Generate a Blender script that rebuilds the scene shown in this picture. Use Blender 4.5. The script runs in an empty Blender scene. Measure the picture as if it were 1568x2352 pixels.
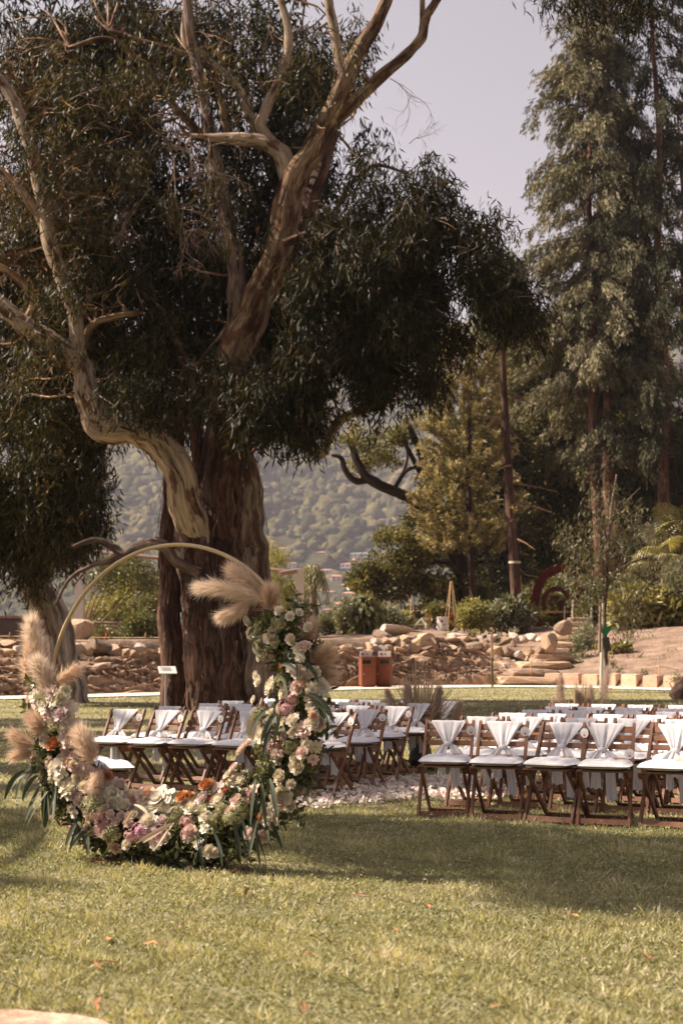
import bpy, math, random
import numpy as np
from mathutils import Vector, Matrix

# ------------------------------------------------------------------ camera, sky, sun, exposure
SC = bpy.context.scene
COL = SC.collection
F = 50.0 / 36.0 * 2352.0            # focal length in pixels of the 1568 x 2352 view of the photograph
HZ = 1523.0                         # horizon row in that view
PITCH = math.atan((HZ - 1176.0) / F)
CAMZ = 1.3
cam = bpy.data.cameras.new("camera"); camo = bpy.data.objects.new("camera", cam); COL.objects.link(camo)
cam.sensor_fit = 'VERTICAL'; cam.sensor_height = 36.0; cam.sensor_width = 24.0; cam.lens = 50.0
cam.clip_start = 0.1; cam.clip_end = 20000.0
camo.location = (0, 0, CAMZ); camo.rotation_euler = (math.pi / 2 + PITCH, 0, 0)
cam.dof.use_dof = True; cam.dof.focus_distance = 12.3; cam.dof.aperture_fstop = 3.2
SC.camera = camo
SC.render.resolution_x = 682; SC.render.resolution_y = 1024

SUN_EL, SUN_B = math.radians(45.0), math.radians(8.0)     # from the left, a little beyond the scene
SUNV = Vector((-math.cos(SUN_EL) * math.cos(SUN_B), math.cos(SUN_EL) * math.sin(SUN_B), math.sin(SUN_EL)))
W = bpy.data.worlds.new("World"); SC.world = W; W.use_nodes = True
nt = W.node_tree; nt.nodes.clear()
wo = nt.nodes.new('ShaderNodeOutputWorld'); bg = nt.nodes.new('ShaderNodeBackground')
sky = nt.nodes.new('ShaderNodeTexSky'); sky.sky_type = 'NISHITA'; sky.sun_disc = False
sky.sun_elevation = SUN_EL; sky.sun_rotation = math.atan2(SUNV.x, SUNV.y)
sky.air_density = 1.0; sky.dust_density = 2.5; sky.ozone_density = 1.0
hs = nt.nodes.new('ShaderNodeHueSaturation'); hs.inputs['Saturation'].default_value = 0.36
tint = nt.nodes.new('ShaderNodeMix'); tint.data_type = 'RGBA'; tint.blend_type = 'MULTIPLY'
tint.inputs[0].default_value = 1.0; tint.inputs[7].default_value = (1.02, 0.925, 0.92, 1)
nt.links.new(sky.outputs[0], hs.inputs['Color']); nt.links.new(hs.outputs[0], tint.inputs[6])
nt.links.new(tint.outputs[2], bg.inputs[0]); nt.links.new(bg.outputs[0], wo.inputs[0])
bg.inputs[1].default_value = 0.05
sl = bpy.data.lights.new("sun", 'SUN'); sl.energy = 5.0; sl.angle = math.radians(0.55); sl.color = (1.0, 0.87, 0.72)
slo = bpy.data.objects.new("sun", sl); COL.objects.link(slo); slo.location = (-30, 20, 60)
slo.rotation_euler = (-SUNV).to_track_quat('-Z', 'Y').to_euler()
SC.view_settings.view_transform = 'Standard'; SC.view_settings.look = 'None'
SC.view_settings.exposure = 1.45; SC.view_settings.gamma = 1.0
SC.render.engine = 'CYCLES'
cy = SC.cycles
cy.use_denoising = True
try: cy.denoiser = 'OPENIMAGEDENOISE'
except Exception: pass
cy.max_bounces = 5; cy.diffuse_bounces = 3; cy.glossy_bounces = 2; cy.transmission_bounces = 3
cy.transparent_max_bounces = 4; cy.volume_bounces = 0; cy.caustics_reflective = False; cy.caustics_refractive = False
cy.sample_clamp_indirect = 6.0

# ------------------------------------------------------------------ helpers
rng = np.random.default_rng(7); random.seed(7)
CP, SP = math.cos(PITCH), math.sin(PITCH)
def ray(px, py):
    a, b = px - 784.0, 1176.0 - py
    return Vector((a, F * CP - b * SP, F * SP + b * CP))
def at(px, py, Y):
    d = ray(px, py); k = Y / d.y
    return Vector((d.x * k, Y, CAMZ + d.z * k))
def ppm(Y): return F / Y            # photo pixels per metre near the horizon

# ground shape: the lawn rises gently to a gravel path, behind it a rock bank and a garden terrace
_px = np.array([-60, -30, -14, -7.96, -3.6, .64, 5.3, 8.0, 10.2, 16, 30, 60.])
_py = np.array([18, 28, 35, 38, 41.5, 45, 47, 46.0, 43.8, 38, 30, 20.])
_gx = np.linspace(-60, 60, 961); _gy = np.interp(_gx, _px, _py)
_k = np.ones(25) / 25; _gy = np.convolve(np.pad(_gy, 12, 'edge'), _k, 'valid')
def ypath(x): return np.interp(x, _gx, _gy)
def sstep(a, b, v):
    t = np.clip((np.asarray(v, float) - a) / (b - a), 0, 1); return t * t * (3 - 2 * t)
def zlawn(x, y):
    return np.interp(y, [-100, 15, 20, 26, 32, 40, 48, 60], [0, 0, .03, .13, .25, .37, .52, .6])
def zt(x, y):
    x = np.asarray(x, float); y = np.asarray(y, float)
    s = y - ypath(x); z0 = zlawn(x, np.minimum(y, ypath(x) + 2))
    wl = 1 - sstep(5.4, 8.0, x + .15 * (s - 2))
    slope = .02 + .062 * sstep(-2.5, 2.5, x)
    zl = 1.02 * sstep(2.4, 5.2, s) + .60 * sstep(5.35, 6.0, s) + slope * np.clip(s - 5.7, 0, 16)
    zr = .22 * sstep(2.2, 2.35, s) + .15 * np.clip(s - 2.3, 0, 14) + .03 * np.clip(s - 16, 0, 40)
    z = z0 + np.where(s > 0, wl * zl + (1 - wl) * zr, 0)
    z = z - .95 * sstep(12.3, 14.6, s) * (1 - sstep(5.0, 8.0, x)) * sstep(-3, 1, x)
    drop = sstep(0, 45, s - np.where(x < 4, 16, 52))
    return z * (1 - drop) - 7.0 * drop
def zg(x, y): return float(zt(x, y))
def gp(px, py, y0=3.0, y1=110.0):
    d = ray(px, py); Y = np.arange(y0, y1, .04)
    X = d.x * Y / d.y; Z = CAMZ + d.z * Y / d.y
    i = int(np.argmax(Z <= zt(X, Y)))
    return Vector((X[i], Y[i], zg(X[i], Y[i])))

def snoise(P, seed, octv=4, f=1.0):
    """cheap smooth noise, sums of sines over 3-D points, about -1..1"""
    r = np.random.default_rng(seed); P = np.asarray(P, float); o = np.zeros(P.shape[:-1]); a = 1.0; tot = 0
    for k in range(octv):
        for q in range(3):
            w = r.normal(size=3); w /= np.linalg.norm(w)
            o += a * np.sin(P @ w * f * (1 + .35 * q) * 2.2 + r.uniform(0, 6.28)); tot += a * .6
        f *= 2.03; a *= .55
    return o / tot

def np_mesh(name, V, groups, attrs=None, smooth=False):
    me = bpy.data.meshes.new(name); V = np.asarray(V, np.float32).reshape(-1, 3)
    me.vertices.add(len(V)); me.vertices.foreach_set('co', V.ravel())
    loops, starts, n = [], [], 0
    for g in groups:
        g = np.asarray(g, np.int32)
        if g.size == 0: continue
        k = g.shape[1]; loops.append(g.ravel()); starts.append(n + np.arange(len(g), dtype=np.int32) * k); n += g.size
    me.loops.add(n); me.loops.foreach_set('vertex_index', np.concatenate(loops))
    st = np.concatenate(starts); me.polygons.add(len(st)); me.polygons.foreach_set('loop_start', st)
    if attrs:
        for an, av in attrs.items():
            av = np.asarray(av, np.float32)
            if av.ndim == 1: me.attributes.new(an, 'FLOAT', 'POINT').data.foreach_set('value', av)
            else: me.attributes.new(an, 'FLOAT_VECTOR', 'POINT').data.foreach_set('vector', av.ravel())
    me.update(calc_edges=True)
    if smooth: me.polygons.foreach_set('use_smooth', np.ones(len(st), bool))
    return me

class MB:
    """collects simple solids into one mesh"""
    def __init__(s): s.V = []; s.Fc = []; s.n = 0; s.A = []; s.B = []
    def add(s, V, Fs, rnd=None, bark=None):
        V = np.asarray(V, float).reshape(-1, 3)
        s.V.append(V); s.Fc += [tuple(int(i) + s.n for i in f) for f in Fs]; s.n += len(V)
        s.A.append(np.full(len(V), random.random()) if rnd is None else np.broadcast_to(np.asarray(rnd, float), (len(V),)))
        s.B.append(V if bark is None else bark)
        return s
    def box(s, c, size, M=None, taper=1.0):
        x, y, z = size[0] / 2, size[1] / 2, size[2] / 2
        V = [(-x, -y, -z), (x, -y, -z), (x, y, -z), (-x, y, -z)] + [(a * taper, b * taper, z) for a, b in ((-x, -y), (x, -y), (x, y), (-x, y))]
        V = [Vector(v) for v in V]
        if M is not None: V = [M @ v for v in V]
        V = [v + Vector(c) for v in V]
        return s.add([tuple(v) for v in V], [(0, 3, 2, 1), (4, 5, 6, 7), (0, 1, 5, 4), (1, 2, 6, 5), (2, 3, 7, 6), (3, 0, 4, 7)])
    def bar(s, a, b, w, h, up=(0, 0, 1)):
        a, b = Vector(a), Vector(b); d = b - a; L = d.length; d.normalize()
        r = d.cross(Vector(up)); r = r.normalized() if r.length > 1e-6 else Vector((1, 0, 0)); u = r.cross(d)
        M = Matrix((r, d, u)).transposed()
        return s.box((a + b) / 2, (w, L, h), M)
    def tube(s, pts, rad, seg=8, lump=0.0, lf=3.0, seed=1, cap=True, flute=0.0):
        P = np.array([tuple(p) for p in pts], float); R = np.broadcast_to(np.asarray(rad, float), (len(P),)).copy()
        T = np.gradient(P, axis=0); T /= np.linalg.norm(T, axis=1)[:, None] + 1e-9
        ref = np.array([1., .13, .07]) if abs(T[0][0]) < .8 else np.array([.05, 1., .1])
        n = np.cross(T[0], ref); n /= np.linalg.norm(n); V = []; B = []; s0 = 0
        ang = np.linspace(0, 2 * np.pi, seg, endpoint=False)
        for i in range(len(P)):
            n = n - T[i] * (n @ T[i]); n /= np.linalg.norm(n) + 1e-9; b = np.cross(T[i], n)
            if i: s0 += np.linalg.norm(P[i] - P[i - 1])
            circ = np.cos(ang)[:, None] * n + np.sin(ang)[:, None] * b
            rr = np.full(seg, R[i])
            if lump: rr = rr * (1 + lump * snoise(np.c_[np.cos(ang) * 1.2, np.sin(ang) * 1.2, np.full(seg, s0 / (R[i] * 2 + .1))], seed, 3, lf * .5))
            if flute: rr = rr * (1 + flute * snoise(np.c_[np.cos(ang) * 2.6, np.sin(ang) * 2.6, np.full(seg, s0 * .12)], seed + 5, 3, 1.2) + (.05 * np.abs(snoise(np.c_[np.cos(ang) * 9, np.sin(ang) * 9, np.full(seg, s0 * .35)], seed + 6, 2, 2.0)) if seg > 40 else 0))
            V.append(P[i] + circ * rr[:, None]); B.append(np.c_[np.cos(ang) * R[i], np.sin(ang) * R[i], np.full(seg, s0)])
        m = len(P); Fs = []
        for i in range(m - 1):
            for j in range(seg):
                k = (j + 1) % seg; Fs.append((i * seg + j, i * seg + k, (i + 1) * seg + k, (i + 1) * seg + j))
        if cap: Fs.append(tuple(range(seg - 1, -1, -1))); Fs.append(tuple((m - 1) * seg + j for j in range(seg)))
        return s.add(np.concatenate(V), Fs, bark=np.concatenate(B) + seed * 3.7)
    def mesh(s, name, smooth=False):
        me = bpy.data.meshes.new(name); V = np.concatenate(s.V)
        me.from_pydata(V.tolist(), [], s.Fc)
        me.attributes.new('rnd', 'FLOAT', 'POINT').data.foreach_set('value', np.concatenate(s.A).astype(np.float32))
        me.attributes.new('bark', 'FLOAT_VECTOR', 'POINT').data.foreach_set('vector', np.concatenate(s.B).astype(np.float32).ravel())
        if smooth: me.polygons.foreach_set('use_smooth', np.ones(len(me.polygons), bool))
        return me

def obj(name, me, mat=None, parent=None, loc=None, rz=None):
    o = bpy.data.objects.new(name, me); COL.objects.link(o)
    if mat is not None and me is not None and not me.materials: me.materials.append(mat)
    if parent is not None: o.parent = parent
    if loc is not None: o.location = loc
    if rz is not None: o.rotation_euler = (0, 0, rz)
    return o
def tag(o, label=None, cat=None, group=None, kind=None):
    if label: o['label'] = label
    if cat: o['category'] = cat
    if group: o['group'] = group
    if kind: o['kind'] = kind
    return o
def thing(name, label, cat, loc=(0, 0, 0), rz=0.0, group=None):
    o = bpy.data.objects.new(name, None); COL.objects.link(o); o.location = loc; o.rotation_euler = (0, 0, rz)
    o.empty_display_size = .1
    return tag(o, label, cat, group)
def dup(o, parent=None, loc=None, rz=None):
    c = o.copy(); COL.objects.link(c); c.parent = parent
    if loc is not None: c.location = loc
    if rz is not None: c.rotation_euler = (0, 0, rz)
    for ch in list(o.children): dup(ch, c)
    return c
ORD = ['first', 'second', 'third', 'fourth', 'fifth', 'sixth', 'seventh', 'eighth', 'ninth', 'tenth', 'eleventh', 'twelfth']

# ------------------------------------------------------------------ materials
def new_mat(name):
    m = bpy.data.materials.new(name); m.use_nodes = True; t = m.node_tree; t.nodes.clear()
    out = t.nodes.new('ShaderNodeOutputMaterial'); b = t.nodes.new('ShaderNodeBsdfPrincipled')
    t.links.new(b.outputs[0], out.inputs[0]); return m, t, b, out
def ramp(t, src, stops):
    r = t.nodes.new('ShaderNodeValToRGB'); e = r.color_ramp.elements
    while len(e) < len(stops): e.new(.5)
    for i, (p, c) in enumerate(stops): e[i].position = p; e[i].color = (*c, 1)
    t.links.new(src, r.inputs[0]); return r.outputs[0]
def noise(t, vec, scale, detail=4, rough=.55, out=0):
    n = t.nodes.new('ShaderNodeTexNoise'); n.inputs['Scale'].default_value = scale
    n.inputs['Detail'].default_value = detail; n.inputs['Roughness'].default_value = rough
    t.links.new(vec, n.inputs['Vector']); return n.outputs[out]
def mapping(t, vec, scale):
    m = t.nodes.new('ShaderNodeMapping'); m.inputs['Scale'].default_value = scale; t.links.new(vec, m.inputs[0]); return m.outputs[0]
def mixc(t, a, b, fac, mode='MIX'):
    m = t.nodes.new('ShaderNodeMix'); m.data_type = 'RGBA'; m.blend_type = mode
    for s, v in ((6, a), (7, b), (0, fac)):
        if isinstance(v, (int, float)): m.inputs[s].default_value = v
        elif isinstance(v, tuple): m.inputs[s].default_value = (*v, 1)
        else: t.links.new(v, m.inputs[s])
    return m.outputs[2]
def bump(t, b, h, strength, dist=.02):
    n = t.nodes.new('ShaderNodeBump'); n.inputs['Strength'].default_value = strength; n.inputs['Distance'].default_value = dist
    t.links.new(h, n.inputs['Height']); t.links.new(n.outputs[0], b.inputs['Normal'])
def M(name, c1, c2=None, scale=6.0, rough=.75, bmp=0.0, bscale=None, stretch=(1, 1, 1), coord='Object', var=0.0, spec=.3, metal=0.0, c3=None):
    m, t, b, out = new_mat(name); b.inputs['Roughness'].default_value = rough
    b.inputs['Specular IOR Level'].default_value = spec; b.inputs['Metallic'].default_value = metal
    tc = t.nodes.new('ShaderNodeTexCoord'); v = mapping(t, tc.outputs[coord], stretch)
    if c2 is None: c2 = tuple(x * .8 for x in c1)
    st = [(.32, c1), (.68, c2)] if c3 is None else [(.28, c1), (.5, c2), (.72, c3)]
    c = ramp(t, noise(t, v, scale, 5, .6), st)
    if var:
        oi = t.nodes.new('ShaderNodeObjectInfo')
        c = mixc(t, c, ramp(t, oi.outputs['Random'], [(0, (1 - var, 1 - var, 1 - var)), (.5, (1, 1, 1)), (1, (1 + var * .6, 1 + var * .5, 1 + var * .3))]), 1.0, 'MULTIPLY')
    t.links.new(c, b.inputs['Base Color'])
    if bmp: bump(t, b, noise(t, v, bscale or scale * 3, 5, .65), bmp)
    return m
def leaf_mat(name, stops, transl=.25, rough=.5, spec=.3, tcol=None):
    m, t, b, out = new_mat(name); a = t.nodes.new('ShaderNodeAttribute'); a.attribute_name = 'rnd'
    c = ramp(t, a.outputs['Fac'], stops); t.links.new(c, b.inputs['Base Color'])
    b.inputs['Roughness'].default_value = rough; b.inputs['Specular IOR Level'].default_value = spec
    if transl:
        tr = t.nodes.new('ShaderNodeBsdfTranslucent'); ms = t.nodes.new('ShaderNodeMixShader'); ms.inputs[0].default_value = transl
        cc = mixc(t, c, tcol or (1.35, 1.3, .55), 1.0, 'MULTIPLY'); t.links.new(cc, tr.inputs[0])
        t.links.new(b.outputs[0], ms.inputs[1]); t.links.new(tr.outputs[0], ms.inputs[2]); t.links.new(ms.outputs[0], out.inputs[0])
    return m
def bark_mat(name, pale, mid, dark, streak=7.0, patch=2.0, bmp=.5, bias=0.0, rough=.85, grain=.8):
    m, t, b, out = new_mat(name); b.inputs['Roughness'].default_value = rough; b.inputs['Specular IOR Level'].default_value = .15
    a = t.nodes.new('ShaderNodeAttribute'); a.attribute_name = 'bark'
    v1 = mapping(t, a.outputs['Vector'], (streak, streak, streak * .035))
    v2 = mapping(t, a.outputs['Vector'], (patch, patch, patch * .34))
    n1 = noise(t, v1, 1.0, 6, .65); n2 = noise(t, v2, 1.0, 4, .55)
    v3 = mapping(t, a.outputs['Vector'], (streak * 3.2, streak * 3.2, streak * .13)); n3 = noise(t, v3, 1.0, 5, .7)
    wv = t.nodes.new('ShaderNodeMix'); wv.data_type = 'FLOAT'; wv.inputs[0].default_value = .28; t.links.new(n2, wv.inputs[2]); t.links.new(n3, wv.inputs[3])
    c1 = ramp(t, wv.outputs[0], [(.40 + bias, pale), (.475 + bias, tuple(x * .88 for x in pale)), (.50 + bias, mid), (.60 + bias, dark)])
    c2 = ramp(t, n1, [(.42, (.10, .09, .085)), (.5, (.62, .60, .58)), (.60, (1.25, 1.2, 1.15))])
    c3 = ramp(t, n3, [(.40, (.28, .26, .25)), (.52, (.9, .9, .9)), (.62, (1.25, 1.2, 1.15))])
    v4 = mapping(t, a.outputs['Vector'], (streak * 1.5, streak * 1.5, streak * .32)); n4 = noise(t, v4, 1.0, 6, .7)
    c4 = ramp(t, n4, [(.43, (.42, .40, .39)), (.50, (.95, .95, .95)), (.62, (1.2, 1.18, 1.15))])
    c = mixc(t, mixc(t, mixc(t, c1, c2, grain * .7, 'MULTIPLY'), c3, grain, 'MULTIPLY'), c4, grain, 'MULTIPLY'); t.links.new(c, b.inputs['Base Color'])
    mh = t.nodes.new('ShaderNodeMath'); mh.operation = 'ADD'; t.links.new(n4, mh.inputs[0]); t.links.new(n3, mh.inputs[1])
    bump(t, b, mh.outputs[0], bmp, .06); return m

# ------------------------------------------------------------------ foliage generators
def unit(A): return A / (np.linalg.norm(A, axis=-1, keepdims=True) + 1e-9)
def leaf_mesh(name, P, D, L, Wd, curl=.15, rnd=None, g=None):
    g = g or rng; N = len(P); D = unit(D); S = unit(np.cross(D, unit(g.normal(size=(N, 3))))); Nn = np.cross(S, D)
    L = np.broadcast_to(L, (N,))[:, None]; Wd = np.broadcast_to(Wd, (N,))[:, None]
    c = (g.uniform(-1, 1, N) * curl)[:, None]
    m1 = P + D * L * .34 + Nn * L * c * .5; m2 = P + D * L * .7 + Nn * L * c * .45; tip = P + D * L - Nn * L * c * .35
    V = np.stack([P, m1 - S * Wd * .5, m1 + S * Wd * .5, m2 - S * Wd * .38, m2 + S * Wd * .38, tip], 1).reshape(-1, 3)
    b = (np.arange(N) * 6)[:, None]
    tri = np.concatenate([b + np.array([[0, 1, 2]]), b + np.array([[3, 5, 4]])]); quad = b + np.array([[1, 3, 4, 2]])
    r = g.random(N) if rnd is None else rnd
    return np_mesh(name, V, [tri, quad], {'rnd': np.repeat(r, 6)})
def dia_mesh(name, P, D, L, Wd, rnd=None, g=None):
    """one four-cornered leaflet per point"""
    g = g or rng; N = len(P); D = unit(D); S = unit(np.cross(D, unit(g.normal(size=(N, 3)))))
    L = np.broadcast_to(L, (N,))[:, None]; Wd = np.broadcast_to(Wd, (N,))[:, None]
    m = P + D * L * .45
    V = np.stack([P, m - S * Wd * .5, P + D * L, m + S * Wd * .5], 1).reshape(-1, 3)
    q = (np.arange(N) * 4)[:, None] + np.array([[0, 1, 2, 3]])
    r = g.random(N) if rnd is None else rnd
    return np_mesh(name, V, [q], {'rnd': np.repeat(r, 4)})
def ell_points(clumps, n, g=None, shell=.55):
    """clumps: (centre xyz, radii xyz, weight)"""
    g = g or rng; C = np.array([tuple(c[0]) for c in clumps]); R = np.array([tuple(c[1]) for c in clumps]); w = np.array([c[2] for c in clumps], float)
    p = w * (R.prod(1) ** .67); p /= p.sum(); k = g.choice(len(C), n, p=p)
    d = unit(g.normal(size=(n, 3))); rad = g.random(n) ** (1 / 3 * (1 - shell * .6))
    return C[k] + d * R[k] * rad[:, None]
def shatter(specs, n, g, s=(.3, .5), spread=.8):
    """break smooth clumps (px, py, rx, ry, Y, dr, w) into many uneven smaller ones"""
    o = []
    for px, py, rx, ry, Y, dr, w in specs:
        for k in range(n):
            d = unit(g.normal(size=3)) * g.random() ** .45 * spread; q = g.uniform(*s)
            o.append((px + d[0] * rx, py + d[2] * ry, rx * q * g.uniform(.8, 1.3), ry * q * g.uniform(.7, 1.25), Y + d[1] * dr, dr * q * 1.1, w * g.uniform(.4, 1.6)))
    return o
def pxclump(px, py, rx, ry, Y, dr, w=1.0):
    k = Y / F; return (at(px, py, Y), (rx * k, dr, ry * k), w)
def droop(name, clumps, nclus, per, L=(.13, .23), Wd=(.018, .03), hang=.5, g=None, spread=.16, full=True):
    g = g or rng; C = ell_points(clumps, nclus, g); K = len(C)
    T = g.normal(size=(K, 3)) * np.array([.35, .35, .2]); T[:, 2] -= 1; T = unit(T) * (g.uniform(.6, 1.3, K) * hang)[:, None]
    u = g.random((K, per)); P = C[:, None, :] + T[:, None, :] * (u[..., None] - .4) + g.normal(size=(K, per, 3)) * spread * (.5 + u[..., None] * .5)
    D = unit(T)[:, None, :] + g.normal(size=(K, per, 3)) * .42
    N = K * per; rr = np.clip(np.repeat(g.random(K), per) * .5 + g.random(N) * .5, 0, 1)
    if not full: return dia_mesh(name, P.reshape(-1, 3), D.reshape(-1, 3), g.uniform(*L, N), g.uniform(*Wd, N), rr, g)
    return leaf_mesh(name, P.reshape(-1, 3), D.reshape(-1, 3), g.uniform(*L, N), g.uniform(*Wd, N), .35, rr, g)
def tufts(name, clumps, nclus, per, size=.25, L=(.08, .14), Wd=(.04, .07), up=.3, g=None, full=True, shell=.6):
    g = g or rng; C = ell_points(clumps, nclus, g, shell); K = len(C)
    off = g.normal(size=(K, per, 3)); P = C[:, None, :] + unit(off) * (size * g.random((K, per, 1)) ** .5)
    D = unit(off) + g.normal(size=(K, per, 3)) * .6; D[..., 2] += up
    N = K * per; rr = np.clip(np.repeat(g.random(K), per) * .6 + g.random(N) * .4, 0, 1)
    f = leaf_mesh if full else dia_mesh
    kw = {'curl': .15} if full else {}
    return f(name, P.reshape(-1, 3), D.reshape(-1, 3), g.uniform(*L, N), g.uniform(*Wd, N), rnd=rr, g=g, **kw)
def smooth_path(pts, per=4):
    """Catmull-Rom through points carrying extra columns"""
    P = np.array(pts, float); Q = np.vstack([2 * P[0] - P[1], P, 2 * P[-1] - P[-2]]); o = []
    for i in range(1, len(Q) - 2):
        for k in range(per):
            t = k / per; a, b, c, d = Q[i - 1], Q[i], Q[i + 1], Q[i + 2]
            o.append(.5 * (2 * b + (c - a) * t + (2 * a - 5 * b + 4 * c - d) * t * t + (3 * b - a - 3 * c + d) * t ** 3))
    o.append(P[-1]); return np.array(o)
LIMB_PTS = []
def limb_mesh(name, pts, Y, seg=12, lump=.12, per=5, seed=1, flute=0.0):
    """pts: (px, py, half width px[, extra depth]) -> a tapered limb"""
    rows = []
    for p in pts:
        y = Y + (p[3] if len(p) > 3 else 0.0); v = at(p[0], p[1], y); rows.append((v.x, v.y, v.z, max(p[2], .6) * y / F))
    Q = smooth_path(rows, per); r = np.maximum(Q[:, 3], .004)
    LIMB_PTS.append(Q)
    j = snoise(Q[:, :3], seed + 40, 3, 1.3)[:, None] * r[:, None] * .25 * np.array([1, 1, .4]); j[0] = 0
    return MB().tube(Q[:, :3] + j, r, seg, lump, 3.0, seed, True, flute).mesh(name, True)
# ------------------------------------------------------------------ the setting
def grid_mesh(name, X, Y, Z, smooth=True):
    m, n = X.shape; V = np.stack([X, Y, Z], -1).reshape(-1, 3)
    i = (np.arange(m - 1)[:, None] * n + np.arange(n - 1)[None, :]).reshape(-1, 1)
    return np_mesh(name, V, [i + np.array([[0, n, n + 1, 1]])], {'rnd': np.full(m * n, .5)}, smooth)

def ground_mat(name, a, b_, c_, s1, s2, bmp, bs):
    m, t, b, out = new_mat(name); b.inputs['Roughness'].default_value = .95; b.inputs['Specular IOR Level'].default_value = .1
    g = t.nodes.new('ShaderNodeNewGeometry'); v = g.outputs['Position']
    c = mixc(t, ramp(t, noise(t, v, s1, 5, .6), [(.3, a), (.5, b_), (.7, c_)]), ramp(t, noise(t, v, s2, 4, .6), [(.35, (.6, .6, .6)), (.65, (1.25, 1.22, 1.15))]), .8, 'MULTIPLY')
    t.links.new(c, b.inputs['Base Color'])
    if bmp: bump(t, b, noise(t, v, bs, 4, .7), bmp, .04)
    return m
m_lawn = ground_mat('lawn', (.15, .138, .072), (.25, .225, .122), (.36, .31, .185), .7, 14, .8, 45)
m_soil = ground_mat('mulch', (.15, .098, .072), (.245, .168, .127), (.35, .255, .198), 1.3, 11, 1.0, 14)
m_path = ground_mat('path', (.62, .52, .43), (.70, .60, .50), (.76, .67, .57), 2, 20, .3, 40)
m_rockb = ground_mat('bedrock', (.19, .115, .072), (.31, .20, .138), (.43, .30, .22), .8, 4.5, 1.0, 5)
m_dirt = ground_mat('dirt', (.38, .23, .17), (.50, .33, .25), (.60, .43, .34), 3, 9, .5, 30)

gx = np.linspace(-60, 60, 161)
s_l = np.concatenate([np.linspace(-75, -12, 90), np.linspace(-11.5, .25, 30)])
X, S = np.meshgrid(gx, s_l, indexing='ij'); Yg = ypath(X) + S
tag(obj('lawn', grid_mesh('lawn', X[:, ::-1], Yg[:, ::-1], zlawn(X, Yg)[:, ::-1]), m_lawn), kind='structure')
gx2 = np.linspace(-60, 60, 241); X, S = np.meshgrid(gx2, np.linspace(.05, 2.45, 6), indexing='ij'); Yg = ypath(X) + S
tag(obj('gravel_path', grid_mesh('gravel_path', X[:, ::-1], Yg[:, ::-1], (zlawn(X, Yg) + .03)[:, ::-1]), m_path), kind='structure')
sg = np.concatenate([np.linspace(2.2, 7, 20), np.linspace(7.4, 30, 50), np.linspace(32, 110, 30)])
X, S = np.meshgrid(gx2, sg, indexing='ij'); Yg = ypath(X) + S
Zg = zt(X, Yg) + .03 * snoise(np.stack([X, Yg, X * 0], -1), 3, 3, 1.1)
tag(obj('garden_bed', grid_mesh('garden_bed', X[:, ::-1], Yg[:, ::-1], Zg[:, ::-1]), m_soil), kind='structure')
# bedrock outcrop between the path and the terrace
bx = np.linspace(-16, 7.0, 380); bs_ = np.linspace(2.25, 5.25, 70)
X, S = np.meshgrid(bx, bs_, indexing='ij'); Yb = ypath(X) + S; Zb = zt(X, Yb)
Pn = np.stack([X * .8 + Zb * 1.1, S * 1.0, Zb * 3.0], -1)
n1 = snoise(Pn, 21, 4, .55); n2 = snoise(Pn * np.array([1.0, 1.6, 2.0]), 22, 4, 1.1)
n3 = snoise(np.stack([X * .5, S * 2.8 + X * .6, Zb * 0], -1), 23, 3, 1.3)
lay = (n3 * 1.5 + n1); lay = lay - np.floor(lay); lay = np.minimum(lay, (1 - lay) * 4)
dis = .30 * n1 + .13 * (1 - np.abs(n2) * 2.0) + .12 * (lay - .35) + .025 * snoise(Pn, 29, 3, 5.0)
edge = sstep(0, .1, (S - 2.25) / 3.0) * (1 - sstep(.84, 1, (S - 2.25) / 3.0)) * (1 - sstep(4.6, 6.8, X))
Zb2 = Zb + dis * edge - .03 + .07 * edge
Yb2 = Yb - .30 * (lay - .4) * edge
tag(obj('rock_bank', grid_mesh('rock_bank', X[:, ::-1], Yb2[:, ::-1], Zb2[:, ::-1], True), m_rockb), kind='structure')
# bare trodden corner of ground in front
a = np.linspace(0, 2 * np.pi, 40, endpoint=False); rr = 1 + .22 * snoise(np.c_[np.cos(a), np.sin(a), a * 0], 9, 4, 2.0)
cx, cyy = -1.30, 5.14
Vd = [(cx, cyy, .006)] + [(cx + .58 * q * math.cos(t), cyy + .40 * q * math.sin(t), .004) for t, q in zip(a, rr)]
me = bpy.data.meshes.new('dirt_path'); me.from_pydata(Vd, [], [(0, i + 1, (i + 1) % 40 + 1) for i in range(40)])
tag(obj('dirt_path', me, m_dirt), kind='structure')
def in_dirt(x, y): return ((x - cx) / .56) ** 2 + ((y - cyy) / .38) ** 2 < 1

# lake and the wooded mountain beyond it
m_water, t, b, out = new_mat('water'); b.inputs['Base Color'].default_value = (.05, .08, .09, 1); b.inputs['Roughness'].default_value = .12
me = bpy.data.meshes.new('lake'); me.from_pydata([(-2700, 60, -6.5), (2700, 60, -6.5), (2700, 1400, -6.5), (-2700, 1400, -6.5)], [], [(0, 1, 2, 3)])
tag(obj('lake', me, m_water), kind='structure')
def zhill(x, y):
    x = np.asarray(x, float); y = np.asarray(y, float)
    P = np.stack([x * .004, y * .004, x * 0], -1)
    base = np.interp(y, [0, 980, 1300, 2000, 2650, 3200, 4200], [-9, -8, 92, 375, 640, 700, 640])
    spur = snoise(P, 31, 4, 1.0) * 38 * sstep(1000, 1700, y) + snoise(P * 4, 32, 3, 1.0) * 8 * sstep(980, 1250, y)
    side = 1 - .10 * sstep(100, 900, x) + .05 * np.sin(x * .004)
    return base * side + spur
hx = np.linspace(-2600, 2600, 180); hy = np.linspace(900, 4200, 120)
X, Yh = np.meshgrid(hx, hy, indexing='ij')
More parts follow.
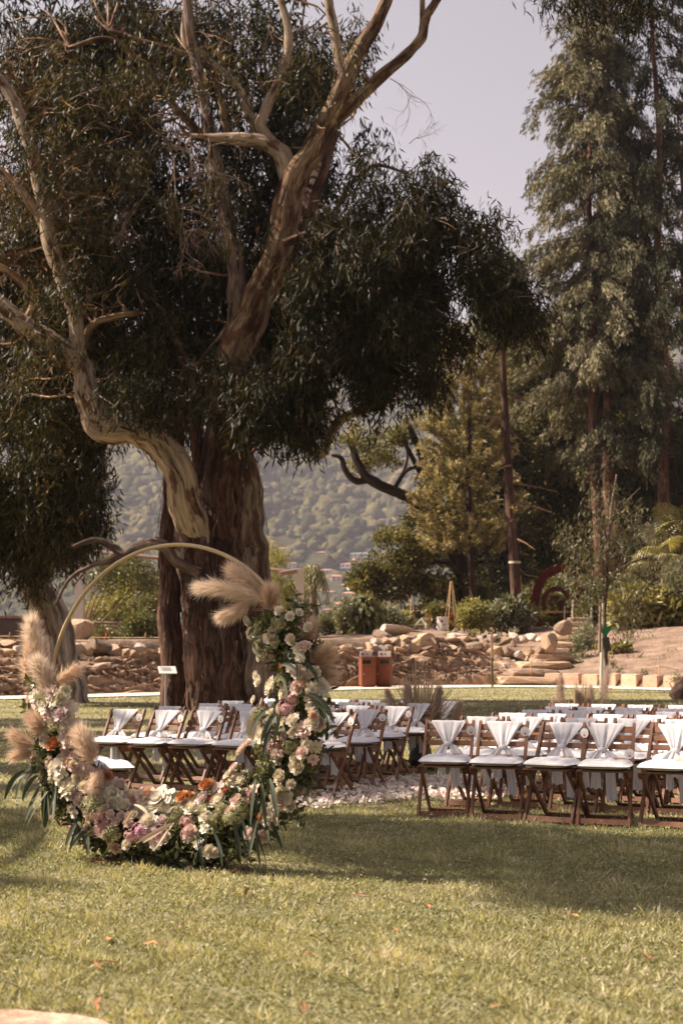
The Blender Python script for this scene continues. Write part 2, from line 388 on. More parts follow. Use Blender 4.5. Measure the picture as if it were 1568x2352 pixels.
m_hill = ground_mat('hillside', (.030, .030, .014), (.048, .045, .021), (.068, .058, .029), .01, .05, 0, 1)  # ground colour darkened to stand in for the self-shading of tree cover
tag(obj('mountain', grid_mesh('mountain', X[:, ::-1], Yh[:, ::-1], zhill(X, Yh)[:, ::-1]), m_hill), kind='structure')
def hit_hill(px, py):
    d = ray(px, py); Y = np.arange(960, 3400, 1.0); Xr = d.x * Y / d.y; Z = CAMZ + d.z * Y / d.y
    i = int(np.argmax(Z <= zhill(Xr, Y))); return Vector((Xr[i], Y[i], float(zhill(Xr[i], Y[i]))))

# houses of the lakeside town, each where its ray meets the slope
m_hw = [M('house_wall_%d' % i, c, tuple(k * .93 for k in c), .3, .9) for i, c in enumerate([(.80, .77, .73), (.70, .62, .52), (.58, .40, .33), (.72, .70, .69)])]
m_hr = [M('house_roof_%d' % i, c, tuple(k * .8 for k in c), .5, .9) for i, c in enumerate([(.45, .21, .13), (.36, .18, .13), (.40, .43, .38)])]
m_hwin = M('house_window', (.05, .05, .055), (.08, .08, .08), 1, .3)
win_me = MB().box((0, 0, 0), (1.5, .3, 1.7)).mesh('window')
HOUSES = [(827, 1278, 42, 13, 0, 2, 'broad white house with a pale green flat roof at the foot of the forest'),
 (662, 1298, 37, 14, 3, 1, None), (737, 1271, 20, 8, 2, 0, None), (795, 1299, 23, 11, 0, 0, None), (750, 1312, 25, 10, 3, 0, None),
 (772, 1328, 24, 16, 2, 1, 'boxy terracotta house over a white ground floor in the lakeside town'), (733, 1327, 18, 8, 0, 0, None),
 (819, 1350, 42, 18, 0, 0, 'long white villa with two storeys of dark windows in the lakeside town'), (864, 1352, 28, 12, 3, 1, None),
 (811, 1366, 46, 14, 1, 0, 'long cream house under an orange tiled roof below the white villa'), (755, 1361, 28, 7, 1, 0, None), (732, 1358, 14, 9, 0, 0, None),
 (780, 1392, 25, 18, 0, 0, 'upright white house with a hipped red roof low in the lakeside town'), (806, 1380, 16, 14, 1, 0, None), (818, 1388, 19, 13, 3, 1, None), (729, 1394, 10, 13, 0, 0, None),
 (762, 1402, 40, 8, 2, 0, None), (856, 1419, 24, 14, 3, 0, None), (812, 1292, 6, 17, 0, 0, 'slim white tower house beside the brown trees of the town'),
 (834, 1170, 20, 6, 0, 0, 'lone white house high up in the forest of the mountain'), (352, 1283, 26, 12, 0, 0, 'white house with a red roof seen through the pergola rails'),
 (700, 1280, 16, 7, 1, 0, None), (690, 1345, 20, 9, 0, 1, None), (706, 1372, 22, 9, 3, 0, None), (645, 1262, 22, 9, 0, 0, None),
 (905, 1340, 26, 10, 0, 0, None), (935, 1372, 22, 11, 1, 0, None), (960, 1300, 24, 11, 3, 0, None), (1005, 1330, 26, 12, 0, 1, None), (1040, 1372, 24, 12, 1, 0, None),
 (985, 1250, 22, 9, 3, 0, None), (1075, 1290, 24, 10, 0, 0, None), (900, 1395, 26, 11, 3, 0, None), (790, 1345, 14, 7, 2, 0, None), (405, 1300, 16, 9, 3, 0, None), (250, 1330, 22, 9, 1, 0, None),
 (880, 1305, 18, 8, 1, 0, None), (845, 1318, 18, 8, 0, 0, None), (700, 1410, 22, 9, 1, 0, None), (330, 1340, 20, 9, 0, 0, None)]
wall_words = ['white', 'cream', 'terracotta', 'pale grey']; roof_words = ['orange tiled', 'brown tiled', 'green flat']
HOUSE_SPOTS = []
LANDM = [(827, 1278, 'broad green-roofed house'), (772, 1328, 'boxy terracotta house'), (819, 1350, 'long white villa'), (811, 1366, 'long cream house'), (780, 1392, 'upright white house'), (352, 1283, 'white house behind the pergola'), (700, 1345, 'little palm'), (980, 1320, 'oak')]
for i, (hx_, hy_, w, h, wc, rc, lab) in enumerate(HOUSES):
    p = hit_hill(hx_, hy_ + h * .5); k = p.y / F; Wm, Hm = w * k, h * k
    Dm = max(min(Wm * .8, 13), 7); yaw = random.uniform(-.25, .25)
    HOUSE_SPOTS.append((p.x, p.y, max(Wm, Dm)))
    two = 'two-storey' if Hm > 5 else 'low'
    if not lab:
        lm = min(LANDM, key=lambda q: (q[0] - hx_) ** 2 + (q[1] - hy_) ** 2); rel_ = 'uphill from' if hy_ < lm[1] - 8 else 'downhill from' if hy_ > lm[1] + 8 else 'beside'
        lab = '%s %s house with %s roof %s the %s' % (two, wall_words[wc], roof_words[rc], rel_, lm[2])
    hroot = thing('house', lab, 'house', (p.x, p.y + Dm * .5, p.z - 1.0), yaw, 'houses of the lakeside town')
    flat = rc == 2; wallh = (Hm + 1.0) * (.95 if flat else .78)
    obj('wall', MB().box((0, 0, wallh / 2), (Wm, Dm, wallh)).mesh('wall'), m_hw[wc], hroot)
    rb = MB(); o_ = .7; rh = (Hm + 1.0) * (.1 if flat else .26); rw = 1.0 if flat else .35
    V = [(-Wm / 2 - o_, -Dm / 2 - o_, wallh), (Wm / 2 + o_, -Dm / 2 - o_, wallh), (Wm / 2 + o_, Dm / 2 + o_, wallh), (-Wm / 2 - o_, Dm / 2 + o_, wallh)]
    V += [(-Wm / 2 * (.7 if not flat else 1.04), -Dm / 2 * (.05 if not flat else 1.04), wallh + rh), (Wm / 2 * (.7 if not flat else 1.04), -Dm / 2 * (.05 if not flat else 1.04), wallh + rh),
          (Wm / 2 * (.7 if not flat else 1.04), Dm / 2 * (.05 if not flat else 1.04), wallh + rh), (-Wm / 2 * (.7 if not flat else 1.04), Dm / 2 * (.05 if not flat else 1.04), wallh + rh)]
    rb.add(V, [(0, 3, 2, 1), (4, 5, 6, 7), (0, 1, 5, 4), (1, 2, 6, 5), (2, 3, 7, 6), (3, 0, 4, 7)])
    obj('roof', rb.mesh('roof'), m_hr[rc], hroot)
    nst = 2 if Hm > 5.5 else 1; nc = max(2, min(8, int(Wm / 3.2)))
    for st in range(nst):
        for c_ in range(nc):
            zc = 1.0 + (wallh - 1.0) * ((st + .55) / nst)
            o = obj('window', win_me, m_hwin, hroot, ((c_ + .5) / nc * Wm - Wm / 2, -Dm / 2 - .02, zc))
            o.scale = (1, 1, min(1.0, (wallh - 1) / nst * .5 / 1.7) * 1.1)

# the forest on the mountain: one mass of crowns
g = np.random.default_rng(11)
def forest_pts(n, y0, y1):
    y = g.uniform(y0, y1, n); x = g.uniform(-1, 1, n) * (.30 * y + 60); return x, y
xs, ys, rs = [], [], []
for n, y0, y1, r0, r1 in ((2100, 985, 1330, 2.0, 4.0), (6200, 1280, 1900, 3.4, 7.0), (3400, 1850, 2700, 6.0, 11.5)):
    x, y = forest_pts(n, y0, y1); r = g.uniform(r0, r1, n) * (1 + .35 * snoise(np.stack([x * .02, y * .02, x * 0], -1), 5, 2))
    xs.append(x); ys.append(y); rs.append(r)
xs, ys, rs = np.concatenate(xs), np.concatenate(ys), np.concatenate(rs)
keep = np.ones(len(xs), bool)
for hx_, hy_, hw in HOUSE_SPOTS:
    keep &= ~((np.abs(xs - hx_) < hw * .5 + rs * .3) & (ys > hy_ - rs * 2 - 16) & (ys < hy_ + 14))
clear = (np.abs(xs + 35) < 60) & (ys > 1215) & (ys < 1262)      # a meadow above the town
keep &= ~clear
xs, ys, rs = xs[keep], ys[keep], rs[keep]; N = len(xs)
nu, nv = 6, 3
th = np.linspace(0, 2 * np.pi, nu, endpoint=False); vz = np.array([-.2, .35, .85])
ring = np.stack([np.stack([np.cos(th + .4 * k) * q, np.sin(th + .4 * k) * q, np.full(nu, z)], -1) for k, (q, z) in enumerate(zip((.95, .95, .55), vz))]).reshape(-1, 3)
tmpl = np.vstack([ring, [[0, 0, 1.12]]]); nvt = len(tmpl)
V = tmpl[None] * (1 + g.normal(size=(N, nvt, 1)) * .24) * rs[:, None, None] * np.stack([g.uniform(.8, 1.5, N), g.uniform(.8, 1.3, N), g.uniform(.7, 1.5, N)], -1)[:, None, :]
V += np.stack([xs, ys, zhill(xs, ys) + rs * .25], -1)[:, None, :]
q = [[k * nu + j, k * nu + (j + 1) % nu, (k + 1) * nu + (j + 1) % nu, (k + 1) * nu + j] for k in range(2) for j in range(nu)]
tr = [[2 * nu + j, 2 * nu + (j + 1) % nu, 3 * nu] for j in range(nu)]
b_ = (np.arange(N) * nvt)[:, None, None]
rnd_ = np.clip(g.random(N) * .75 + .25 * (snoise(np.stack([xs * .012, ys * .012, xs * 0], -1), 6, 2) * .5 + .5), 0, 1)
fm = np_mesh('forest', V.reshape(-1, 3), [(b_ + np.array(q)[None]).reshape(-1, 4), (b_ + np.array(tr)[None]).reshape(-1, 3)], {'rnd': np.repeat(rnd_, nvt)}, False)
m_forest = leaf_mat('forest', [(0, (.05, .05, .022)), (.45, (.10, .092, .04)), (.8, (.165, .135, .062)), (1, (.22, .165, .078))], 0, .95, .05)
_t = m_forest.node_tree; _b = [n for n in _t.nodes if n.type == 'BSDF_PRINCIPLED'][0]; _g = _t.nodes.new('ShaderNodeNewGeometry')
bump(_t, _b, noise(_t, _g.outputs['Position'], .55, 4, .7), 1.0, 3.0)
tag(obj('forest', fm, m_forest), 'hazy deciduous forest covering the mountain above the town', 'forest', kind='stuff')
# ------------------------------------------------------------------ eucalyptus trees
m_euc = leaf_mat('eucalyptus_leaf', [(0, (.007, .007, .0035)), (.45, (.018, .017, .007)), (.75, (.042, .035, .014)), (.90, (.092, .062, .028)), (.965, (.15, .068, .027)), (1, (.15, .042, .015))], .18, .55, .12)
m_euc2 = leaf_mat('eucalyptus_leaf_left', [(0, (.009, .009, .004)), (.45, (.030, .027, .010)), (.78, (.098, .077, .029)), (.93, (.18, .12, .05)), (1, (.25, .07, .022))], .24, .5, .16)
m_bark_f = bark_mat('bark_fibrous', (.27, .155, .115), (.175, .085, .06), (.08, .038, .027), 13.0, 3.0, 1.0)
m_bark_p = bark_mat('bark_pale', (.46, .345, .245), (.19, .098, .06), (.075, .035, .022), 6.0, 5.5, .6, .075, grain=.45)
m_bark_o = bark_mat('bark_ochre', (.38, .25, .145), (.18, .09, .047), (.07, .033, .02), 8.0, 4.6, .7, .03, grain=.65)
m_bark_g = bark_mat('bark_grey', (.30, .22, .185), (.22, .15, .12), (.12, .075, .055), 6.0, 1.5, .7)
m_twig = M('twig', (.33, .23, .18), (.22, .14, .10), 20, .9)

tree = thing('eucalyptus_tree', 'great spreading eucalyptus with red-brown fluted trunk behind the chairs', 'tree', at(515, 1640, 32))
def tpart(name, me, mat, root=tree, **kw):
    o = obj(name, me, mat, root); o.matrix_parent_inverse = Matrix.Translation(-root.location); return tag(o, **kw)
DT = 32.0
zb = 1660
tpart('trunk', limb_mesh('trunk', [(515, zb, 82), (512, 1560, 68), (508, 1400, 62), (506, 1250, 59), (510, 1120, 53), (516, 1000, 48), (522, 900, 44), (538, 830, 40), (556, 770, 32)], DT, 120, .03, 9, 3, .06), m_bark_f)
tpart('limb', limb_mesh('limb', [(516, 960, 36), (528, 870, 42), (545, 805, 42), (582, 720, 39), (622, 630, 35), (650, 545, 32), (660, 470, 34), (690, 400, 30), (722, 340, 27), (757, 270, 24), (790, 192, 22), (832, 108, 18), (876, 30, 15), (905, -50, 12)], DT - .12, 34, .07, 7, 4, .06), m_bark_o, label='ochre leaning main limb')
tpart('trunk', limb_mesh('trunk', [(474, zb + 5, 46), (468, 1560, 37), (462, 1440, 36), (456, 1330, 38), (448, 1250, 40), (440, 1195, 35)], DT - .45, 60, .03, 8, 6, .05), m_bark_f)
tpart('trunk', limb_mesh('trunk', [(610, zb, 62), (602, 1560, 50), (590, 1400, 47), (576, 1260, 42), (562, 1130, 38), (548, 1020, 36), (540, 920, 30), (542, 800, 25), (546, 680, 21), (540, 590, 19), (515, 470, 17), (490, 350, 15), (468, 230, 13), (440, 100, 12), (428, -30, 10)], DT + .1, 30, .06, 6, 5, .04), bark_mat('bark_ash', (.34, .25, .195), (.17, .095, .066), (.065, .032, .022), 8.0, 3.4, .7, .03, grain=.6), label='smooth pale trunk leaning against the fibrous one')
tpart('trunk', limb_mesh('trunk', [(406, zb, 35), (402, 1560, 29), (396, 1430, 26), (391, 1300, 22), (392, 1180, 20), (400, 1080, 18), (410, 980, 15), (440, 850, 12)], DT + .4, 44, .04, 6, 9, .05), m_bark_f, label='slim separate trunk beside the main one')
LIMBS = [
 # left arm: up out of the fork, over the elbow and away to the side
 ([(447, 1330, 34, .7), (445, 1255, 40, .55), (436, 1185, 39, .3), (416, 1110, 36), (382, 1045, 36), (342, 1003, 35), (300, 988, 30), (262, 986, 33), (230, 972, 37), (209, 925, 32), (192, 870, 26), (160, 815, 24), (108, 775, 22), (50, 738, 20), (-40, 670, 18)], -1.0, 'p', 30, .12),
 ([(186, 850, 18), (172, 745, 18), (138, 625, 18), (112, 530, 18), (92, 430, 17), (66, 320, 15), (30, 232, 14), (-20, 160, 12)], -1.0, 'p', 16, .1),
 ([(106, 530, 11), (60, 450, 10), (0, 390, 9), (-50, 350, 8)], -1.0, 'p', 10, .1),
 ([(60, 742, 11), (78, 690, 10), (40, 640, 9), (-20, 600, 8)], -.9, 'o', 10, .1),
 ([(190, 790, 9), (215, 745, 9), (262, 728, 8), (320, 718, 8)], -.6, 'o', 10, .15),
 # right limbs from the high fork
 ([(745, 300, 15), (812, 236, 16), (868, 182, 15), (928, 130, 13), (968, 86, 12), (976, 42, 11), (1012, -15, 9)], -.1, 'o', 14, .1),
 ([(968, 88, 7), (970, 40, 7), (968, -20, 6)], -.1, 'o', 10, .1),
 ([(790, 195, 12), (780, 140, 12), (766, 60, 12), (752, -20, 10)], .2, 'p', 12, .1),
 ([(668, 430, 25), (655, 372, 24), (630, 340, 21), (596, 325, 18), (540, 319, 15), (480, 318, 11), (436, 314, 7)], -.1, 'p', 16, .12),
 ([(646, 360, 15), (612, 312, 14), (600, 280, 13), (622, 228, 12), (652, 160, 12), (662, 78, 10), (640, -15, 8)], .1, 'p', 12, .1),
 ([(600, 322, 11), (575, 270, 11), (545, 200, 10), (470, 130, 10), (425, 90, 9), (430, 20, 9), (450, -30, 8)], .3, 'p', 12, .12),
 ([(676, 640, 24), (700, 545, 22), (712, 470, 20), (735, 395, 18), (770, 300, 14)], .55, 'f', 16, .1),
 ([(520, 330, 10), (515, 280, 9), (490, 170, 8), (440, 130, 7), (330, 95, 6), (250, 70, 5)], .4, 'o', 10, .1),
 ([(470, 318, 9), (400, 240, 9), (330, 150, 8), (250, 90, 7), (160, 110, 6)], .3, 'o', 10, .1),
 # low branches
 ([(458, 1320, 15), (424, 1302, 12), (398, 1288, 12), (380, 1258, 14), (346, 1249, 13), (312, 1258, 12), (286, 1272, 11), (256, 1256, 9), (218, 1240, 7), (168, 1256, 5)], -.9, 'g', 14, .2),
 ([(286, 1272, 8), (250, 1290, 7), (210, 1300, 5), (160, 1330, 4), (128, 1390, 3)], -.9, 'g', 8, .2),
 ([(545, 1000, 16), (640, 1008, 13), (700, 1022, 12), (736, 1042, 12), (756, 1000, 13), (790, 958, 11), (850, 938, 10), (884, 925, 8)], -1.0, 'p', 12, .14),
 ([(452, 1140, 11), (442, 1085, 11), (424, 1048, 11), (398, 1036, 8)], -.2, 'o', 12, .05),
 ([(470, 1130, 16), (452, 1040, 15), (446, 960, 14), (440, 880, 12)], .3, 'f', 12, .1),
 ([(560, 880, 14), (640, 830, 11), (720, 780, 9), (800, 740, 7), (880, 720, 5)], -.3, 'f', 10, .12),
 ([(650, 560, 12), (760, 520, 9), (860, 500, 8), (960, 520, 6), (1060, 570, 4)], -1.0, 'f', 10, .12),
 ([(760, 520, 7), (800, 430, 6), (860, 380, 5), (940, 400, 3)], -1.0, 'f', 8, .1),
 ([(650, 700, 7), (690, 660, 6), (700, 620, 6)], -.4, 'o', 8, .1),
]
bm_ = {'p': m_bark_p, 'o': m_bark_o, 'f': m_bark_f, 'g': m_bark_g}
for i, (pts, dd, mk, seg, lump) in enumerate(LIMBS):
    tpart('limb', limb_mesh('limb', pts, DT + dd, seg, lump, 6, 20 + i, .0), bm_[mk])
# bare dead twigs
def twig_rec(mb, p, d, L, r, depth, g, side=.7):
    n = 5; pts = [p]; q = p.copy(); dd = d.copy()
    for i in range(n):
        dd = unit(dd + g.normal(size=3) * .22 + np.array([0, 0, -.10])); q = q + dd * L / n; pts.append(q)
    mb.tube(pts, np.linspace(r, r * .5, n + 1), 4, cap=False)
    if depth:
        for k in range(4 if depth > 1 else 5):
            i = g.integers(1, n + 1); twig_rec(mb, pts[i], unit(dd + g.normal(size=3) * side), L * g.uniform(.45, .75), r * .55, depth - 1, g)
g = np.random.default_rng(3); mb = MB()
for a_, dirv, L, r in (((480, 318), (-.3, 0, -1), 1.3, .02), ((440, 314), (-.8, 0, -.6), 1.3, .02), ((400, 360), (-.2, 0, -1), 1.5, .02), ((420, 470), (-.3, 0, -1), 1.2, .014), ((350, 430), (-.5, 0, -.8), 1.0, .012), ((470, 420), (.1, 0, -1), 1.1, .012)):
    twig_rec(mb, np.array(at(*a_, DT - 1.4)), unit(np.array(dirv, float)), L, r, 3, g)
for a_, dirv, L, r in (((895, 180), (.8, 0, -.4), 1.1, .012), ((940, 330), (.3, 0, .7), .6, .01), ((360, 1010), (-.3, 0, -1), .8, .008), ((160, 230), (.9, 0, .3), 1.2, .012)):
    twig_rec(mb, np.array(at(*a_, DT - .3)), unit(np.array(dirv, float)), L, r, 2, g, .5)
tpart('dead_twigs', mb.mesh('dead_twigs'), m_twig, kind='stuff')
# peeling strips of bark, on the trunks and the big limbs
def bark_strips(qs, n, seed, wid, ln, mat, root=tree):
    g = np.random.default_rng(seed); V, Fq = [], []
    for k in range(n):
        Q = qs[k % len(qs)]; i0 = int(g.integers(1, len(Q) - 3)); a_ = g.uniform(-1.45, 1.45); L_ = g.uniform(*ln); w = g.uniform(*wid); i = i0; c = Q[i, :3].copy(); left = L_; m = 6; b = len(V); fl = g.uniform(.01, .10); dirn = -1 if Q[0, 2] < Q[-1, 2] else 1
        for q in range(m + 1):
            f = q / m; s_ = L_ * f; jj = i0; acc = 0.0
            while 0 < jj < len(Q) - 1 and acc < s_: acc += np.linalg.norm(Q[jj, :3] - Q[jj + dirn, :3]); jj += dirn
            T = unit(Q[min(jj + 1, len(Q) - 1), :3] - Q[max(jj - 1, 0), :3]); o_ = np.array([math.sin(a_ + .08 * math.sin(q + k)), -math.cos(a_ + .08 * math.sin(q + k)), 0]); o_ = unit(o_ - T * (o_ @ T)); sd = np.cross(T, o_)
            c = Q[jj, :3] + o_ * (Q[jj, 3] * 1.035 + .012 + fl * f * f); ww = w * (.35 + .65 * math.sin(min(f * 1.1 + .15, 1) * 3.0)); V += [c - sd * ww * .5, c + o_ * .012, c + sd * ww * .5]
        Fq += [(b + 3 * q + e, b + 3 * q + e + 1, b + 3 * q + e + 4, b + 3 * q + e + 3) for q in range(m) for e in range(2)]
    V = np.array(V); tpart('peeling_bark', np_mesh('peeling_bark', V, [np.array(Fq)], {'rnd': g.random(len(V)), 'bark': V}), mat, root, kind='stuff')
bark_strips([LIMB_PTS[0], LIMB_PTS[2], LIMB_PTS[4]], 300, 33, (.03, .10), (.25, 1.1), m_bark_f)
bark_strips([LIMB_PTS[0], LIMB_PTS[2], LIMB_PTS[3]], 90, 34, (.03, .09), (.25, .9), m_bark_g)
bark_strips([LIMB_PTS[1], LIMB_PTS[5], LIMB_PTS[3]], 80, 35, (.03, .08), (.2, .8), m_bark_f)
# thin branches from the limbs out into the foliage
def branchlets(specs, n, seed, root, mat, r0=.035):
    g_ = np.random.default_rng(seed); T = ell_points([pxclump(*c) for c in specs], n, g_); LP = np.concatenate([q[q[:, 3] < .32] for q in LIMB_PTS]); mb = MB()
    for t_ in T:
        d = np.linalg.norm(LP[:, :3] - t_, axis=1) + np.where(LP[:, 2] > t_[2] + .5, 1.0, 0); i = int(np.argmin(d)); a_ = LP[i, :3]; L_ = np.linalg.norm(t_ - a_)
        if L_ < .3 or L_ > 7: continue
        k1 = a_ + (t_ - a_) * .35 + g_.normal(size=3) * .12 * L_ + np.array([0, 0, .10 * L_]); k2 = a_ + (t_ - a_) * .72 + g_.normal(size=3) * .10 * L_ + np.array([0, 0, .10 * L_])
        Q = smooth_path([(*p, 0) for p in (a_, k1, k2, t_)], 3)[:, :3]; rr = min(r0, .010 + .009 * L_)
        mb.tube(Q, np.linspace(rr, .005, len(Q)), 4, cap=False)
        for q in range(3):
            e = Q[g_.integers(4, len(Q))]; e2 = e + unit(t_ - a_ + g_.normal(size=3) * L_ * .7 + np.array([0, 0, -.3 * L_])) * g_.uniform(.4, 1.1); mb.tube([e, (e + e2) / 2 + g_.normal(size=3) * .06, e2], (.010, .007, .004), 3, cap=False)
    tpart('branchlets', mb.mesh('branchlets'), mat, root, kind='stuff')
def euc_crown(specs, nclus, per, seed, **kw):
    g_ = np.random.default_rng(seed); return droop('crown', [pxclump(*c) for c in shatter(specs, 13, g_, (.24, .44), 1.0)], nclus, per, g=g_, **kw)
# front masses (before the limbs) and the mass behind them
FRONT = [(880, 560, 170, 120, 29.2, 1.4, 1.2), (1030, 610, 130, 110, 29, 1.3, 1.1), (1150, 690, 80, 80, 28.8, 1.1, .7), (1215, 740, 50, 50, 28.8, .8, .35), (800, 690, 150, 110, 29.6, 1.4, 1.2), (950, 740, 130, 80, 29.4, 1.3, 1.0),
         (740, 850, 130, 90, 29.8, 1.3, 1.0), (930, 850, 110, 50, 29.6, 1.1, .7), (630, 915, 110, 80, 29.6, 1.1, 1.2), (670, 975, 85, 40, 29.5, .9, .6), (530, 880, 70, 70, 30.0, .8, .4), (340, 900, 130, 60, 30.4, 1.2, .5), (1090, 520, 80, 50, 29, 1, .5), (960, 420, 90, 50, 29.2, .9, .4), (860, 430, 70, 60, 29.4, .9, .4), (820, 930, 110, 35, 29.8, .9, .25)]
BACK = [(300, 560, 250, 230, 35.5, 2.2, 1.0), (520, 700, 190, 200, 35, 1.8, 1.3), (420, 850, 190, 120, 34.5, 1.6, 1.0), (130, 330, 200, 260, 35.5, 2.2, .9), (430, 170, 250, 190, 36, 2.2, .85), (640, 180, 170, 190, 36, 2.0, .85),
        (770, 420, 85, 150, 35.5, 1.4, .5), (720, 620, 120, 140, 35, 1.5, 1.1), (70, 640, 170, 200, 34.5, 2.0, 1.0), (100, 880, 160, 110, 34, 1.8, 1.0), (200, 60, 230, 100, 35.5, 2, .8), (800, 170, 55, 150, 36, 1.2, .3), (820, 60, 70, 80, 36, 1.0, .2),
        (330, 960, 170, 70, 34, 1.3, .35), (600, 420, 160, 160, 36, 1.8, .8), (850, 330, 60, 60, 34, 1.0, .16)]
MID = [(130, 520, 150, 130, 32.8, 1.0, .5), (200, 680, 150, 110, 32.6, 1.0, .6), (90, 200, 150, 120, 32.8, 1.0, .5), (330, 300, 130, 110, 33, 1.0, .45), (60, 930, 120, 70, 32.4, .9, .6), (300, 780, 120, 90, 32.4, 1.0, .5), (100, 800, 80, 40, 30.5, .8, .18), (150, 640, 90, 70, 30.6, .8, .22), (250, 350, 120, 60, 31, .8, .15)]
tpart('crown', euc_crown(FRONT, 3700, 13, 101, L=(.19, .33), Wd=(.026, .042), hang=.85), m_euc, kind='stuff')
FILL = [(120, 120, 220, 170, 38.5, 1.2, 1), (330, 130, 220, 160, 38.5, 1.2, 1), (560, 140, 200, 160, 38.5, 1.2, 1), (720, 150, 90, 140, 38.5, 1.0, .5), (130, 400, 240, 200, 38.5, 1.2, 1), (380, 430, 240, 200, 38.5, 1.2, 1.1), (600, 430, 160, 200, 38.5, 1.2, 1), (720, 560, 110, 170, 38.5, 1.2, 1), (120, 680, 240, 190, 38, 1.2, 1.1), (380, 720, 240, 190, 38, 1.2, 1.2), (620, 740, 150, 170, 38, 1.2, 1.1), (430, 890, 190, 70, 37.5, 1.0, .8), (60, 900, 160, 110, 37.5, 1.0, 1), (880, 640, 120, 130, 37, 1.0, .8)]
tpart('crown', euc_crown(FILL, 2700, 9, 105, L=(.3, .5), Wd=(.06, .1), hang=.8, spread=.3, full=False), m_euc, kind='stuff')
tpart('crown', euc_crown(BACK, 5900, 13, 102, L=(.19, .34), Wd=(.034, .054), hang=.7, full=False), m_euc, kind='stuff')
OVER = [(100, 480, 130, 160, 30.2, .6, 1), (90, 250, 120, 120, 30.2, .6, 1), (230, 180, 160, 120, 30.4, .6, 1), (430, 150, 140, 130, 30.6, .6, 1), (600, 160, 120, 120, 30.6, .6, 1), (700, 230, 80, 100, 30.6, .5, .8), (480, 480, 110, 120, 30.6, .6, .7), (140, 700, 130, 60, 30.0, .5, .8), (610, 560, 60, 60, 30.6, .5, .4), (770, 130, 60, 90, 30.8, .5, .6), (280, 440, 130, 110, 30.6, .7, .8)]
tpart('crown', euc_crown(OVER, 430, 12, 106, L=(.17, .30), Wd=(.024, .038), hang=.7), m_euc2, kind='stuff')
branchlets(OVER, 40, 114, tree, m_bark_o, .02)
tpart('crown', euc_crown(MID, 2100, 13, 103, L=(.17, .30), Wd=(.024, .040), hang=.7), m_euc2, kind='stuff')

branchlets(FRONT, 110, 111, tree, m_bark_g)
branchlets(BACK, 130, 112, tree, m_bark_o)
branchlets(MID, 120, 113, tree, m_bark_o)

# the second eucalyptus, beside the rock bank
t2 = thing('eucalyptus_tree', 'leaning grey-barked eucalyptus with low dark crown beside the rock bank', 'tree', at(150, 1618, 36))
tpart('trunk', limb_mesh('trunk', [(162, 1640, 46), (146, 1560, 42), (126, 1480, 41), (104, 1410, 39), (84, 1350, 36), (60, 1270, 30), (36, 1180, 24), (10, 1080, 18)], 36, 30, .06, 6, 61, .05), bark_mat('bark_smooth_grey', (.50, .39, .33), (.30, .19, .15), (.11, .06, .045), 3.0, 1.6, .5, .06), t2)
tpart('limb', limb_mesh('limb', [(88, 1360, 14), (130, 1250, 11), (160, 1150, 9), (180, 1080, 6)], 36, 10, .1, 5, 62), m_bark_g, t2)
tpart('limb', limb_mesh('limb', [(60, 1270, 14), (0, 1180, 11), (-60, 1100, 9)], 36, 10, .1, 5, 63), m_bark_g, t2)
L2 = [(50, 1060, 150, 130, 35, 1.6, 1.0), (130, 1150, 110, 110, 34.6, 1.4, 1.0), (30, 1240, 110, 90, 34.8, 1.4, 1.0), (140, 1240, 80, 70, 34.6, 1.1, .8), (200, 1110, 55, 60, 34.4, 1.0, .4), (-60, 1150, 110, 160, 35, 1.6, .8), (210, 1180, 40, 50, 34.4, .8, .3), (60, 1310, 70, 40, 34.9, .9, .35)]
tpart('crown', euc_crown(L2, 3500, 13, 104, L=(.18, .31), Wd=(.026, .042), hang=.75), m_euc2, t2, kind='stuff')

# two more eucalyptus stand beside the lawn, out of the picture: their shade lies on the grass and the chairs
def side_euc(x, y, label, clumps, n, seed):
    r = thing('eucalyptus_tree', label, 'tree', (x, y, 0))
    top = max(c[0][2] for c in clumps)
    P = [(x, y, -.05), (x + .1, y, 2), (x - .1, y + .1, 4.5), (x + .1, y, 7), (x, y + .1, top)]
    Q = smooth_path([(*p, q) for p, q in zip(P, (.42, .36, .3, .24, .08))], 5)
    tpart('trunk', MB().tube(Q[:, :3], Q[:, 3], 20, .06, seed=seed).mesh('trunk', True), m_bark_p, r)
    for c in clumps:
        a_ = np.array([x, y, max(c[0][2] - 3.0, 4)]); b2 = np.array(c[0], float); pts = [a_ + (b2 - a_) * k + np.array([0, 0, .4 * math.sin(k * 3.1)]) for k in (0, .25, .5, .75, 1)]
        tpart('limb', MB().tube(pts, np.linspace(.13, .03, 5), 8, seed=seed + 1).mesh('limb', True), m_bark_o, r)
    tpart('crown', droop('crown', clumps, n, 11, L=(.2, .32), Wd=(.035, .055), hang=.6, g=np.random.default_rng(seed), full=False), m_euc, r, kind='stuff')
sh = lambda gx_, gy_, h: (gx_ - h * math.cos(SUN_B) / math.tan(SUN_EL), gy_ + h * math.sin(SUN_B) / math.tan(SUN_EL), h)
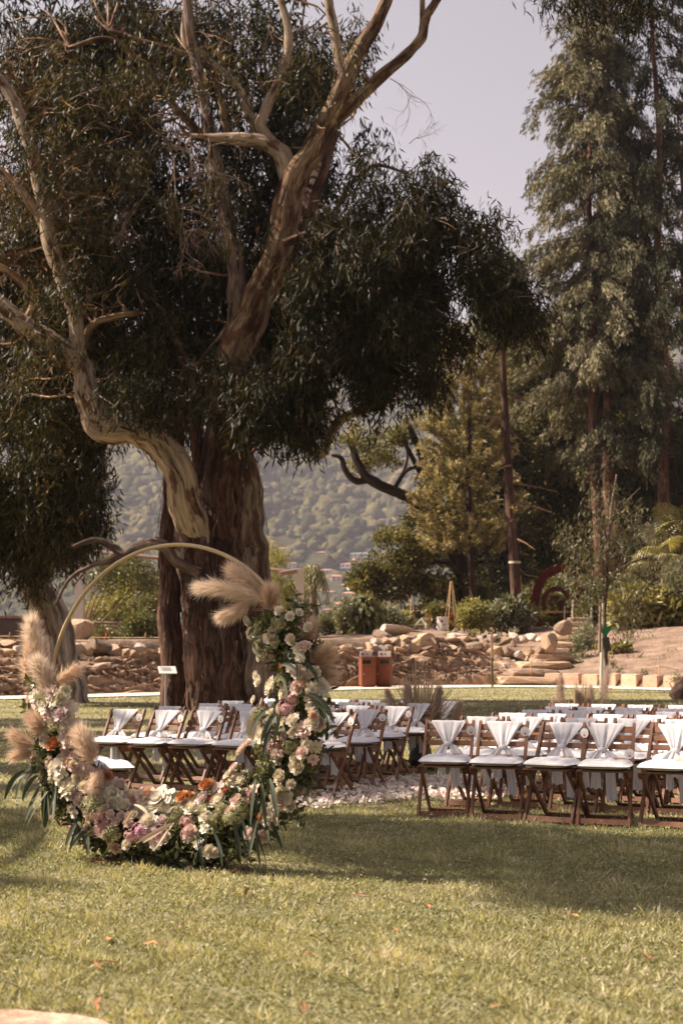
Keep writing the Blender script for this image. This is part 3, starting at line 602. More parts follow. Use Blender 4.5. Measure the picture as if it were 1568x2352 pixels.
side_euc(-9.8, 13.6, 'eucalyptus shading the lawn before the flower arch', [(sh(*q), w, 1.0) for q, w in (((-2.9, 8.9, 10), (.4, .32, .5)), ((-3.2, 9.6, 10), (.5, .4, .6)), ((-2.3, 8.6, 10), (.3, .2, .4)), ((-3.2, 10.5, 10), (.45, .4, .6)), ((.45, 10.15, 11), (.5, .3, .6)), ((.85, 9.45, 11), (.4, .25, .5)), ((.7, 10.7, 11.5), (.7, .28, .6)), ((2.25, 8.45, 12), (.45, .3, .6)), ((2.3, 7.95, 12), (.7, .36, .8)), ((2.2, 9.2, 12), (.6, .4, .8)), ((2.9, 8.8, 12.5), (.7, .5, .8)), ((1.5, 10.45, 12), (.8, .36, .7)), ((2.5, 10.2, 12), (.8, .4, .7)), ((3.3, 9.9, 12.5), (.8, .5, .7)), ((.9, 11.3, 12), (.7, .2, .5)))], 4600, 201)
side_euc(-12.6, 19.5, 'eucalyptus shading the chairs beside the lawn', [(sh(-.7, 14.0, 11), (1.0, .7, 1.0), 1), (sh(.6, 15.5, 12), (1.2, .9, 1.0), 1), (sh(2.0, 15.2, 13.5), (1.2, .7, 1.0), .9), (sh(3.4, 15.4, 14.5), (1.3, .8, 1.0), .9), (sh(-1.6, 17.2, 11), (1.6, 1.1, 1.2), 1), (sh(1.2, 17.6, 13), (1.6, .9, 1.1), .9), (sh(2.5, 12.8, 14), (.8, .35, .7), .5), (sh(1.5, 12.1, 14), (.6, .25, .5), .5), (sh(2.6, 11.7, 14.5), (.7, .2, .5), .45), (sh(.7, 12.9, 13), (.5, .3, .6), .5), (sh(-3.2, 15.2, 10.5), (.9, .4, .8), .6), (sh(-3.4, 20.5, 12), (2.2, 1.3, 1.2), 1), (sh(-4.8, 23.5, 13), (2.6, 1.8, 1.2), 1), (sh(-5.5, 27.5, 13), (2.4, 1.5, 1.2), 1), (sh(-2.9, 17.6, 12), (1.3, .7, 1.0), 1), (sh(-3.1, 12.6, 10.5), (.6, .35, .6), .7)], 4600, 202)
# the drooping branch that hangs in at the top edge belongs to a tree behind the photographer's right
rt = thing('eucalyptus_tree', 'eucalyptus reaching a drooping leafy branch over the lawn by the tall conifers', 'tree', (9.5, 22.0, .05))
Q = smooth_path([(9.5, 22, -.05, .4), (9.6, 22, 4, .34), (9.3, 22, 8, .27), (9.0, 22, 12, .2), (8.6, 22, 15, .1)], 5)
tpart('trunk', MB().tube(Q[:, :3], Q[:, 3], 20, .06, seed=71).mesh('trunk', True), m_bark_p, rt)
Q = smooth_path([(9.2, 22, 9.5, .13), (7.5, 22, 12.0, .10), (5.4, 22, 12.9, .06), (3.6, 22, 12.4, .03)], 5)
tpart('limb', MB().tube(Q[:, :3], Q[:, 3], 10, .1, seed=72).mesh('limb', True), m_bark_o, rt)
tpart('crown', droop('crown', [pxclump(1370, -10, 110, 55, 22, .6, 1), pxclump(1265, -40, 50, 50, 22, .5, .8), pxclump(1470, 10, 60, 60, 22, .6, 1), pxclump(1400, -160, 260, 110, 22, 1.2, .9), ((8.8, 22, 14.5), (2, 2, 1.2), .7)], 900, 12, g=np.random.default_rng(73), hang=.45), m_euc, rt, kind='stuff')

# ------------------------------------------------------------------ conifers and the wood behind the terrace
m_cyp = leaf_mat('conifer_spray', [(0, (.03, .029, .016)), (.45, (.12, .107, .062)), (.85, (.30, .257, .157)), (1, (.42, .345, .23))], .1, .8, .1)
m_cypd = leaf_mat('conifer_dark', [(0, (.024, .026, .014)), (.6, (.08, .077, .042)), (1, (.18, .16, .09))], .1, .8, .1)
m_redbark = bark_mat('bark_redwood', (.32, .18, .125), (.25, .13, .09), (.13, .06, .042), 10, 1.5, .9)
def conifer(root, px, pybase, Y, trunk_px, top_z, z0, rad, nb, per, seed, mat, lean=0.0, tass=(16, 5), leafl=(.2, .36), az=None, dens=1.0):
    g = np.random.default_rng(seed); base = np.array(at(px, pybase, Y)); base[2] = zg(base[0], base[1]) - .3
    hgt = top_z - base[2]; n = 14; Q = [(base[0] + lean * (k / n) + .12 * math.sin(k * 1.3 + seed), Y, base[2] + hgt * k / n, (trunk_px * Y / F) * (1.35 if k == 0 else 1.0) * (1 - .9 * k / n) ** .8 + .02) for k in range(n + 1)]
    Q = smooth_path(Q, 3); tpart('trunk', MB().tube(Q[:, :3], Q[:, 3], 18, .05, seed=seed, flute=.06).mesh('trunk', True), m_redbark, root)
    P, D, Ls, Ws, Rn = [], [], [], [], []; mb = MB()
    for k in range(nb):
        z = z0 + (top_z - z0) * (g.random() ** 1.05); f = (z - z0) / (top_z - z0)
        R = rad(f) * g.uniform(.65, 1.08); a = g.uniform(0, 2 * np.pi) if az is None else g.uniform(*az)
        out = np.array([math.cos(a), math.sin(a), 0]); xc = base[0] + lean * (z - base[2]) / hgt
        def pos(t): return np.array([xc, Y, z]) + out * R * t + np.array([0, 0, R * (.12 * t - .42 * t * t)])
        if k % 3 == 0: mb.tube([pos(t) for t in (0, .35, .7, 1)], (.05, .035, .022, .01), 4, cap=False)
        m = int(tass[0] * R / 3.5 * dens) + 3; rb = g.random()
        for t in g.uniform(.22, 1.02, m):
            c = pos(t) + g.normal(size=3) * np.array([.2, .2, .10]) * (.6 + .6 * t); nn = tass[1] * 4; hl_ = g.uniform(.6, 1.15)
            q = g.random((nn, 1)); hangv = unit(out * .5 + np.array([0, 0, -.95]) + g.normal(size=3) * .22)
            P.append(c + hangv * hl_ * (q - .25) + g.normal(size=(nn, 3)) * .075 * (1.1 - q * .4)); D.append(hangv + g.normal(size=(nn, 3)) * .26)
            Ls.append(g.uniform(*leafl, nn)); Ws.append(g.uniform(.045, .08, nn)); Rn.append(np.clip(rb * .3 + g.random() * .5 + g.random(nn) * .2, 0, 1))
    tpart('branches', mb.mesh('branches'), m_redbark, root, kind='stuff')
    tpart('crown', dia_mesh('crown', np.concatenate(P), np.concatenate(D), np.concatenate(Ls), np.concatenate(Ws), np.concatenate(Rn), g), mat, root, kind='stuff')
c1 = thing('conifer', 'tall sunlit conifer with feathery drooping sprays and a furrowed trunk', 'tree', gp(1376, 1440))
Yc = 74.0
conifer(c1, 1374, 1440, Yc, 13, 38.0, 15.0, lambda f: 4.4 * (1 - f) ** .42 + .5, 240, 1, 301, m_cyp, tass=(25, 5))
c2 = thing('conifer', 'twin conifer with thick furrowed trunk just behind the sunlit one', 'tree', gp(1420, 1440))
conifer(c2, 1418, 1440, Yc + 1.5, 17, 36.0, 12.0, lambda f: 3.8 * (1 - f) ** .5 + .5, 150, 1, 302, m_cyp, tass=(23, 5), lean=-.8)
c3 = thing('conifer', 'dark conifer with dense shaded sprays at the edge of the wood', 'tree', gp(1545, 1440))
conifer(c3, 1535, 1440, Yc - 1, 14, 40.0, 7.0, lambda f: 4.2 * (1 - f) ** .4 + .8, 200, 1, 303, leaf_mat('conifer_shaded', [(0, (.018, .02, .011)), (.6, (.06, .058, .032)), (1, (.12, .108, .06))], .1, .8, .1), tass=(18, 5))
c4 = thing('conifer', 'slim dark-trunked conifer with a pale band round its bare bole', 'tree', gp(1187, 1425))
Y4 = 61.2; Q = [(*at(a_, b2, Y4), w_ * Y4 / F) for a_, b2, w_ in ((1188, 1440, 13), (1180, 1300, 12), (1170, 1150, 11), (1162, 1000, 9), (1155, 850, 7), (1150, 700, 5), (1146, 600, 2))]
Q = smooth_path(Q, 5); tpart('trunk', MB().tube(Q[:, :3], Q[:, 3], 14, .06, seed=9, flute=.05).mesh('trunk', True), bark_mat('bark_brown', (.19, .105, .075), (.14, .075, .052), (.07, .036, .026), 10, 1.5, .9), c4)
p = at(1181, 1292, Y4); tpart('band', MB().tube([p + Vector((0, 0, -.05)), p + Vector((0, 0, .05))], (.262, .262), 14).mesh('band'), M('band', (.55, .45, .33), None, 5, .8), c4)
g = np.random.default_rng(44); mb = MB()
for k in range(9):
    z_ = 900 + k * 42; a_ = g.uniform(0, 6.28); p0 = np.array(at(1160 + (z_ - 850) * .06, z_, Y4)); o2 = np.array([math.cos(a_), math.sin(a_), -.1 - .2 * g.random()])
    mb.tube([p0, p0 + o2 * 1.0, p0 + o2 * 2.0 + np.array([0, 0, -.1])], (.05, .03, .012), 5, cap=False)
tpart('branches', mb.mesh('branches'), m_redbark, c4, kind='stuff')
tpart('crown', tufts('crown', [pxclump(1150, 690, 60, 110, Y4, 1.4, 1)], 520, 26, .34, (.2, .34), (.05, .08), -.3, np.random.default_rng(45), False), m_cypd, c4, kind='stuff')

c6 = thing('conifer', 'slender dark conifer deep in the wood behind the twin furrowed trunks', 'tree', (at(1475, 1440, 88).x, 88, zg(at(1475, 1440, 88).x, 88)))
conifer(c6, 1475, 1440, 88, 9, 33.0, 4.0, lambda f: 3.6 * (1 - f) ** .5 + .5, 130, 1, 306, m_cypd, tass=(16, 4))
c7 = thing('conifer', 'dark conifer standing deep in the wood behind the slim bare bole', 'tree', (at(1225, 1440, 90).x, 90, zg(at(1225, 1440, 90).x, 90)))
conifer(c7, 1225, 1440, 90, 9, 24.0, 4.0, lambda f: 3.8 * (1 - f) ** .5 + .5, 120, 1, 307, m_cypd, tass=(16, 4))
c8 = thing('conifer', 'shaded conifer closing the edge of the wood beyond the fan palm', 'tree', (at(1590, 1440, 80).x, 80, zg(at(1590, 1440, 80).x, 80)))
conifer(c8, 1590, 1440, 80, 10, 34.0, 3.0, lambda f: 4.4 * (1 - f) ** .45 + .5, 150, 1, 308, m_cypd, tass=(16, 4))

# golden foxtail conifer: clustered plumes
c5 = thing('conifer', 'golden-tipped conifer with plump foxtail plumes beside the dark oak', 'tree', gp(1085, 1425))
Y5 = 63.4; m_gold = leaf_mat('golden_plume', [(0, (.07, .058, .026)), (.5, (.24, .195, .095)), (.85, (.46, .37, .20)), (1, (.58, .47, .29))], .2, .7, .15)
Q = smooth_path([(*at(a_, b2, Y5), w_ * Y5 / F) for a_, b2, w_ in ((1092, 1440, 9), (1082, 1300, 8), (1075, 1100, 6), (1078, 950, 4), (1082, 800, 2))], 5)
tpart('trunk', MB().tube(Q[:, :3], Q[:, 3], 12, .08, seed=12).mesh('trunk', True), bark_mat('bark_umber', (.11, .07, .05), (.08, .05, .038), (.045, .03, .022), 7, 1.5, .9), c5)
g = np.random.default_rng(46); P, D, Ls, Ws, Rn = [], [], [], [], []
for k in range(460):
    f = g.random() ** .9; py_ = 775 + f * 500; half = 26 + 85 * f ** .7 if f < .75 else 105 - 120 * (f - .75)
    u = g.uniform(-1, 1); c = np.array(at(1078 - 10 * f + u * half, py_, Y5 + g.uniform(-1.9, 1.9)))
    out = unit(np.array([u * .9 + g.normal() * .3, g.normal() * .6 - .2, .55])); nn = 95; q = g.random((nn, 1)); L_ = g.uniform(.6, 1.1)
    ax = c + out * L_ * q; rad = unit(g.normal(size=(nn, 3))); P.append(ax); D.append(rad + out * .9); Ls.append(g.uniform(.15, .28, nn)); Ws.append(g.uniform(.04, .07, nn)); Rn.append(np.clip(.2 + .5 * q[:, 0] + g.normal(size=nn) * .15, 0, 1))
tpart('crown', dia_mesh('crown', np.concatenate(P), np.concatenate(D), np.concatenate(Ls), np.concatenate(Ws), np.concatenate(Rn), g), m_gold, c5, kind='stuff')

# dark-limbed oak
m_oakl = leaf_mat('oak_leaf', [(0, (.035, .037, .014)), (.5, (.12, .11, .043)), (.88, (.28, .24, .105)), (.96, (.34, .15, .06)), (1, (.34, .12, .045))], .3, .6, .15)
m_oakb = bark_mat('bark_dark', (.085, .055, .042), (.06, .038, .03), (.03, .02, .016), 7, 1.5, .9)
oak = thing('oak_tree', 'dark-barked oak with one crooked bough stretched toward the mountain view', 'tree', gp(1090, 1420))
Yo = 66.0
for i, (pts, dd) in enumerate([([(1085, 1440, 24), (1068, 1340, 20), (1040, 1260, 17), (1010, 1190, 14), (985, 1120, 11), (970, 1050, 9), (930, 960, 6)], 0), ([(1015, 1195, 13), (975, 1166, 13), (930, 1140, 12), (880, 1118, 12), (845, 1098, 11), (820, 1060, 9), (805, 1020, 7), (780, 1000, 4)], -.3),
      ([(848, 1100, 8), (818, 1105, 8), (795, 1085, 7), (782, 1052, 6), (760, 1045, 3)], -.3), ([(1040, 1260, 12), (1050, 1150, 10), (1040, 1040, 8), (1015, 960, 6), (1000, 880, 4)], .4), ([(1060, 1320, 8), (1020, 1290, 6), (960, 1300, 5), (900, 1330, 4), (860, 1350, 2)], -.2),
      ([(905, 1122, 5), (925, 1090, 5), (945, 1075, 4), (975, 1075, 2)], -.3), ([(925, 1090, 4), (935, 1050, 3), (930, 1010, 2)], -.3), ([(1000, 1170, 7), (960, 1080, 6), (930, 1020, 5), (900, 990, 3)], .2)]):
    tpart('trunk' if i == 0 else 'limb', limb_mesh('limb', pts, Yo + dd, 14 if i < 2 else 9, .12, 5, 300 + i), m_oakb, oak)
OAK = [(890, 1040, 90, 55, Yo, 1.6, .45), (820, 1010, 50, 30, Yo, 1.0, .3), (960, 1010, 70, 50, Yo, 1.4, .45), (980, 1250, 95, 65, Yo, 1.6, 1.0), (920, 1330, 90, 50, Yo, 1.5, 1.0), (870, 1300, 50, 30, Yo, 1.0, .6), (1000, 1360, 110, 50, Yo, 1.5, .9), (1060, 1180, 70, 70, Yo + 1, 1.5, .7), (990, 1110, 50, 50, Yo, 1.2, .4), (860, 1380, 45, 28, Yo - .5, .9, .5), (950, 1190, 50, 40, Yo, 1.0, .5)]
tpart('crown', tufts('crown', [pxclump(*c) for c in shatter(OAK, 9, np.random.default_rng(48), (.2, .4), 1.0)], 1250, 24, .34, (.11, .19), (.07, .12), .2, np.random.default_rng(47)), m_oakl, oak, kind='stuff')

# the wood behind: separate trees filling in between
m_wood = leaf_mat('wood_leaf', [(0, (.03, .031, .013)), (.5, (.11, .10, .044)), (.9, (.27, .225, .10)), (1, (.34, .20, .10))], .2, .7, .12)
WOOD = [(1110, 1440, 78, [(1110, 1050, 95, 120), (1100, 1230, 100, 90), (1130, 1340, 90, 60)], 'broad green tree filling the gap behind the slim conifer'),
        (1235, 1440, 82, [(1235, 1000, 110, 150), (1240, 1200, 110, 130), (1210, 850, 80, 110), (1250, 1340, 100, 70)], 'tall mixed-green tree between the slim conifer and the furrowed twin trunks'),
        (1330, 1440, 84, [(1330, 1120, 90, 130), (1320, 1290, 90, 90), (1320, 960, 70, 90)], 'dusky tree standing behind the red willow spiral'),
        (1480, 1440, 86, [(1480, 1080, 110, 160), (1500, 1280, 110, 110), (1460, 880, 80, 100)], 'dark tree behind the fan palm'),
        (1600, 1440, 84, [(1590, 1150, 110, 190), (1580, 1350, 90, 90)], 'dark broad tree beyond the fan palm and leafy bank'),
        (1010, 1440, 92, [(1030, 1390, 60, 45), (1080, 1400, 70, 40)], 'low shaded tree behind the oak')]
for i, (px_, pb, Yw, cl, lab) in enumerate(WOOD):
    b0 = at(px_, pb, Yw); w = thing('broadleaf_tree', lab, 'tree', (b0.x, Yw, zg(b0.x, Yw)))
    top = at(cl[0][0], cl[0][1], Yw); z0_ = zg(b0.x, Yw) - .3
    Q = smooth_path([(b0.x, Yw, z0_, .26), (b0.x + .2, Yw, z0_ + (top.z - z0_) * .5, .2), (top.x, Yw, top.z, .06)], 6)
    tpart('trunk', MB().tube(Q[:, :3], Q[:, 3], 10, .08, seed=400 + i).mesh('trunk', True), m_redbark, w)
    mb = MB(); g = np.random.default_rng(420 + i)
    for c in cl:
        cc = np.array(at(c[0], c[1], Yw)); st = np.array([b0.x, Yw, max(z0_ + 1, cc[2] - 2.5)])
        for q in range(3):
            e = cc + g.normal(size=3) * np.array([c[2], 40, c[3]]) * Yw / F * .5; mb.tube([st, (st + e) / 2 + np.array([0, 0, .3]), e], (.09, .06, .02), 5, cap=False)
    tpart('branches', mb.mesh('branches'), m_redbark, w, kind='stuff')
    n = int(sum(c[2] * c[3] for c in cl) / 23)
    tpart('crown', tufts('crown', [pxclump(*c, Yw, 2.2, 1.0) for c in cl], n, 22, .5, (.22, .4), (.10, .17), -.1 if i % 2 else .2, np.random.default_rng(440 + i), False, .8), m_wood if i % 2 else m_cypd, w, kind='stuff')
# ------------------------------------------------------------------ stones, steps, edging
m_stone = M('sandstone', (.29, .185, .12), (.41, .29, .205), 2.6, .9, .8, 9, var=.5, c3=(.16, .095, .06))
m_stone2 = M('grey_stone', (.40, .32, .27), (.49, .41, .35), 2.5, .9, .6, 9, var=.25, c3=(.30, .22, .18))
m_block = M('edging_block', (.50, .30, .19), (.58, .40, .29), 3.0, .9, .5, 14, var=.2, c3=(.42, .22, .13))
def ico(sub):
    import bmesh
    bm = bmesh.new(); bmesh.ops.create_icosphere(bm, subdivisions=sub, radius=1.0)
    V = np.array([v.co[:] for v in bm.verts]); Fc = [tuple(v.index for v in f.verts) for f in bm.faces]; bm.free(); return V, Fc
def stone_mesh(seed, boxy=.55, sub=2, rough=.16):
    V, Fc = ico(sub); V = np.sign(V) * np.abs(V) ** boxy; V /= np.abs(V).max()
    V *= (1 + rough * snoise(V, seed, 3, 1.3) + .05 * snoise(V, seed + 9, 2, 4.0))[:, None]
    r = np.random.default_rng(seed)
    for k in range(13):                      # split faces: shave flat facets
        n = unit(r.normal(size=3)); d = r.uniform(.48, .74); h = V @ n - d; V = V - np.where(h > 0, h, 0)[:, None] * n
    me = bpy.data.meshes.new('stone'); me.from_pydata(V.tolist(), [], Fc); return me
def rslab(seed):
    V, Fc = ico(2); V = np.sign(V) * np.abs(V) ** .42; V /= np.abs(V).max(); V *= (1 + .08 * snoise(V, seed, 3, 2.0) + .04 * snoise(V, seed + 3, 2, 5.0))[:, None]
    me = bpy.data.meshes.new('slab'); me.from_pydata(V.tolist(), [], Fc); return me
STONES = [stone_mesh(500 + i, (.5, .6, .75)[i % 3]) for i in range(9)]
STONES_B = [m.copy() for m in STONES]
for m_ in STONES: m_.materials.append(m_stone)
for m_ in STONES_B: m_.materials.append(m_stone2)
SLABS = [rslab(540 + i) for i in range(5)]
for m_ in SLABS: m_.materials.append(m_stone)
g = np.random.default_rng(51)
def put_stone(parent, px, py, w, h, Y=None, name='stone', mesh=None, deep=.8, tilt=.2):
    """px,py centre; w,h in photo pixels"""
    if Y is None:                              # on the slope: depth from the ground under its foot
        Y = gp(px, min(py + h * .35, 1582)).y + .1
    p = at(px, py, Y); k = Y / F; me = mesh or (STONES if g.random() < .72 else STONES_B)[g.integers(0, 9)]
    o = obj(name, me, None, parent); big = 1.0 if mesh in SLABS or mesh is not None and len(mesh.vertices) > 300 else 1.3; o.scale = (w * k * .56 * big, w * k * .5 * deep * big, h * k * .58 * big)
    o.rotation_euler = (g.uniform(-tilt, tilt), g.uniform(-tilt, tilt), g.uniform(-.5, .5)); o.location = p
    if parent is not None: o.location = p - parent.location
    return o
def stone_row(parent, x0, x1, y0, y1, wr, hr, Y, jit=3):
    x = x0
    while x < x1:
        w = g.uniform(*wr) * g.choice([.6, .8, 1.0]); h = g.uniform(*hr) * g.uniform(.65, 1.0); f = (x - x0) / (x1 - x0)
        put_stone(parent, x + w / 2, y0 + (y1 - y0) * f + g.uniform(-jit, jit) - h / 2 + 4, w * 1.12, h * 1.15, Y if not callable(Y) else Y(x))
        x += w * .93
def bankY(px, s):                             # depth where a view column reaches path + s metres
    Y = np.arange(30, 70, .05); X = (px - 784) / F * Y; return float(Y[int(np.argmax(Y >= ypath(X) + s))])
wl_ = thing('rock_wall', 'low dry wall of tan boulders along the terrace above the waste bins', 'wall', (1.5, bankY(900, 5.8), 1.9))
for (x0, x1, y0, y1, wr, hr, s) in ((745, 830, 1492, 1492, (14, 26), (10, 18), 5.4), (830, 905, 1500, 1494, (22, 34), (16, 26), 5.5), (850, 930, 1478, 1472, (20, 34), (14, 24), 5.9), (905, 1130, 1494, 1494, (20, 42), (18, 30), 5.7), (920, 1240, 1474, 1470, (18, 34), (12, 20), 6.1),
                                    (1120, 1245, 1505, 1500, (20, 38), (20, 32), 5.4), (1180, 1250, 1523, 1520, (14, 26), (8, 14), 5.0), (1000, 1180, 1512, 1520, (10, 22), (6, 12), 5.2)):
    stone_row(wl_, x0, x1, y0, y1, wr, hr, lambda x, s=s: bankY(x, s))
wl2 = thing('rock_wall', 'loose wall of round tan boulders below the pergola terrace', 'wall', (-7, bankY(220, 5.8), 1.9))
for (x0, x1, y0, y1, wr, hr, s) in ((-20, 60, 1500, 1500, (36, 50), (16, 20), 5.4), (148, 200, 1498, 1504, (22, 34), (20, 28), 5.5), (250, 345, 1506, 1506, (18, 34), (20, 34), 5.4), (330, 400, 1510, 1512, (26, 44), (24, 32), 5.4), (-20, 70, 1478, 1478, (30, 46), (12, 18), 6.0), (150, 400, 1488, 1490, (16, 30), (10, 16), 6.0), (600, 760, 1500, 1495, (18, 36), (12, 22), 5.5), (440, 600, 1505, 1502, (22, 38), (14, 26), 5.5)):
    stone_row(wl2, x0, x1, y0, y1, wr, hr, lambda x, s=s: bankY(x, s))
def boulder(px, py, w, h, Y, label, mat_b=False, deep=.9, rz=0.0, tilt=.15, k=0):
    o = put_stone(None, px, py, w, h, Y, 'boulder', (STONES_B if mat_b else STONES)[k], deep, tilt); o.rotation_euler[2] = rz
    return tag(o, label, 'boulder')
boulder(186, 1448, 60, 58, bankY(186, 7.2), 'tall slanting tan boulder on the terrace below the pergola', rz=.4, k=2).rotation_euler = (0, -.5, .3)
boulder(228, 1486, 56, 36, bankY(228, 5.5), 'broad sunlit boulder bedded in the wall beside the leaning eucalyptus', k=1)
boulder(962, 1480, 58, 46, bankY(962, 6.0), 'big peaked brown boulder on top of the wall', k=5)
boulder(905, 1448, 72, 28, bankY(905, 6.8), 'long pale grey boulder lying behind the wall', True, k=4)
boulder(1262, 1477, 38, 52, bankY(1262, 5.6), 'upright egg-shaped brown boulder beside the stone steps', k=8, tilt=.05)
boulder(1290, 1440, 34, 32, bankY(1280, 7.0), 'round tan boulder at the head of the stone steps', k=5)
boulder(880, 1462, 40, 26, bankY(880, 6.6), 'rounded tan boulder heaped on the wall beside the waste bins', k=2)
boulder(855, 1490, 44, 28, bankY(855, 5.7), 'wide rust-brown boulder above the waste bins', k=8)
boulder(1046, 1462, 44, 18, bankY(1046, 6.6), 'flat white-topped boulder on the wall', True, k=1)
m_dark_rock = M('dark_boulder', (.10, .06, .045), (.17, .105, .075), 6, .9, .9, 30)
dk = stone_mesh(577, .8, 3, .1); dk.materials.append(m_dark_rock)
o = put_stone(None, 1590, 1583, 125, 70, 38.0, 'boulder', dk, .9, .05); o.rotation_euler = (0, -.45, .2); tag(o, 'rough dark brown boulder lying on the lawn below the block edging', 'boulder')
# loose stones tumbled on the outcrop
for k, (px_, py_, w, h) in enumerate([(20, 1560, 40, 14), (70, 1540, 34, 14), (60, 1572, 44, 16), (230, 1530, 40, 14), (300, 1545, 36, 14), (350, 1530, 30, 16), (1160, 1530, 24, 16), (1190, 1548, 26, 12), (805, 1520, 22, 12), (780, 1512, 20, 12), (1010, 1530, 26, 10), (1075, 1545, 28, 10)]):
    o = put_stone(None, px_, py_, w, h, gp(px_, py_ + h * .3).y + .1, 'loose_stone', None, .8); tag(o, 'loose tan stone lying on the bedrock outcrop', 'stone', 'loose stones on the outcrop')
# steps
st_ = thing('stone_steps', 'rustic stair of rough stone slabs climbing beside the rock wall', 'steps', gp(1210, 1572))
SL = [(1210, 1565, 122, 15), (1222, 1546, 102, 17), (1242, 1528, 112, 14), (1258, 1513, 92, 18), (1268, 1497, 70, 14), (1282, 1484, 60, 15), (1298, 1469, 56, 14), (1302, 1457, 50, 9), (1306, 1448, 58, 9), (1316, 1437, 56, 13), (1330, 1426, 48, 12)]
for i, (px_, py_, w, h) in enumerate(SL):
    Y = 49.3 + i * 1.0; put_stone(st_, px_, py_, w * 1.02, h * 1.12, Y, 'slab', SLABS[i % 5], 1.1, .04).rotation_euler[2] = g.uniform(-.06, .06)
    k = Y / F; p = at(px_ + 4, py_, Y + .25)            # packing behind the tread so that no slab floats
    base = zg(p.x, p.y); h_ = max(p.z - base, .05)
    put_stone(st_, px_ + g.uniform(-w * .2, w * .2), py_ + h * .4, w * .8, h * 1.3, Y + .3, 'stone', None, 1.0, .05)
    put_stone(st_, px_ + g.uniform(-w * .35, w * .35), py_ + h * .9, w * .5, h * 1.2, Y + .35, 'stone', None, 1.0, .05)
# block edging on the right
ed = thing('block_edging', 'low edging of squared orange sandstone blocks along the planted bed', 'edging', gp(1380, 1585))
def rblock(seed):
    import bmesh
    bm = bmesh.new(); bmesh.ops.create_cube(bm, size=2.0); bmesh.ops.subdivide_edges(bm, edges=bm.edges[:], cuts=2, use_grid_fill=True)
    V = np.array([v.co[:] for v in bm.verts]); Fc = [tuple(v.index for v in f.verts) for f in bm.faces]; bm.free()
    n = (np.abs(V) > .9).sum(1); V = V * np.where(n == 3, .93, np.where(n == 2, .97, 1.0))[:, None] * (1 + .035 * snoise(V, seed, 3, 2.0))[:, None]
    me = bpy.data.meshes.new('block'); me.from_pydata(V.tolist(), [], Fc); me.materials.append(m_block); return me
BL = [rblock(600 + i) for i in range(4)]
x = 6.95
while x < 14.5:
    w = g.uniform(.50, .68); xm = x + w / 2; y = float(ypath(xm)) + 2.5; z = zg(xm, y - .4)
    o = obj('block', BL[g.integers(0, 4)], None, ed, Vector((xm, y, z + .20)) - ed.location); o.scale = (w * .505, .22, g.uniform(.22, .26))
    o.rotation_euler = (0, 0, math.atan2(float(ypath(xm + .3) - ypath(xm - .3)), .6)); x += w * 1.02

# ------------------------------------------------------------------ waste bins, signs, posts
m_rust = M('rusted_steel', (.145, .038, .018), (.19, .058, .027), 5, .7, .15, 30, spec=.3, c3=(.14, .04, .02))
m_black = M('black_slot', (.012, .01, .01), None, 5, .6)
m_white = M('white_plate', (.74, .70, .66), (.70, .66, .62), 5, .5)
m_ink = M('grey_ink', (.12, .11, .11), None, 5, .8)
def heart_like(): pass
def waste_bin(px, label, yaw, slot_x):
    Y = bankY(px, 1.7); p = at(px, 1577, Y); z = zlawn(p.x, Y) + .03
    r = thing('waste_bin', label, 'waste bin', (p.x, Y, z), yaw, 'waste bins by the path')
    w, d, h = .47, .44, .88
    obj('plinth', MB().box((0, 0, .03), (w - .06, d - .06, .06)).mesh('plinth'), m_rust, r)
    obj('body', MB().box((0, 0, .06 + h / 2), (w, d, h)).mesh('body'), m_rust, r)
    obj('lid', MB().box((0, 0, .06 + h + .02), (w + .03, d + .03, .035)).mesh('lid'), m_rust, r)
    dr = obj('door', MB().box((.02, -d / 2 - .006, .38), (w - .12, .012, .56)).mesh('door'), m_rust, r)
    obj('knob', MB().tube([(-.16, -d / 2 - .01, .42), (-.16, -d / 2 - .035, .42)], (.012, .012), 8).mesh('knob'), m_white, dr)
    obj('slot', MB().box((slot_x, -d / 2 - .004, .06 + h - .13), (.28, .012, .12)).mesh('slot'), m_black, r)
    s = obj('sign_plate', MB().box((-.01, .1, .06 + h + .13), (.42, .015, .19)).mesh('sign_plate'), m_white, r)
    yy = .1 - .011; zc = .06 + h + .13; mb = MB()
    for x0, z0, ww, hh in ((-.15, .0, .012, .08), (-.10, .03, .06, .012), (-.13, .0, .01, .07), (-.07, .0, .01, .07), (-.10, -.03, .06, .012), (-.10, .0, .03, .035), (.02, .0, .022, .06), (.02, .0, .04, .025)):
        mb.box((x0 - .01, yy, zc + z0), (ww, .004, hh))
    obj('pictogram', mb.mesh('pictogram'), m_ink, s)
waste_bin(843, 'rusty orange waste bin with slot on the side away from its twin', .22, -.07)
waste_bin(882, 'rusty orange waste bin standing askew with slot toward the steps', -.25, .07)
# plant label lectern beside the great tree
m_steel = M('steel', (.42, .40, .38), (.36, .34, .33), 8, .4, metal=.6)
Y = 30.6; p = at(380, 1628, Y); z = zg(p.x, Y)
ls = thing('information_sign', 'slim steel information lectern with tilted white panel before the great trunk', 'sign', (p.x, Y, z), .35)
obj('post', MB().tube([(0, 0, -.05), (0, 0, .88)], (.022, .022), 10).mesh('post'), m_steel, ls)
Rm = Matrix.Rotation(math.radians(38), 3, 'X')
pn = obj('panel', MB().box((.03, -.02, .93), (.38, .24, .02), Rm).mesh('panel'), m_white, ls)
mb = MB()
for k in range(4): mb.box(Vector((.03, -.02, .93)) + Rm @ Vector((-.03 + .02 * (k % 2), .07 - .035 * k, .0125)), (.24 - .05 * (k % 2), .008, .003), Rm)
obj('lettering', mb.mesh('lettering'), m_ink, pn)
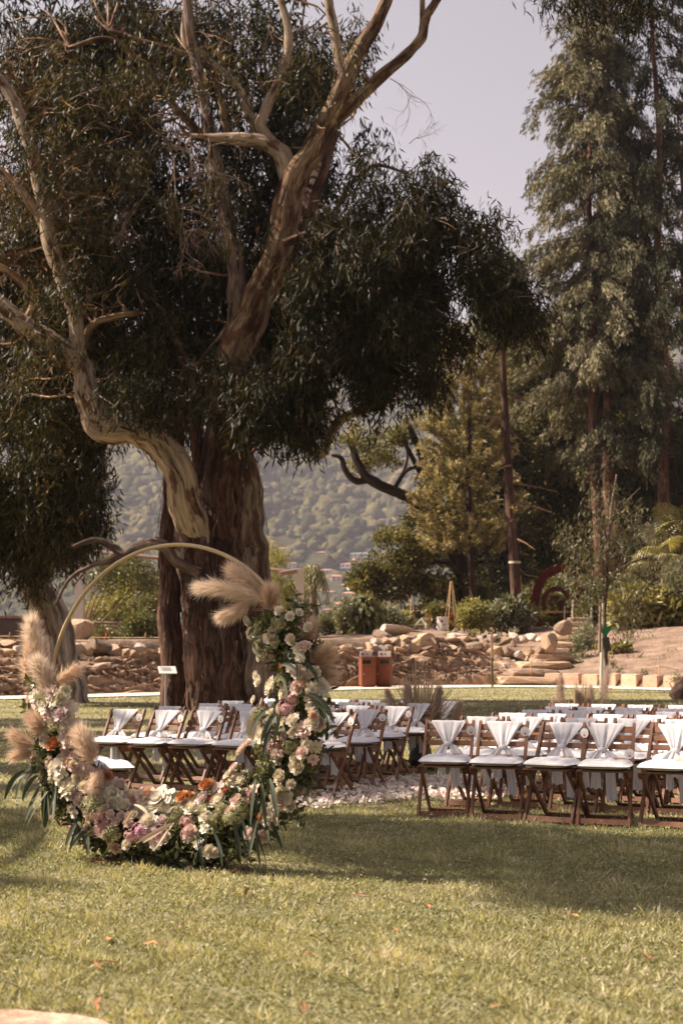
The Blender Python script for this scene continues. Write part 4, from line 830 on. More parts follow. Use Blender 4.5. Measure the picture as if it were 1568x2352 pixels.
# thin post by the path
Y = bankY(1130, .15); p = at(1130, 1577, Y); z = zlawn(p.x, Y)
pp = thing('marker_post', 'thin two-tone marker post at the edge of the gravel path', 'post', (p.x, Y, z))
obj('pole', MB().box((0, 0, .48), (.075, .05, .98)).mesh('pole'), M('olive_paint', (.13, .12, .06), (.17, .15, .08), 6, .7), pp)
obj('pole_top', MB().box((0, 0, 1.4), (.08, .055, .86)).mesh('pole_top'), M('bare_wood', (.52, .33, .23), (.58, .38, .27), 6, .8), pp)

# ------------------------------------------------------------------ pergola, rails, canes, ropes
m_wood_w = M('weathered_timber', (.54, .46, .39), (.65, .57, .50), 4, .85, .3, 20, (1, 1, .2))
m_wood_d = M('dark_rail', (.24, .15, .11), (.31, .20, .15), 5, .85, .3, 20)
m_cane = M('cane', (.56, .37, .19), (.46, .29, .14), 12, .7)
pg = thing('pergola', 'open timber pergola with pale posts on the terrace edge', 'pergola', at(430, 1470, 53))
def pgp(name, me, mat): return tpart(name, me, mat, pg)
for px_, top in ((182, 1262), (434, 1300), (687, 1308)):
    p = at(px_, 1450, 53); z0_ = zg(p.x, 53) - .2; pt = at(px_, top, 53)
    pgp('post', MB().box((p.x, 53, (z0_ + pt.z) / 2), (.34, .34, pt.z - z0_)).mesh('post'), m_wood_w)
for a_, b2, r in (((182, 1265), (690, 1316), .07), ((170, 1266), (192, 1262), .09)):
    pgp('beam', MB().tube([at(*a_, 53), at((a_[0] + b2[0]) / 2, (a_[1] + b2[1]) / 2 - 2, 53), at(*b2, 53)], (r, r, r), 8, .1).mesh('beam'), m_wood_d)
p = at(640, 1318, 51.5); q_ = at(690, 1310, 53.3); pgp('beam', MB().tube([p, q_], (.09, .09), 8, .1).mesh('beam'), m_wood_d)
for y_a, y_b in ((1430, 1437), (1441, 1448), (1456, 1460)):
    pgp('rail', MB().tube([at(150, y_a, 53.2), at(300, y_a + 2, 53.2), at(440, y_b, 53.2)], (.055, .055, .055), 7, .1).mesh('rail'), m_wood_d)
gb = thing('garden_rail', 'long pinkish board rail behind the little palm', 'rail', at(790, 1450, 60))
tpart('board', MB().box(at(800, 1448, 60), (3.2, .06, .14)).mesh('board'), M('pink_board', (.52, .34, .26), None, 5, .8), gb)
for px_ in (730, 800, 862): tpart('post', MB().box(at(px_, 1456, 60.08), (.08, .08, .5)).mesh('post'), m_wood_d, gb)
# low cane hurdle on the left terrace
hd = thing('cane_fence', 'low fence of thin horizontal canes along the terrace before the pergola', 'fence', at(300, 1480, 48))
Yh_ = 48.0
for y_ in (1463, 1470, 1476):
    tpart('cane', MB().tube([at(0, y_ - 2, Yh_), at(130, y_, Yh_), at(280, y_ + 2, Yh_), at(440, y_ + 1, Yh_)], (.017,) * 4, 5).mesh('cane'), m_cane, hd)
for k, px_ in enumerate((20, 75, 82, 190, 250, 285, 332, 345, 400)):
    p = at(px_, 1480, Yh_); tpart('stake', MB().tube([(p.x, Yh_, zg(p.x, Yh_) - .1), (p.x + .04, Yh_, at(px_, 1452 + 8 * (k % 3), Yh_).z)], (.02, .016), 5).mesh('stake'), m_cane, hd)
# dark box planter at the left edge
pl = thing('planter_box', 'dark box planter with pale corner post on a low wall', 'planter', at(10, 1478, 50))
tpart('wall', MB().box(at(10, 1440, 50), (1.35, .8, .62)).mesh('wall'), M('planter', (.10, .075, .065), None, 3, .8), pl)
tpart('rim', MB().box(at(10, 1418, 50), (1.5, .95, .08)).mesh('rim'), m_wood_d, pl)
tpart('corner_post', MB().box(at(-22, 1440, 49.6), (.07, .07, .62)).mesh('corner_post'), m_wood_w, pl)
tpart('plinth', MB().box(at(10, 1468, 50.1), (2.6, .9, .5)).mesh('plinth'), m_stone, pl)
# rope-and-stake fence along the upper terrace
rf = thing('stake_fence', 'row of rough pale stakes with ropes along the upper terrace', 'fence', at(1150, 1440, 61))
RS = [(892, 1385, 1440, 60), (978, 1395, 1442, 60), (1118, 1392, 1436, 61), (1149, 1393, 1438, 61), (1203, 1398, 1440, 61), (1218, 1400, 1436, 61), (1296, 1392, 1432, 61), (1315, 1378, 1432, 60.5), (1326, 1400, 1430, 61), (1358, 1388, 1432, 60), (1060, 1400, 1436, 61)]
for i, (px_, y0_, y1_, Y) in enumerate(RS):
    p = at(px_ + 3, y1_, Y); z = zg(p.x, Y) - .1; t_ = at(px_, y0_, Y); r = .05 if i in (0, 1, 7, 9) else .032
    tpart('stake', MB().tube([(p.x, Y, z), ((p.x + t_.x) / 2 - .05, Y, (z + t_.z) / 2), t_], (r, r * .9, r * .7), 6, .1, seed=i).mesh('stake'), m_wood_w, rf)
for y_ in (1404, 1406.5):
    tpart('rope', MB().tube([at(1060, y_ + 3, 61), at(1150, y_ + 2, 61), at(1250, y_, 61), at(1360, y_ + 1, 61), at(1400, y_ + 1, 61)], (.014,) * 5, 4).mesh('rope'), m_cane, rf)
for ya, yb, yc in ((1410, 1402, 1398), (1440, 1434, 1434)):
    tpart('rope', MB().tube([at(850, ya, 60), at(900, (ya + yb) / 2, 60), at(978, yb, 60), at(1060, yc + 3, 61)], (.014,) * 4, 4).mesh('rope'), m_cane, rf)
# rope on canes beside the steps and along the bed
r2 = thing('rope_barrier', 'string barrier on thin canes beside the steps and across the planted bed', 'barrier', gp(1290, 1530))
C2 = [(1218, 1562, 1520), (1262, 1510, 1486), (1312, 1462, 1436), (1512, 1562, 1530), (1376, 1520, 1500)]
tops = []
for px_, b_y, t_y in C2:
    p = gp(px_, b_y, 45); tt = at(px_, t_y, p.y); tops.append(tt); tpart('cane', MB().tube([p + Vector((0, 0, -.1)), tt], (.02, .016), 5).mesh('cane'), m_cane, r2)
for a_, b2 in ((0, 1), (1, 2)): tpart('string', MB().tube([tops[a_], (tops[a_] + tops[b2]) / 2, tops[b2]], (.011,) * 3, 4).mesh('string'), m_cane, r2)
tpart('string', MB().tube([tops[0], at(1370, 1530, 52), at(1450, 1536, 51), tops[3], at(1600, 1548, 49)], (.009,) * 5, 4).mesh('string'), m_cane, r2)
# cane wigwams
def wigwam(px, top, bot, Y, n, r, label):
    p = at(px, bot, Y); z = zg(p.x, Y); tt = at(px, top, Y)
    w = thing('cane_wigwam', label, 'plant support', (p.x, Y, z))
    for k in range(n):
        a_ = k * 6.283 / n; tpart('cane', MB().tube([(p.x + r * math.cos(a_), Y + r * math.sin(a_), z - .05), (tt.x + .04 * math.cos(a_), Y + .04 * math.sin(a_), tt.z)], (.016, .012), 5).mesh('cane'), m_cane, w)
wigwam(1036, 1335, 1440, 58, 6, .33, 'tall wigwam of bare canes beside the orange flowers')
wigwam(1193, 1322, 1430, 63, 3, .18, 'narrow cane support in front of the slim conifer')
wigwam(945, 1372, 1440, 60, 3, .2, 'short cane support among the shrubs by the oak')

# ------------------------------------------------------------------ red willow spiral
sp = thing('willow_spiral', 'dark red spiral sculpture of woven willow at the edge of the wood', 'sculpture', at(1285, 1436, 63))
m_will = M('red_willow', (.20, .035, .025), (.11, .022, .018), 9, .8)
def coil(name, pts, r, nst, seed):
    Q = smooth_path([(*at(a_, b2, 63), 0) for a_, b2 in pts], 8)[:, :3]; g = np.random.default_rng(seed); mb = MB()
    T = unit(np.gradient(Q, axis=0)); Nn = unit(np.cross(T, np.array([0, 1., 0]))); B = np.cross(T, Nn); n = len(Q)
    for k in range(nst):
        i0 = int(g.integers(-6, n - 4)); ln = int(g.integers(9, 20)); ph = g.uniform(0, 6.28); rr = r * g.uniform(.35, 1.1); tw = g.uniform(-.25, .25)
        idx = np.arange(max(i0, 0), min(i0 + ln, n))
        if len(idx) < 3: continue
        u = (idx - idx[0]); fly = 1 + .5 * (u > len(idx) - 3) * g.random()
        pts_ = Q[idx] + (Nn[idx] * np.cos(ph + tw * u)[:, None] + B[idx] * np.sin(ph + tw * u)[:, None]) * (rr * fly)[:, None]
        mb.tube(pts_, .011, 3, cap=False)
    tpart(name, mb.mesh(name), m_will, sp)
coil('outer_coil', [(1234, 1442), (1226, 1405), (1228, 1372), (1242, 1335), (1264, 1313), (1290, 1306), (1312, 1318), (1328, 1350), (1332, 1390), (1326, 1440)], .19, 520, 5)
coil('inner_coil', [(1250, 1408), (1247, 1385), (1256, 1362), (1276, 1352), (1298, 1362), (1309, 1388), (1306, 1420), (1304, 1440)], .09, 170, 6)
coil('core_coil', [(1264, 1400), (1263, 1382), (1274, 1371), (1286, 1380), (1286, 1400), (1275, 1413), (1258, 1408)], .06, 100, 7)
ring = thing('willow_ring', 'small twisted willow hoop hanging beside the slim conifer trunk', 'hoop', at(1208, 1365, 65))
Q = [at(1206 + 13 * math.cos(a_), 1352 + 16 * math.sin(a_), 65) for a_ in np.linspace(0, 6.283, 22)]
tpart('hoop', MB().tube(Q, .03, 5, .2).mesh('hoop'), m_will, ring)
tpart('cord', MB().tube([at(1183, 1295, 65.6), at(1206, 1320, 65), at(1240, 1326, 63.4)], (.012,) * 3, 4).mesh('cord'), m_cane, ring)

# ------------------------------------------------------------------ palms and shrubs
m_palm = leaf_mat('palm_leaf', [(0, (.10, .10, .035)), (.5, (.20, .18, .07)), (.9, (.33, .28, .13)), (1, (.4, .33, .18))], .25, .4, .4)
m_palmt = bark_mat('palm_bark', (.42, .31, .25), (.32, .22, .17), (.2, .12, .09), 5, 3, .8)
def feather_palm():
    Y = 55.0; b0 = at(722, 1448, Y); z = zg(b0.x, Y)
    r = thing('palm_tree', 'small ragged feather palm standing between pergola and rock wall', 'tree', (b0.x, Y, z))
    top = at(713, 1305, Y)
    Q = smooth_path([(b0.x, Y, z - .1, .22), (b0.x, Y, z + .5, .15), (b0.x - .03, Y, (z + top.z) / 2, .13), (top.x, Y, top.z, .12)], 6)
    tpart('trunk', MB().tube(Q[:, :3], Q[:, 3], 14, .08, 6, 3).mesh('trunk', True), m_palmt, r)
    g = np.random.default_rng(5); P, D, L_, W_ = [], [], [], []; mb = MB()
    for k in range(30):
        a_ = g.uniform(0, 6.28); up = g.uniform(-.1, 1.2); ln = g.uniform(1.0, 1.9); pts = []
        o2 = np.array([math.cos(a_), math.sin(a_), 0])
        for t_ in np.linspace(0, 1, 9): pts.append(np.array(top) + o2 * ln * .62 * t_ * (1 - .25 * t_) + np.array([0, 0, ln * (up * .55 * t_ - 1.0 * t_ * t_)]))
        mb.tube(pts, np.linspace(.02, .006, 9), 4, cap=False); pts = np.array(pts)
        for i in range(1, 9):
            for s in range(6):
                P.append(pts[i] + (pts[i - 1] - pts[i]) * g.random()); sd = np.cross(o2, [0, 0, 1]) * (1 if s % 2 else -1)
                D.append(sd * .5 + (pts[i] - pts[i - 1]) * 1.6 + np.array([0, 0, -.55])); L_.append(g.uniform(.25, .42)); W_.append(g.uniform(.016, .028))
    tpart('frond_ribs', mb.mesh('frond_ribs'), m_palm, r, kind='stuff')
    tpart('fronds', leaf_mesh('fronds', np.array(P), np.array(D), np.array(L_), np.array(W_), .1, None, g), m_palm, r, kind='stuff')
feather_palm()
def fan_leaf_mesh(seed, n=26, R=.85):
    g = np.random.default_rng(seed); mb = MB()
    for k in range(n):
        a_ = math.radians(-130 + 260 * k / (n - 1)); L_ = R * (1 - .18 * abs(a_) / 2.3) * g.uniform(.92, 1.05)
        d = np.array([math.sin(a_), 0, math.cos(a_)]); sd = np.array([math.cos(a_), 0, -math.sin(a_)]); w = .034
        p1 = d * L_ * .45; p2 = d * L_ * .8 + np.array([0, -.07, -.03]); p3 = d * L_ + np.array([0, -.2 - .1 * g.random(), -.12])
        o_ = np.array([0, .02 * (k % 2), 0])
        mb.add([o_ * 0, p1 - sd * w + o_, p1 + sd * w + o_, p2 - sd * w * .7, p2 + sd * w * .7, p3], [(0, 1, 2), (1, 3, 4, 2), (3, 5, 4)], rnd=.3 + .7 * g.random())
    return mb.mesh('fan_leaf')
fans = [fan_leaf_mesh(i) for i in range(3)]
Y = 61.0; b0 = at(1566, 1440, Y); z = zg(b0.x, Y)
fp = thing('fan_palm', 'fan palm with glossy yellow-green leaves above the leafy bank', 'palm', (b0.x, Y, z))
top = at(1568, 1225, Y)
tpart('trunk', MB().tube([(b0.x, Y, z - .2), (b0.x + .05, Y, (z + top.z) / 2), tuple(top)], (.16, .14, .16), 12, .12).mesh('trunk', True), m_palmt, fp)
g = np.random.default_rng(15)
for k in range(34):
    a_ = g.uniform(0, 6.28); el = g.uniform(-.45, 1.0); d = Vector((math.cos(a_) * math.cos(el), math.sin(a_) * math.cos(el), math.sin(el))); st = g.uniform(.7, 1.25)
    e = top + d * st + Vector((0, 0, -.12 * st)); rel = lambda v: Vector(v) - fp.location
    stalk = obj('leaf_stalk', MB().tube([rel(top), rel(top + d * st * .5 + Vector((0, 0, .06))), rel(e)], (.02, .016, .012), 4).mesh('leaf_stalk'), m_palm, fp)
    o = obj('fan_leaf', fans[k % 3], m_palm, stalk, rel(e)); q = (d + Vector((0, 0, -.35))).to_track_quat('Z', 'Y'); o.rotation_euler = (q @ Matrix.Rotation(g.uniform(-1.5, 1.5), 3, 'Z').to_quaternion()).to_euler()
# fan palm 2: lit leaf fans lower left of it
Y = 59.5; b0 = at(1500, 1440, Y); z = zg(b0.x, Y); fp2 = thing('fan_palm', 'young fan palm half hidden in the leafy bank below the taller one', 'palm', (b0.x, Y, z)); top = at(1512, 1285, Y)
tpart('trunk', MB().tube([(b0.x, Y, z - .2), tuple(top)], (.1, .1), 10, .12).mesh('trunk', True), m_palmt, fp2)
for k in range(14):
    a_ = g.uniform(2.2, 5.6); el = g.uniform(-.3, .9); d = Vector((math.cos(a_) * math.cos(el), math.sin(a_) * math.cos(el), math.sin(el))); st = g.uniform(.4, .9); e = top + d * st
    rel = lambda v: Vector(v) - fp2.location
    stalk = obj('leaf_stalk', MB().tube([rel(top), rel(e)], (.018, .012), 4).mesh('leaf_stalk'), m_palm, fp2)
    o = obj('fan_leaf', fans[k % 3], m_palm, stalk, rel(e)); o.rotation_euler = (d + Vector((0, 0, -.3))).to_track_quat('Z', 'Y').to_euler()

SH = {'lime': leaf_mat('shrub_lime', [(0, (.13, .13, .045)), (.5, (.25, .23, .09)), (1, (.40, .36, .17))], .35, .5, .25),
      'green': leaf_mat('shrub_green', [(0, (.06, .07, .026)), (.5, (.125, .125, .05)), (1, (.22, .20, .09))], .25, .45, .35),
      'grey': leaf_mat('shrub_grey', [(0, (.12, .125, .075)), (.5, (.20, .195, .12)), (1, (.32, .30, .2))], .2, .6, .25),
      'gloss': leaf_mat('shrub_glossy', [(0, (.10, .095, .03)), (.5, (.25, .22, .08)), (.9, (.44, .38, .18)), (1, (.50, .43, .24))], .25, .35, .5),
      'orange': leaf_mat('orange_flower', [(0, (.50, .18, .03)), (1, (.66, .30, .05))], .2, .6, .2),
      'red': leaf_mat('red_flower', [(0, (.45, .07, .03)), (1, (.55, .14, .05))], .2, .6, .2)}
m_stem = M('shrub_stem', (.16, .09, .06), None, 8, .9)
def shrub(name, label, Y, clumps, n, per, kind, leaf, size=.3, flowers=None, cat='shrub', seed=0, up=.25, drooping=False, basepx=None, group=None):
    c0 = clumps[0]; bpx = basepx if basepx else c0[0]; b0 = at(bpx, c0[1], Y); z = zg(b0.x, Y)
    r = thing(name, label, cat, (b0.x, Y, z), 0, group); g = np.random.default_rng(700 + seed)
    mb = MB()
    for c in clumps:
        cc = np.array(at(c[0], c[1], Y))
        for k in range(4):
            e = cc + g.normal(size=3) * np.array([c[2], c[2], c[3]]) * Y / F * .45; s0_ = np.array([b0.x + g.normal() * .06, Y + g.normal() * .06, z - .05])
            mb.tube([s0_, (s0_ + e) / 2 + g.normal(size=3) * .08, e], (.028, .018, .008), 4, cap=False)
    tpart('stems', mb.mesh('stems'), m_stem, r, kind='stuff')
    cl = [pxclump(c[0], c[1], c[2], c[3], Y, c[2] * Y / F * .9, 1.0) for c in clumps]
    L_, W_ = leaf
    me = droop('foliage', cl, n, per, L_, W_, size * 1.4, g, size * .4) if drooping else tufts('foliage', cl, n, per, size, L_, W_, up, g, n < 60 or L_[1] > .3)
    tpart('foliage', me, SH[kind], r, kind='stuff')
    if flowers:
        fk, fn = flowers; tpart('blossom', tufts('blossom', cl, fn, 7, .07, (.05, .09), (.05, .08), .3, g, True, 1.2), SH[fk], r, kind='stuff')
    return r
small = ((.10, .18), (.045, .08))
shrub('shrub', 'large lime-green bush overhanging the pergola rails', 57, [(310, 1385, 75, 55), (250, 1410, 55, 40), (350, 1420, 50, 35), (290, 1330, 50, 30), (215, 1440, 40, 30)], 520, 22, 'lime', small, .35, seed=1)
shrub('shrub', 'climber spilling dark green leaves from the pergola top', 53.6, [(290, 1300, 60, 26), (340, 1330, 30, 22), (240, 1330, 40, 26)], 170, 20, 'green', small, .3, seed=2, basepx=182)
shrub('shrub', 'pale silvery hedge low behind the pergola rails', 56, [(260, 1455, 70, 14), (370, 1452, 60, 16), (320, 1458, 50, 12)], 200, 22, 'grey', small, .3, seed=3)
shrub('shrub', 'rose bush beside the slanting boulder', 49, [(236, 1462, 26, 14), (262, 1470, 20, 9)], 60, 16, 'green', ((.08, .14), (.05, .08)), .2, ('red', 16), seed=4)
shrub('shrub', 'leafy bush at the foot of the pergola near the slim trunk', 51, [(300, 1448, 22, 28), (350, 1450, 26, 24), (330, 1425, 24, 20)], 130, 18, 'green', small, .25, seed=5)
shrub('shrub', 'feathery reed clump beside the pale pergola post', 54, [(638, 1330, 22, 60), (650, 1400, 26, 40), (625, 1280, 10, 30)], 120, 16, 'lime', ((.3, .55), (.015, .03)), .3, seed=6, up=.6)
shrub('shrub', 'pale green bush behind the pergola post', 57, [(672, 1385, 34, 45), (700, 1400, 20, 34), (655, 1420, 26, 30)], 200, 20, 'lime', small, .3, seed=7)
shrub('shrub', 'orange-flowered bush at the foot of the little palm', 53.5, [(682, 1418, 26, 22), (668, 1440, 20, 14)], 90, 18, 'lime', small, .22, ('orange', 55), seed=8)
shrub('shrub', 'low green bush beside the board rail', 58, [(760, 1430, 26, 18), (745, 1440, 18, 12), (778, 1420, 16, 16)], 110, 20, 'green', small, .25, seed=9)
shrub('citrus_tree', 'young citrus tree with glossy leaves near the board rail', 56, [(795, 1415, 24, 32), (805, 1395, 16, 16), (788, 1440, 14, 14)], 110, 18, 'grey', ((.12, .2), (.05, .08)), .25, ('orange', 4), cat='tree', seed=10)
shrub('shrub', 'broad drooping-leaved sapling with large dark leaves above the wall', 55, [(845, 1390, 24, 22), (838, 1425, 20, 22), (820, 1408, 14, 14)], 50, 14, 'green', ((.28, .42), (.12, .18)), .3, seed=11, drooping=True)
shrub('shrub', 'dense green bush beside the stake fence above the long grey boulder', 57, [(885, 1420, 28, 26), (905, 1432, 26, 20), (870, 1432, 20, 18)], 190, 20, 'grey', small, .28, seed=12)
shrub('shrub', 'orange-flecked bush beside the bent gardener', 58.5, [(922, 1428, 22, 20), (935, 1440, 18, 14)], 100, 18, 'lime', small, .22, ('orange', 24), seed=13)
shrub('flowering_bush', 'bush thick with orange blossom above a white pot on the terrace', 58.5, [(1006, 1408, 26, 20), (1022, 1416, 22, 18), (990, 1415, 14, 18)], 110, 18, 'green', small, .22, ('orange', 110), seed=14)
shrub('shrub', 'bright leafy bush between the cane wigwam and the wood', 60, [(1085, 1408, 28, 26), (1065, 1425, 20, 18), (1105, 1425, 22, 18)], 170, 18, 'lime', ((.14, .24), (.05, .08)), .28, seed=15)
shrub('shrub', 'broad-leaved pale plant before the slim conifer', 61, [(1175, 1395, 34, 14), (1160, 1415, 34, 18), (1200, 1418, 24, 16), (1130, 1420, 22, 18)], 210, 16, 'grey', ((.2, .34), (.07, .11)), .28, seed=16)
shrub('shrub', 'sunlit bush inside the red willow spiral', 64, [(1275, 1400, 28, 26), (1255, 1422, 30, 16), (1300, 1410, 26, 28)], 190, 18, 'lime', ((.14, .24), (.06, .1)), .28, seed=17)
shrub('shrub', 'green bush between the red spiral and the leafy bank', 60.5, [(1350, 1405, 26, 30), (1370, 1425, 26, 24)], 160, 18, 'green', ((.14, .24), (.05, .08)), .28, seed=18)
shrub('shrub', 'ferny grey-green shrub beside the stone steps', 54.5, [(1345, 1462, 26, 28), (1330, 1490, 26, 22), (1352, 1498, 22, 20)], 150, 18, 'grey', ((.14, .26), (.02, .035)), .26, seed=19)
shrub('shrub', 'thin pale sapling on the bark-covered bed near the steps', 52.5, [(1325, 1510, 20, 14), (1345, 1520, 14, 12)], 26, 14, 'grey', ((.14, .24), (.025, .04)), .22, seed=20)
shrub('shrub', 'little dark shrub at the corner of the bed near the steps', 51.5, [(1330, 1532, 12, 10)], 16, 12, 'green', ((.1, .2), (.03, .05)), .16, seed=21)
shrub('shrub', 'glossy low plant between the staked tree and the leafy bank', 52.5, [(1430, 1488, 18, 9), (1412, 1494, 10, 7)], 24, 14, 'gloss', ((.12, .2), (.07, .11)), .16, seed=22)
shrub('shrub', 'yellowish wispy plant on the bark-covered bed', 50.5, [(1520, 1528, 24, 10), (1505, 1535, 14, 8)], 26, 14, 'lime', ((.14, .24), (.02, .04)), .18, seed=23)
shrub('shrub', 'bare-twigged young shrub with few leaves on the bed behind the edging', 49.5, [(1395, 1535, 16, 20), (1410, 1520, 14, 14)], 10, 8, 'green', ((.1, .16), (.04, .06)), .12, seed=24)
shrub('sapling', 'thin bare sapling standing before the leafy bank', 55.0, [(1490, 1480, 18, 26)], 8, 8, 'grey', ((.1, .16), (.03, .05)), .12, cat='tree', seed=25)
shrub('broad_leaved_bank', 'bank of large glossy yellow-green leaves below the fan palms', 58.5, [(1460, 1390, 48, 34), (1520, 1400, 50, 40), (1560, 1430, 44, 40), (1430, 1410, 34, 30), (1500, 1440, 46, 24), (1600, 1440, 40, 40)], 500, 11, 'gloss', ((.38, .62), (.12, .18)), .3, seed=26, up=.2, cat='plants')
shrub('shrub', 'pale feathery bush at the edge of the leafy bank', 58, [(1556, 1330, 36, 40), (1575, 1370, 26, 40)], 220, 18, 'grey', ((.14, .26), (.025, .045)), .3, seed=27)
shrub('shrub', 'dim undergrowth along the foot of the oak', 66, [(1000, 1420, 60, 18), (1080, 1415, 50, 22), (1140, 1400, 46, 30), (950, 1415, 40, 18)], 420, 18, 'green', small, .35, seed=28)
shrub('shrub', 'undergrowth filling the shade behind the red spiral', 70, [(1220, 1390, 50, 40), (1290, 1370, 60, 50), (1350, 1380, 50, 45), (1420, 1370, 50, 50)], 480, 18, 'green', ((.16, .26), (.07, .11)), .4, seed=29)
for i, (px_, py_, Y) in enumerate([(1028, 1462, 54.5), (1145, 1462, 55), (735, 1480, 48.2), (1420, 1545, 48.6), (1465, 1515, 51.0), (1480, 1552, 47.2), (1540, 1500, 51.5), (1440, 1470, 54.5), (1085, 1455, 55.5), (1180, 1450, 56.5), (1375, 1490, 53.0), (1550, 1560, 45.5)]):
    shrub('weed', 'small green seedling sprouting from the bark-covered terrace', Y, [(px_, py_, 7 + i % 3 * 3, 7 + i % 2 * 3)], 9, 9, ('lime', 'grey')[i % 2], ((.08, .15), (.03, .05)), .10, cat='plant', seed=40 + i, group='seedlings on the terrace')
# white pot of the flowering bush
p = at(1015, 1432, 58.2); z = zg(p.x, 58.2)
pt = thing('flower_pot', 'white printed pot under the orange-flowered bush', 'pot', (p.x, 58.2, z))
obj('pot', MB().tube([(0, 0, 0), (0, 0, .3), (0, 0, .55)], (.2, .23, .25), 16).mesh('pot'), m_white, pt)
obj('print', MB().box((-.03, -.232, .36), (.1, .01, .08)).box((.06, -.226, .22), (.07, .01, .05)).mesh('print'), m_ink, pt)

# young staked tree behind the aisle grass
Y = 43.0; b0 = at(1384, 1592, Y); z = zg(b0.x, Y)
yt = thing('young_tree', 'young drooping-leaved tree tied to wooden stakes before the block edging', 'tree', (b0.x, Y, z))
m_ytl = leaf_mat('young_leaf', [(0, (.06, .06, .03)), (.5, (.12, .105, .055)), (.85, (.2, .16, .09)), (1, (.26, .13, .08))], .2, .5, .3)
for nm, pts in (('trunk', [(1388, 1600, 6), (1390, 1520, 5.5), (1386, 1420, 5), (1392, 1340, 4.5), (1396, 1260, 4), (1404, 1160, 3), (1415, 1090, 2)]), ('limb', [(1390, 1350, 3.5), (1420, 1310, 3), (1455, 1290, 2), (1490, 1280, 1.2)]), ('limb', [(1396, 1250, 2.5), (1370, 1190, 2), (1340, 1160, 1.2)]), ('limb', [(1400, 1200, 2.5), (1440, 1150, 2), (1470, 1120, 1.2)]), ('limb', [(1394, 1300, 2.4), (1360, 1290, 2), (1330, 1300, 1)])):
    tpart(nm, limb_mesh(nm, pts, Y, 9, .08, 5, 91), m_bark_g, yt)
sk = thing('tree_stake', 'rough wooden support stake with green tree tie beside the young tree', 'stake', (at(1377, 1600, Y - .12).x, Y - .12, z))
rel = lambda v: Vector(v) - sk.location
obj('pole', MB().tube([rel(at(1379, 1602, Y - .12)), rel(at(1381, 1500, Y - .12)), rel(at(1384, 1385, Y - .12))], (.055, .05, .045), 9, .08).mesh('pole'), m_wood_w, sk)
obj('pole', MB().tube([rel(at(1376, 1498, Y - .22)), rel(at(1378, 1380, Y - .22))], (.05, .045), 9, .08).mesh('pole'), m_wood_d, sk)
c = rel(at(1389, 1449, Y - .16)); V = [c + Vector(v) for v in ((-.24, 0, .14), (.24, 0, .14), (.05, -.02, -.13), (-.05, -.02, -.13), (-.24, .02, .14), (.24, .02, .14), (.05, .0, -.13), (-.05, .0, -.13))]
obj('tie', MB().add([tuple(v) for v in V], [(0, 3, 2, 1), (4, 5, 6, 7), (0, 1, 5, 4), (1, 2, 6, 5), (2, 3, 7, 6), (3, 0, 4, 7)]).mesh('tie'), M('green_plastic', (.03, .22, .09), None, 5, .4), sk, None)
obj('canister', MB().tube([rel(at(1390, 1464, Y - .18)), rel(at(1395, 1496, Y - .18))], (.10, .11), 12).mesh('canister'), M('black_plastic', (.03, .028, .03), (.06, .05, .05), 9, .5), sk)
tpart('foliage', droop('foliage', [pxclump(*c_, Y, .7, w_) for *c_, w_ in ((1330, 1290, 45, 50, 1), (1310, 1230, 34, 40, .7), (1390, 1230, 50, 70, .9), (1440, 1190, 50, 60, .8), (1450, 1330, 60, 50, .9), (1500, 1290, 40, 40, .7), (1345, 1370, 36, 50, .8), (1430, 1410, 50, 50, .8), (1390, 1140, 40, 50, .5), (1410, 1460, 24, 24, .3))], 360, 11, (.14, .24), (.018, .03), .5, np.random.default_rng(94)), m_ytl, yt, kind='stuff')

# ------------------------------------------------------------------ two gardeners on the terrace
def skin_body(name, joints, edges, root_i, sub=2):
    me = bpy.data.meshes.new(name); me.from_pydata([j[0] for j in joints], edges, []); o = bpy.data.objects.new(name, me); COL.objects.link(o)
    sm = o.modifiers.new('skin', 'SKIN'); ss = o.modifiers.new('sub', 'SUBSURF'); ss.levels = sub; ss.render_levels = sub
    for i, j in enumerate(joints):
        r = j[1]; me.skin_vertices[0].data[i].radius = (r, r) if not isinstance(r, tuple) else r
    me.skin_vertices[0].data[root_i].use_root = True
    dg = bpy.context.evaluated_depsgraph_get(); dg.update(); m2 = bpy.data.meshes.new_from_object(o.evaluated_get(dg)); bpy.data.objects.remove(o)
    m2.polygons.foreach_set('use_smooth', np.ones(len(m2.polygons), bool)); return m2
m_skin = M('skin', (.50, .30, .22), (.46, .27, .20), 8, .6); m_shirt1 = M('olive_shirt', (.27, .28, .23), (.22, .23, .19), 5, .9); m_shirt2 = M('pale_shirt', (.50, .50, .46), (.42, .43, .40), 5, .9)
m_trous = M('trousers', (.09, .085, .075), None, 5, .9); m_cap = M('cap', (.45, .38, .28), (.40, .33, .25), 9, .9); m_hair = M('brown_hair', (.10, .06, .04), None, 9, .8)
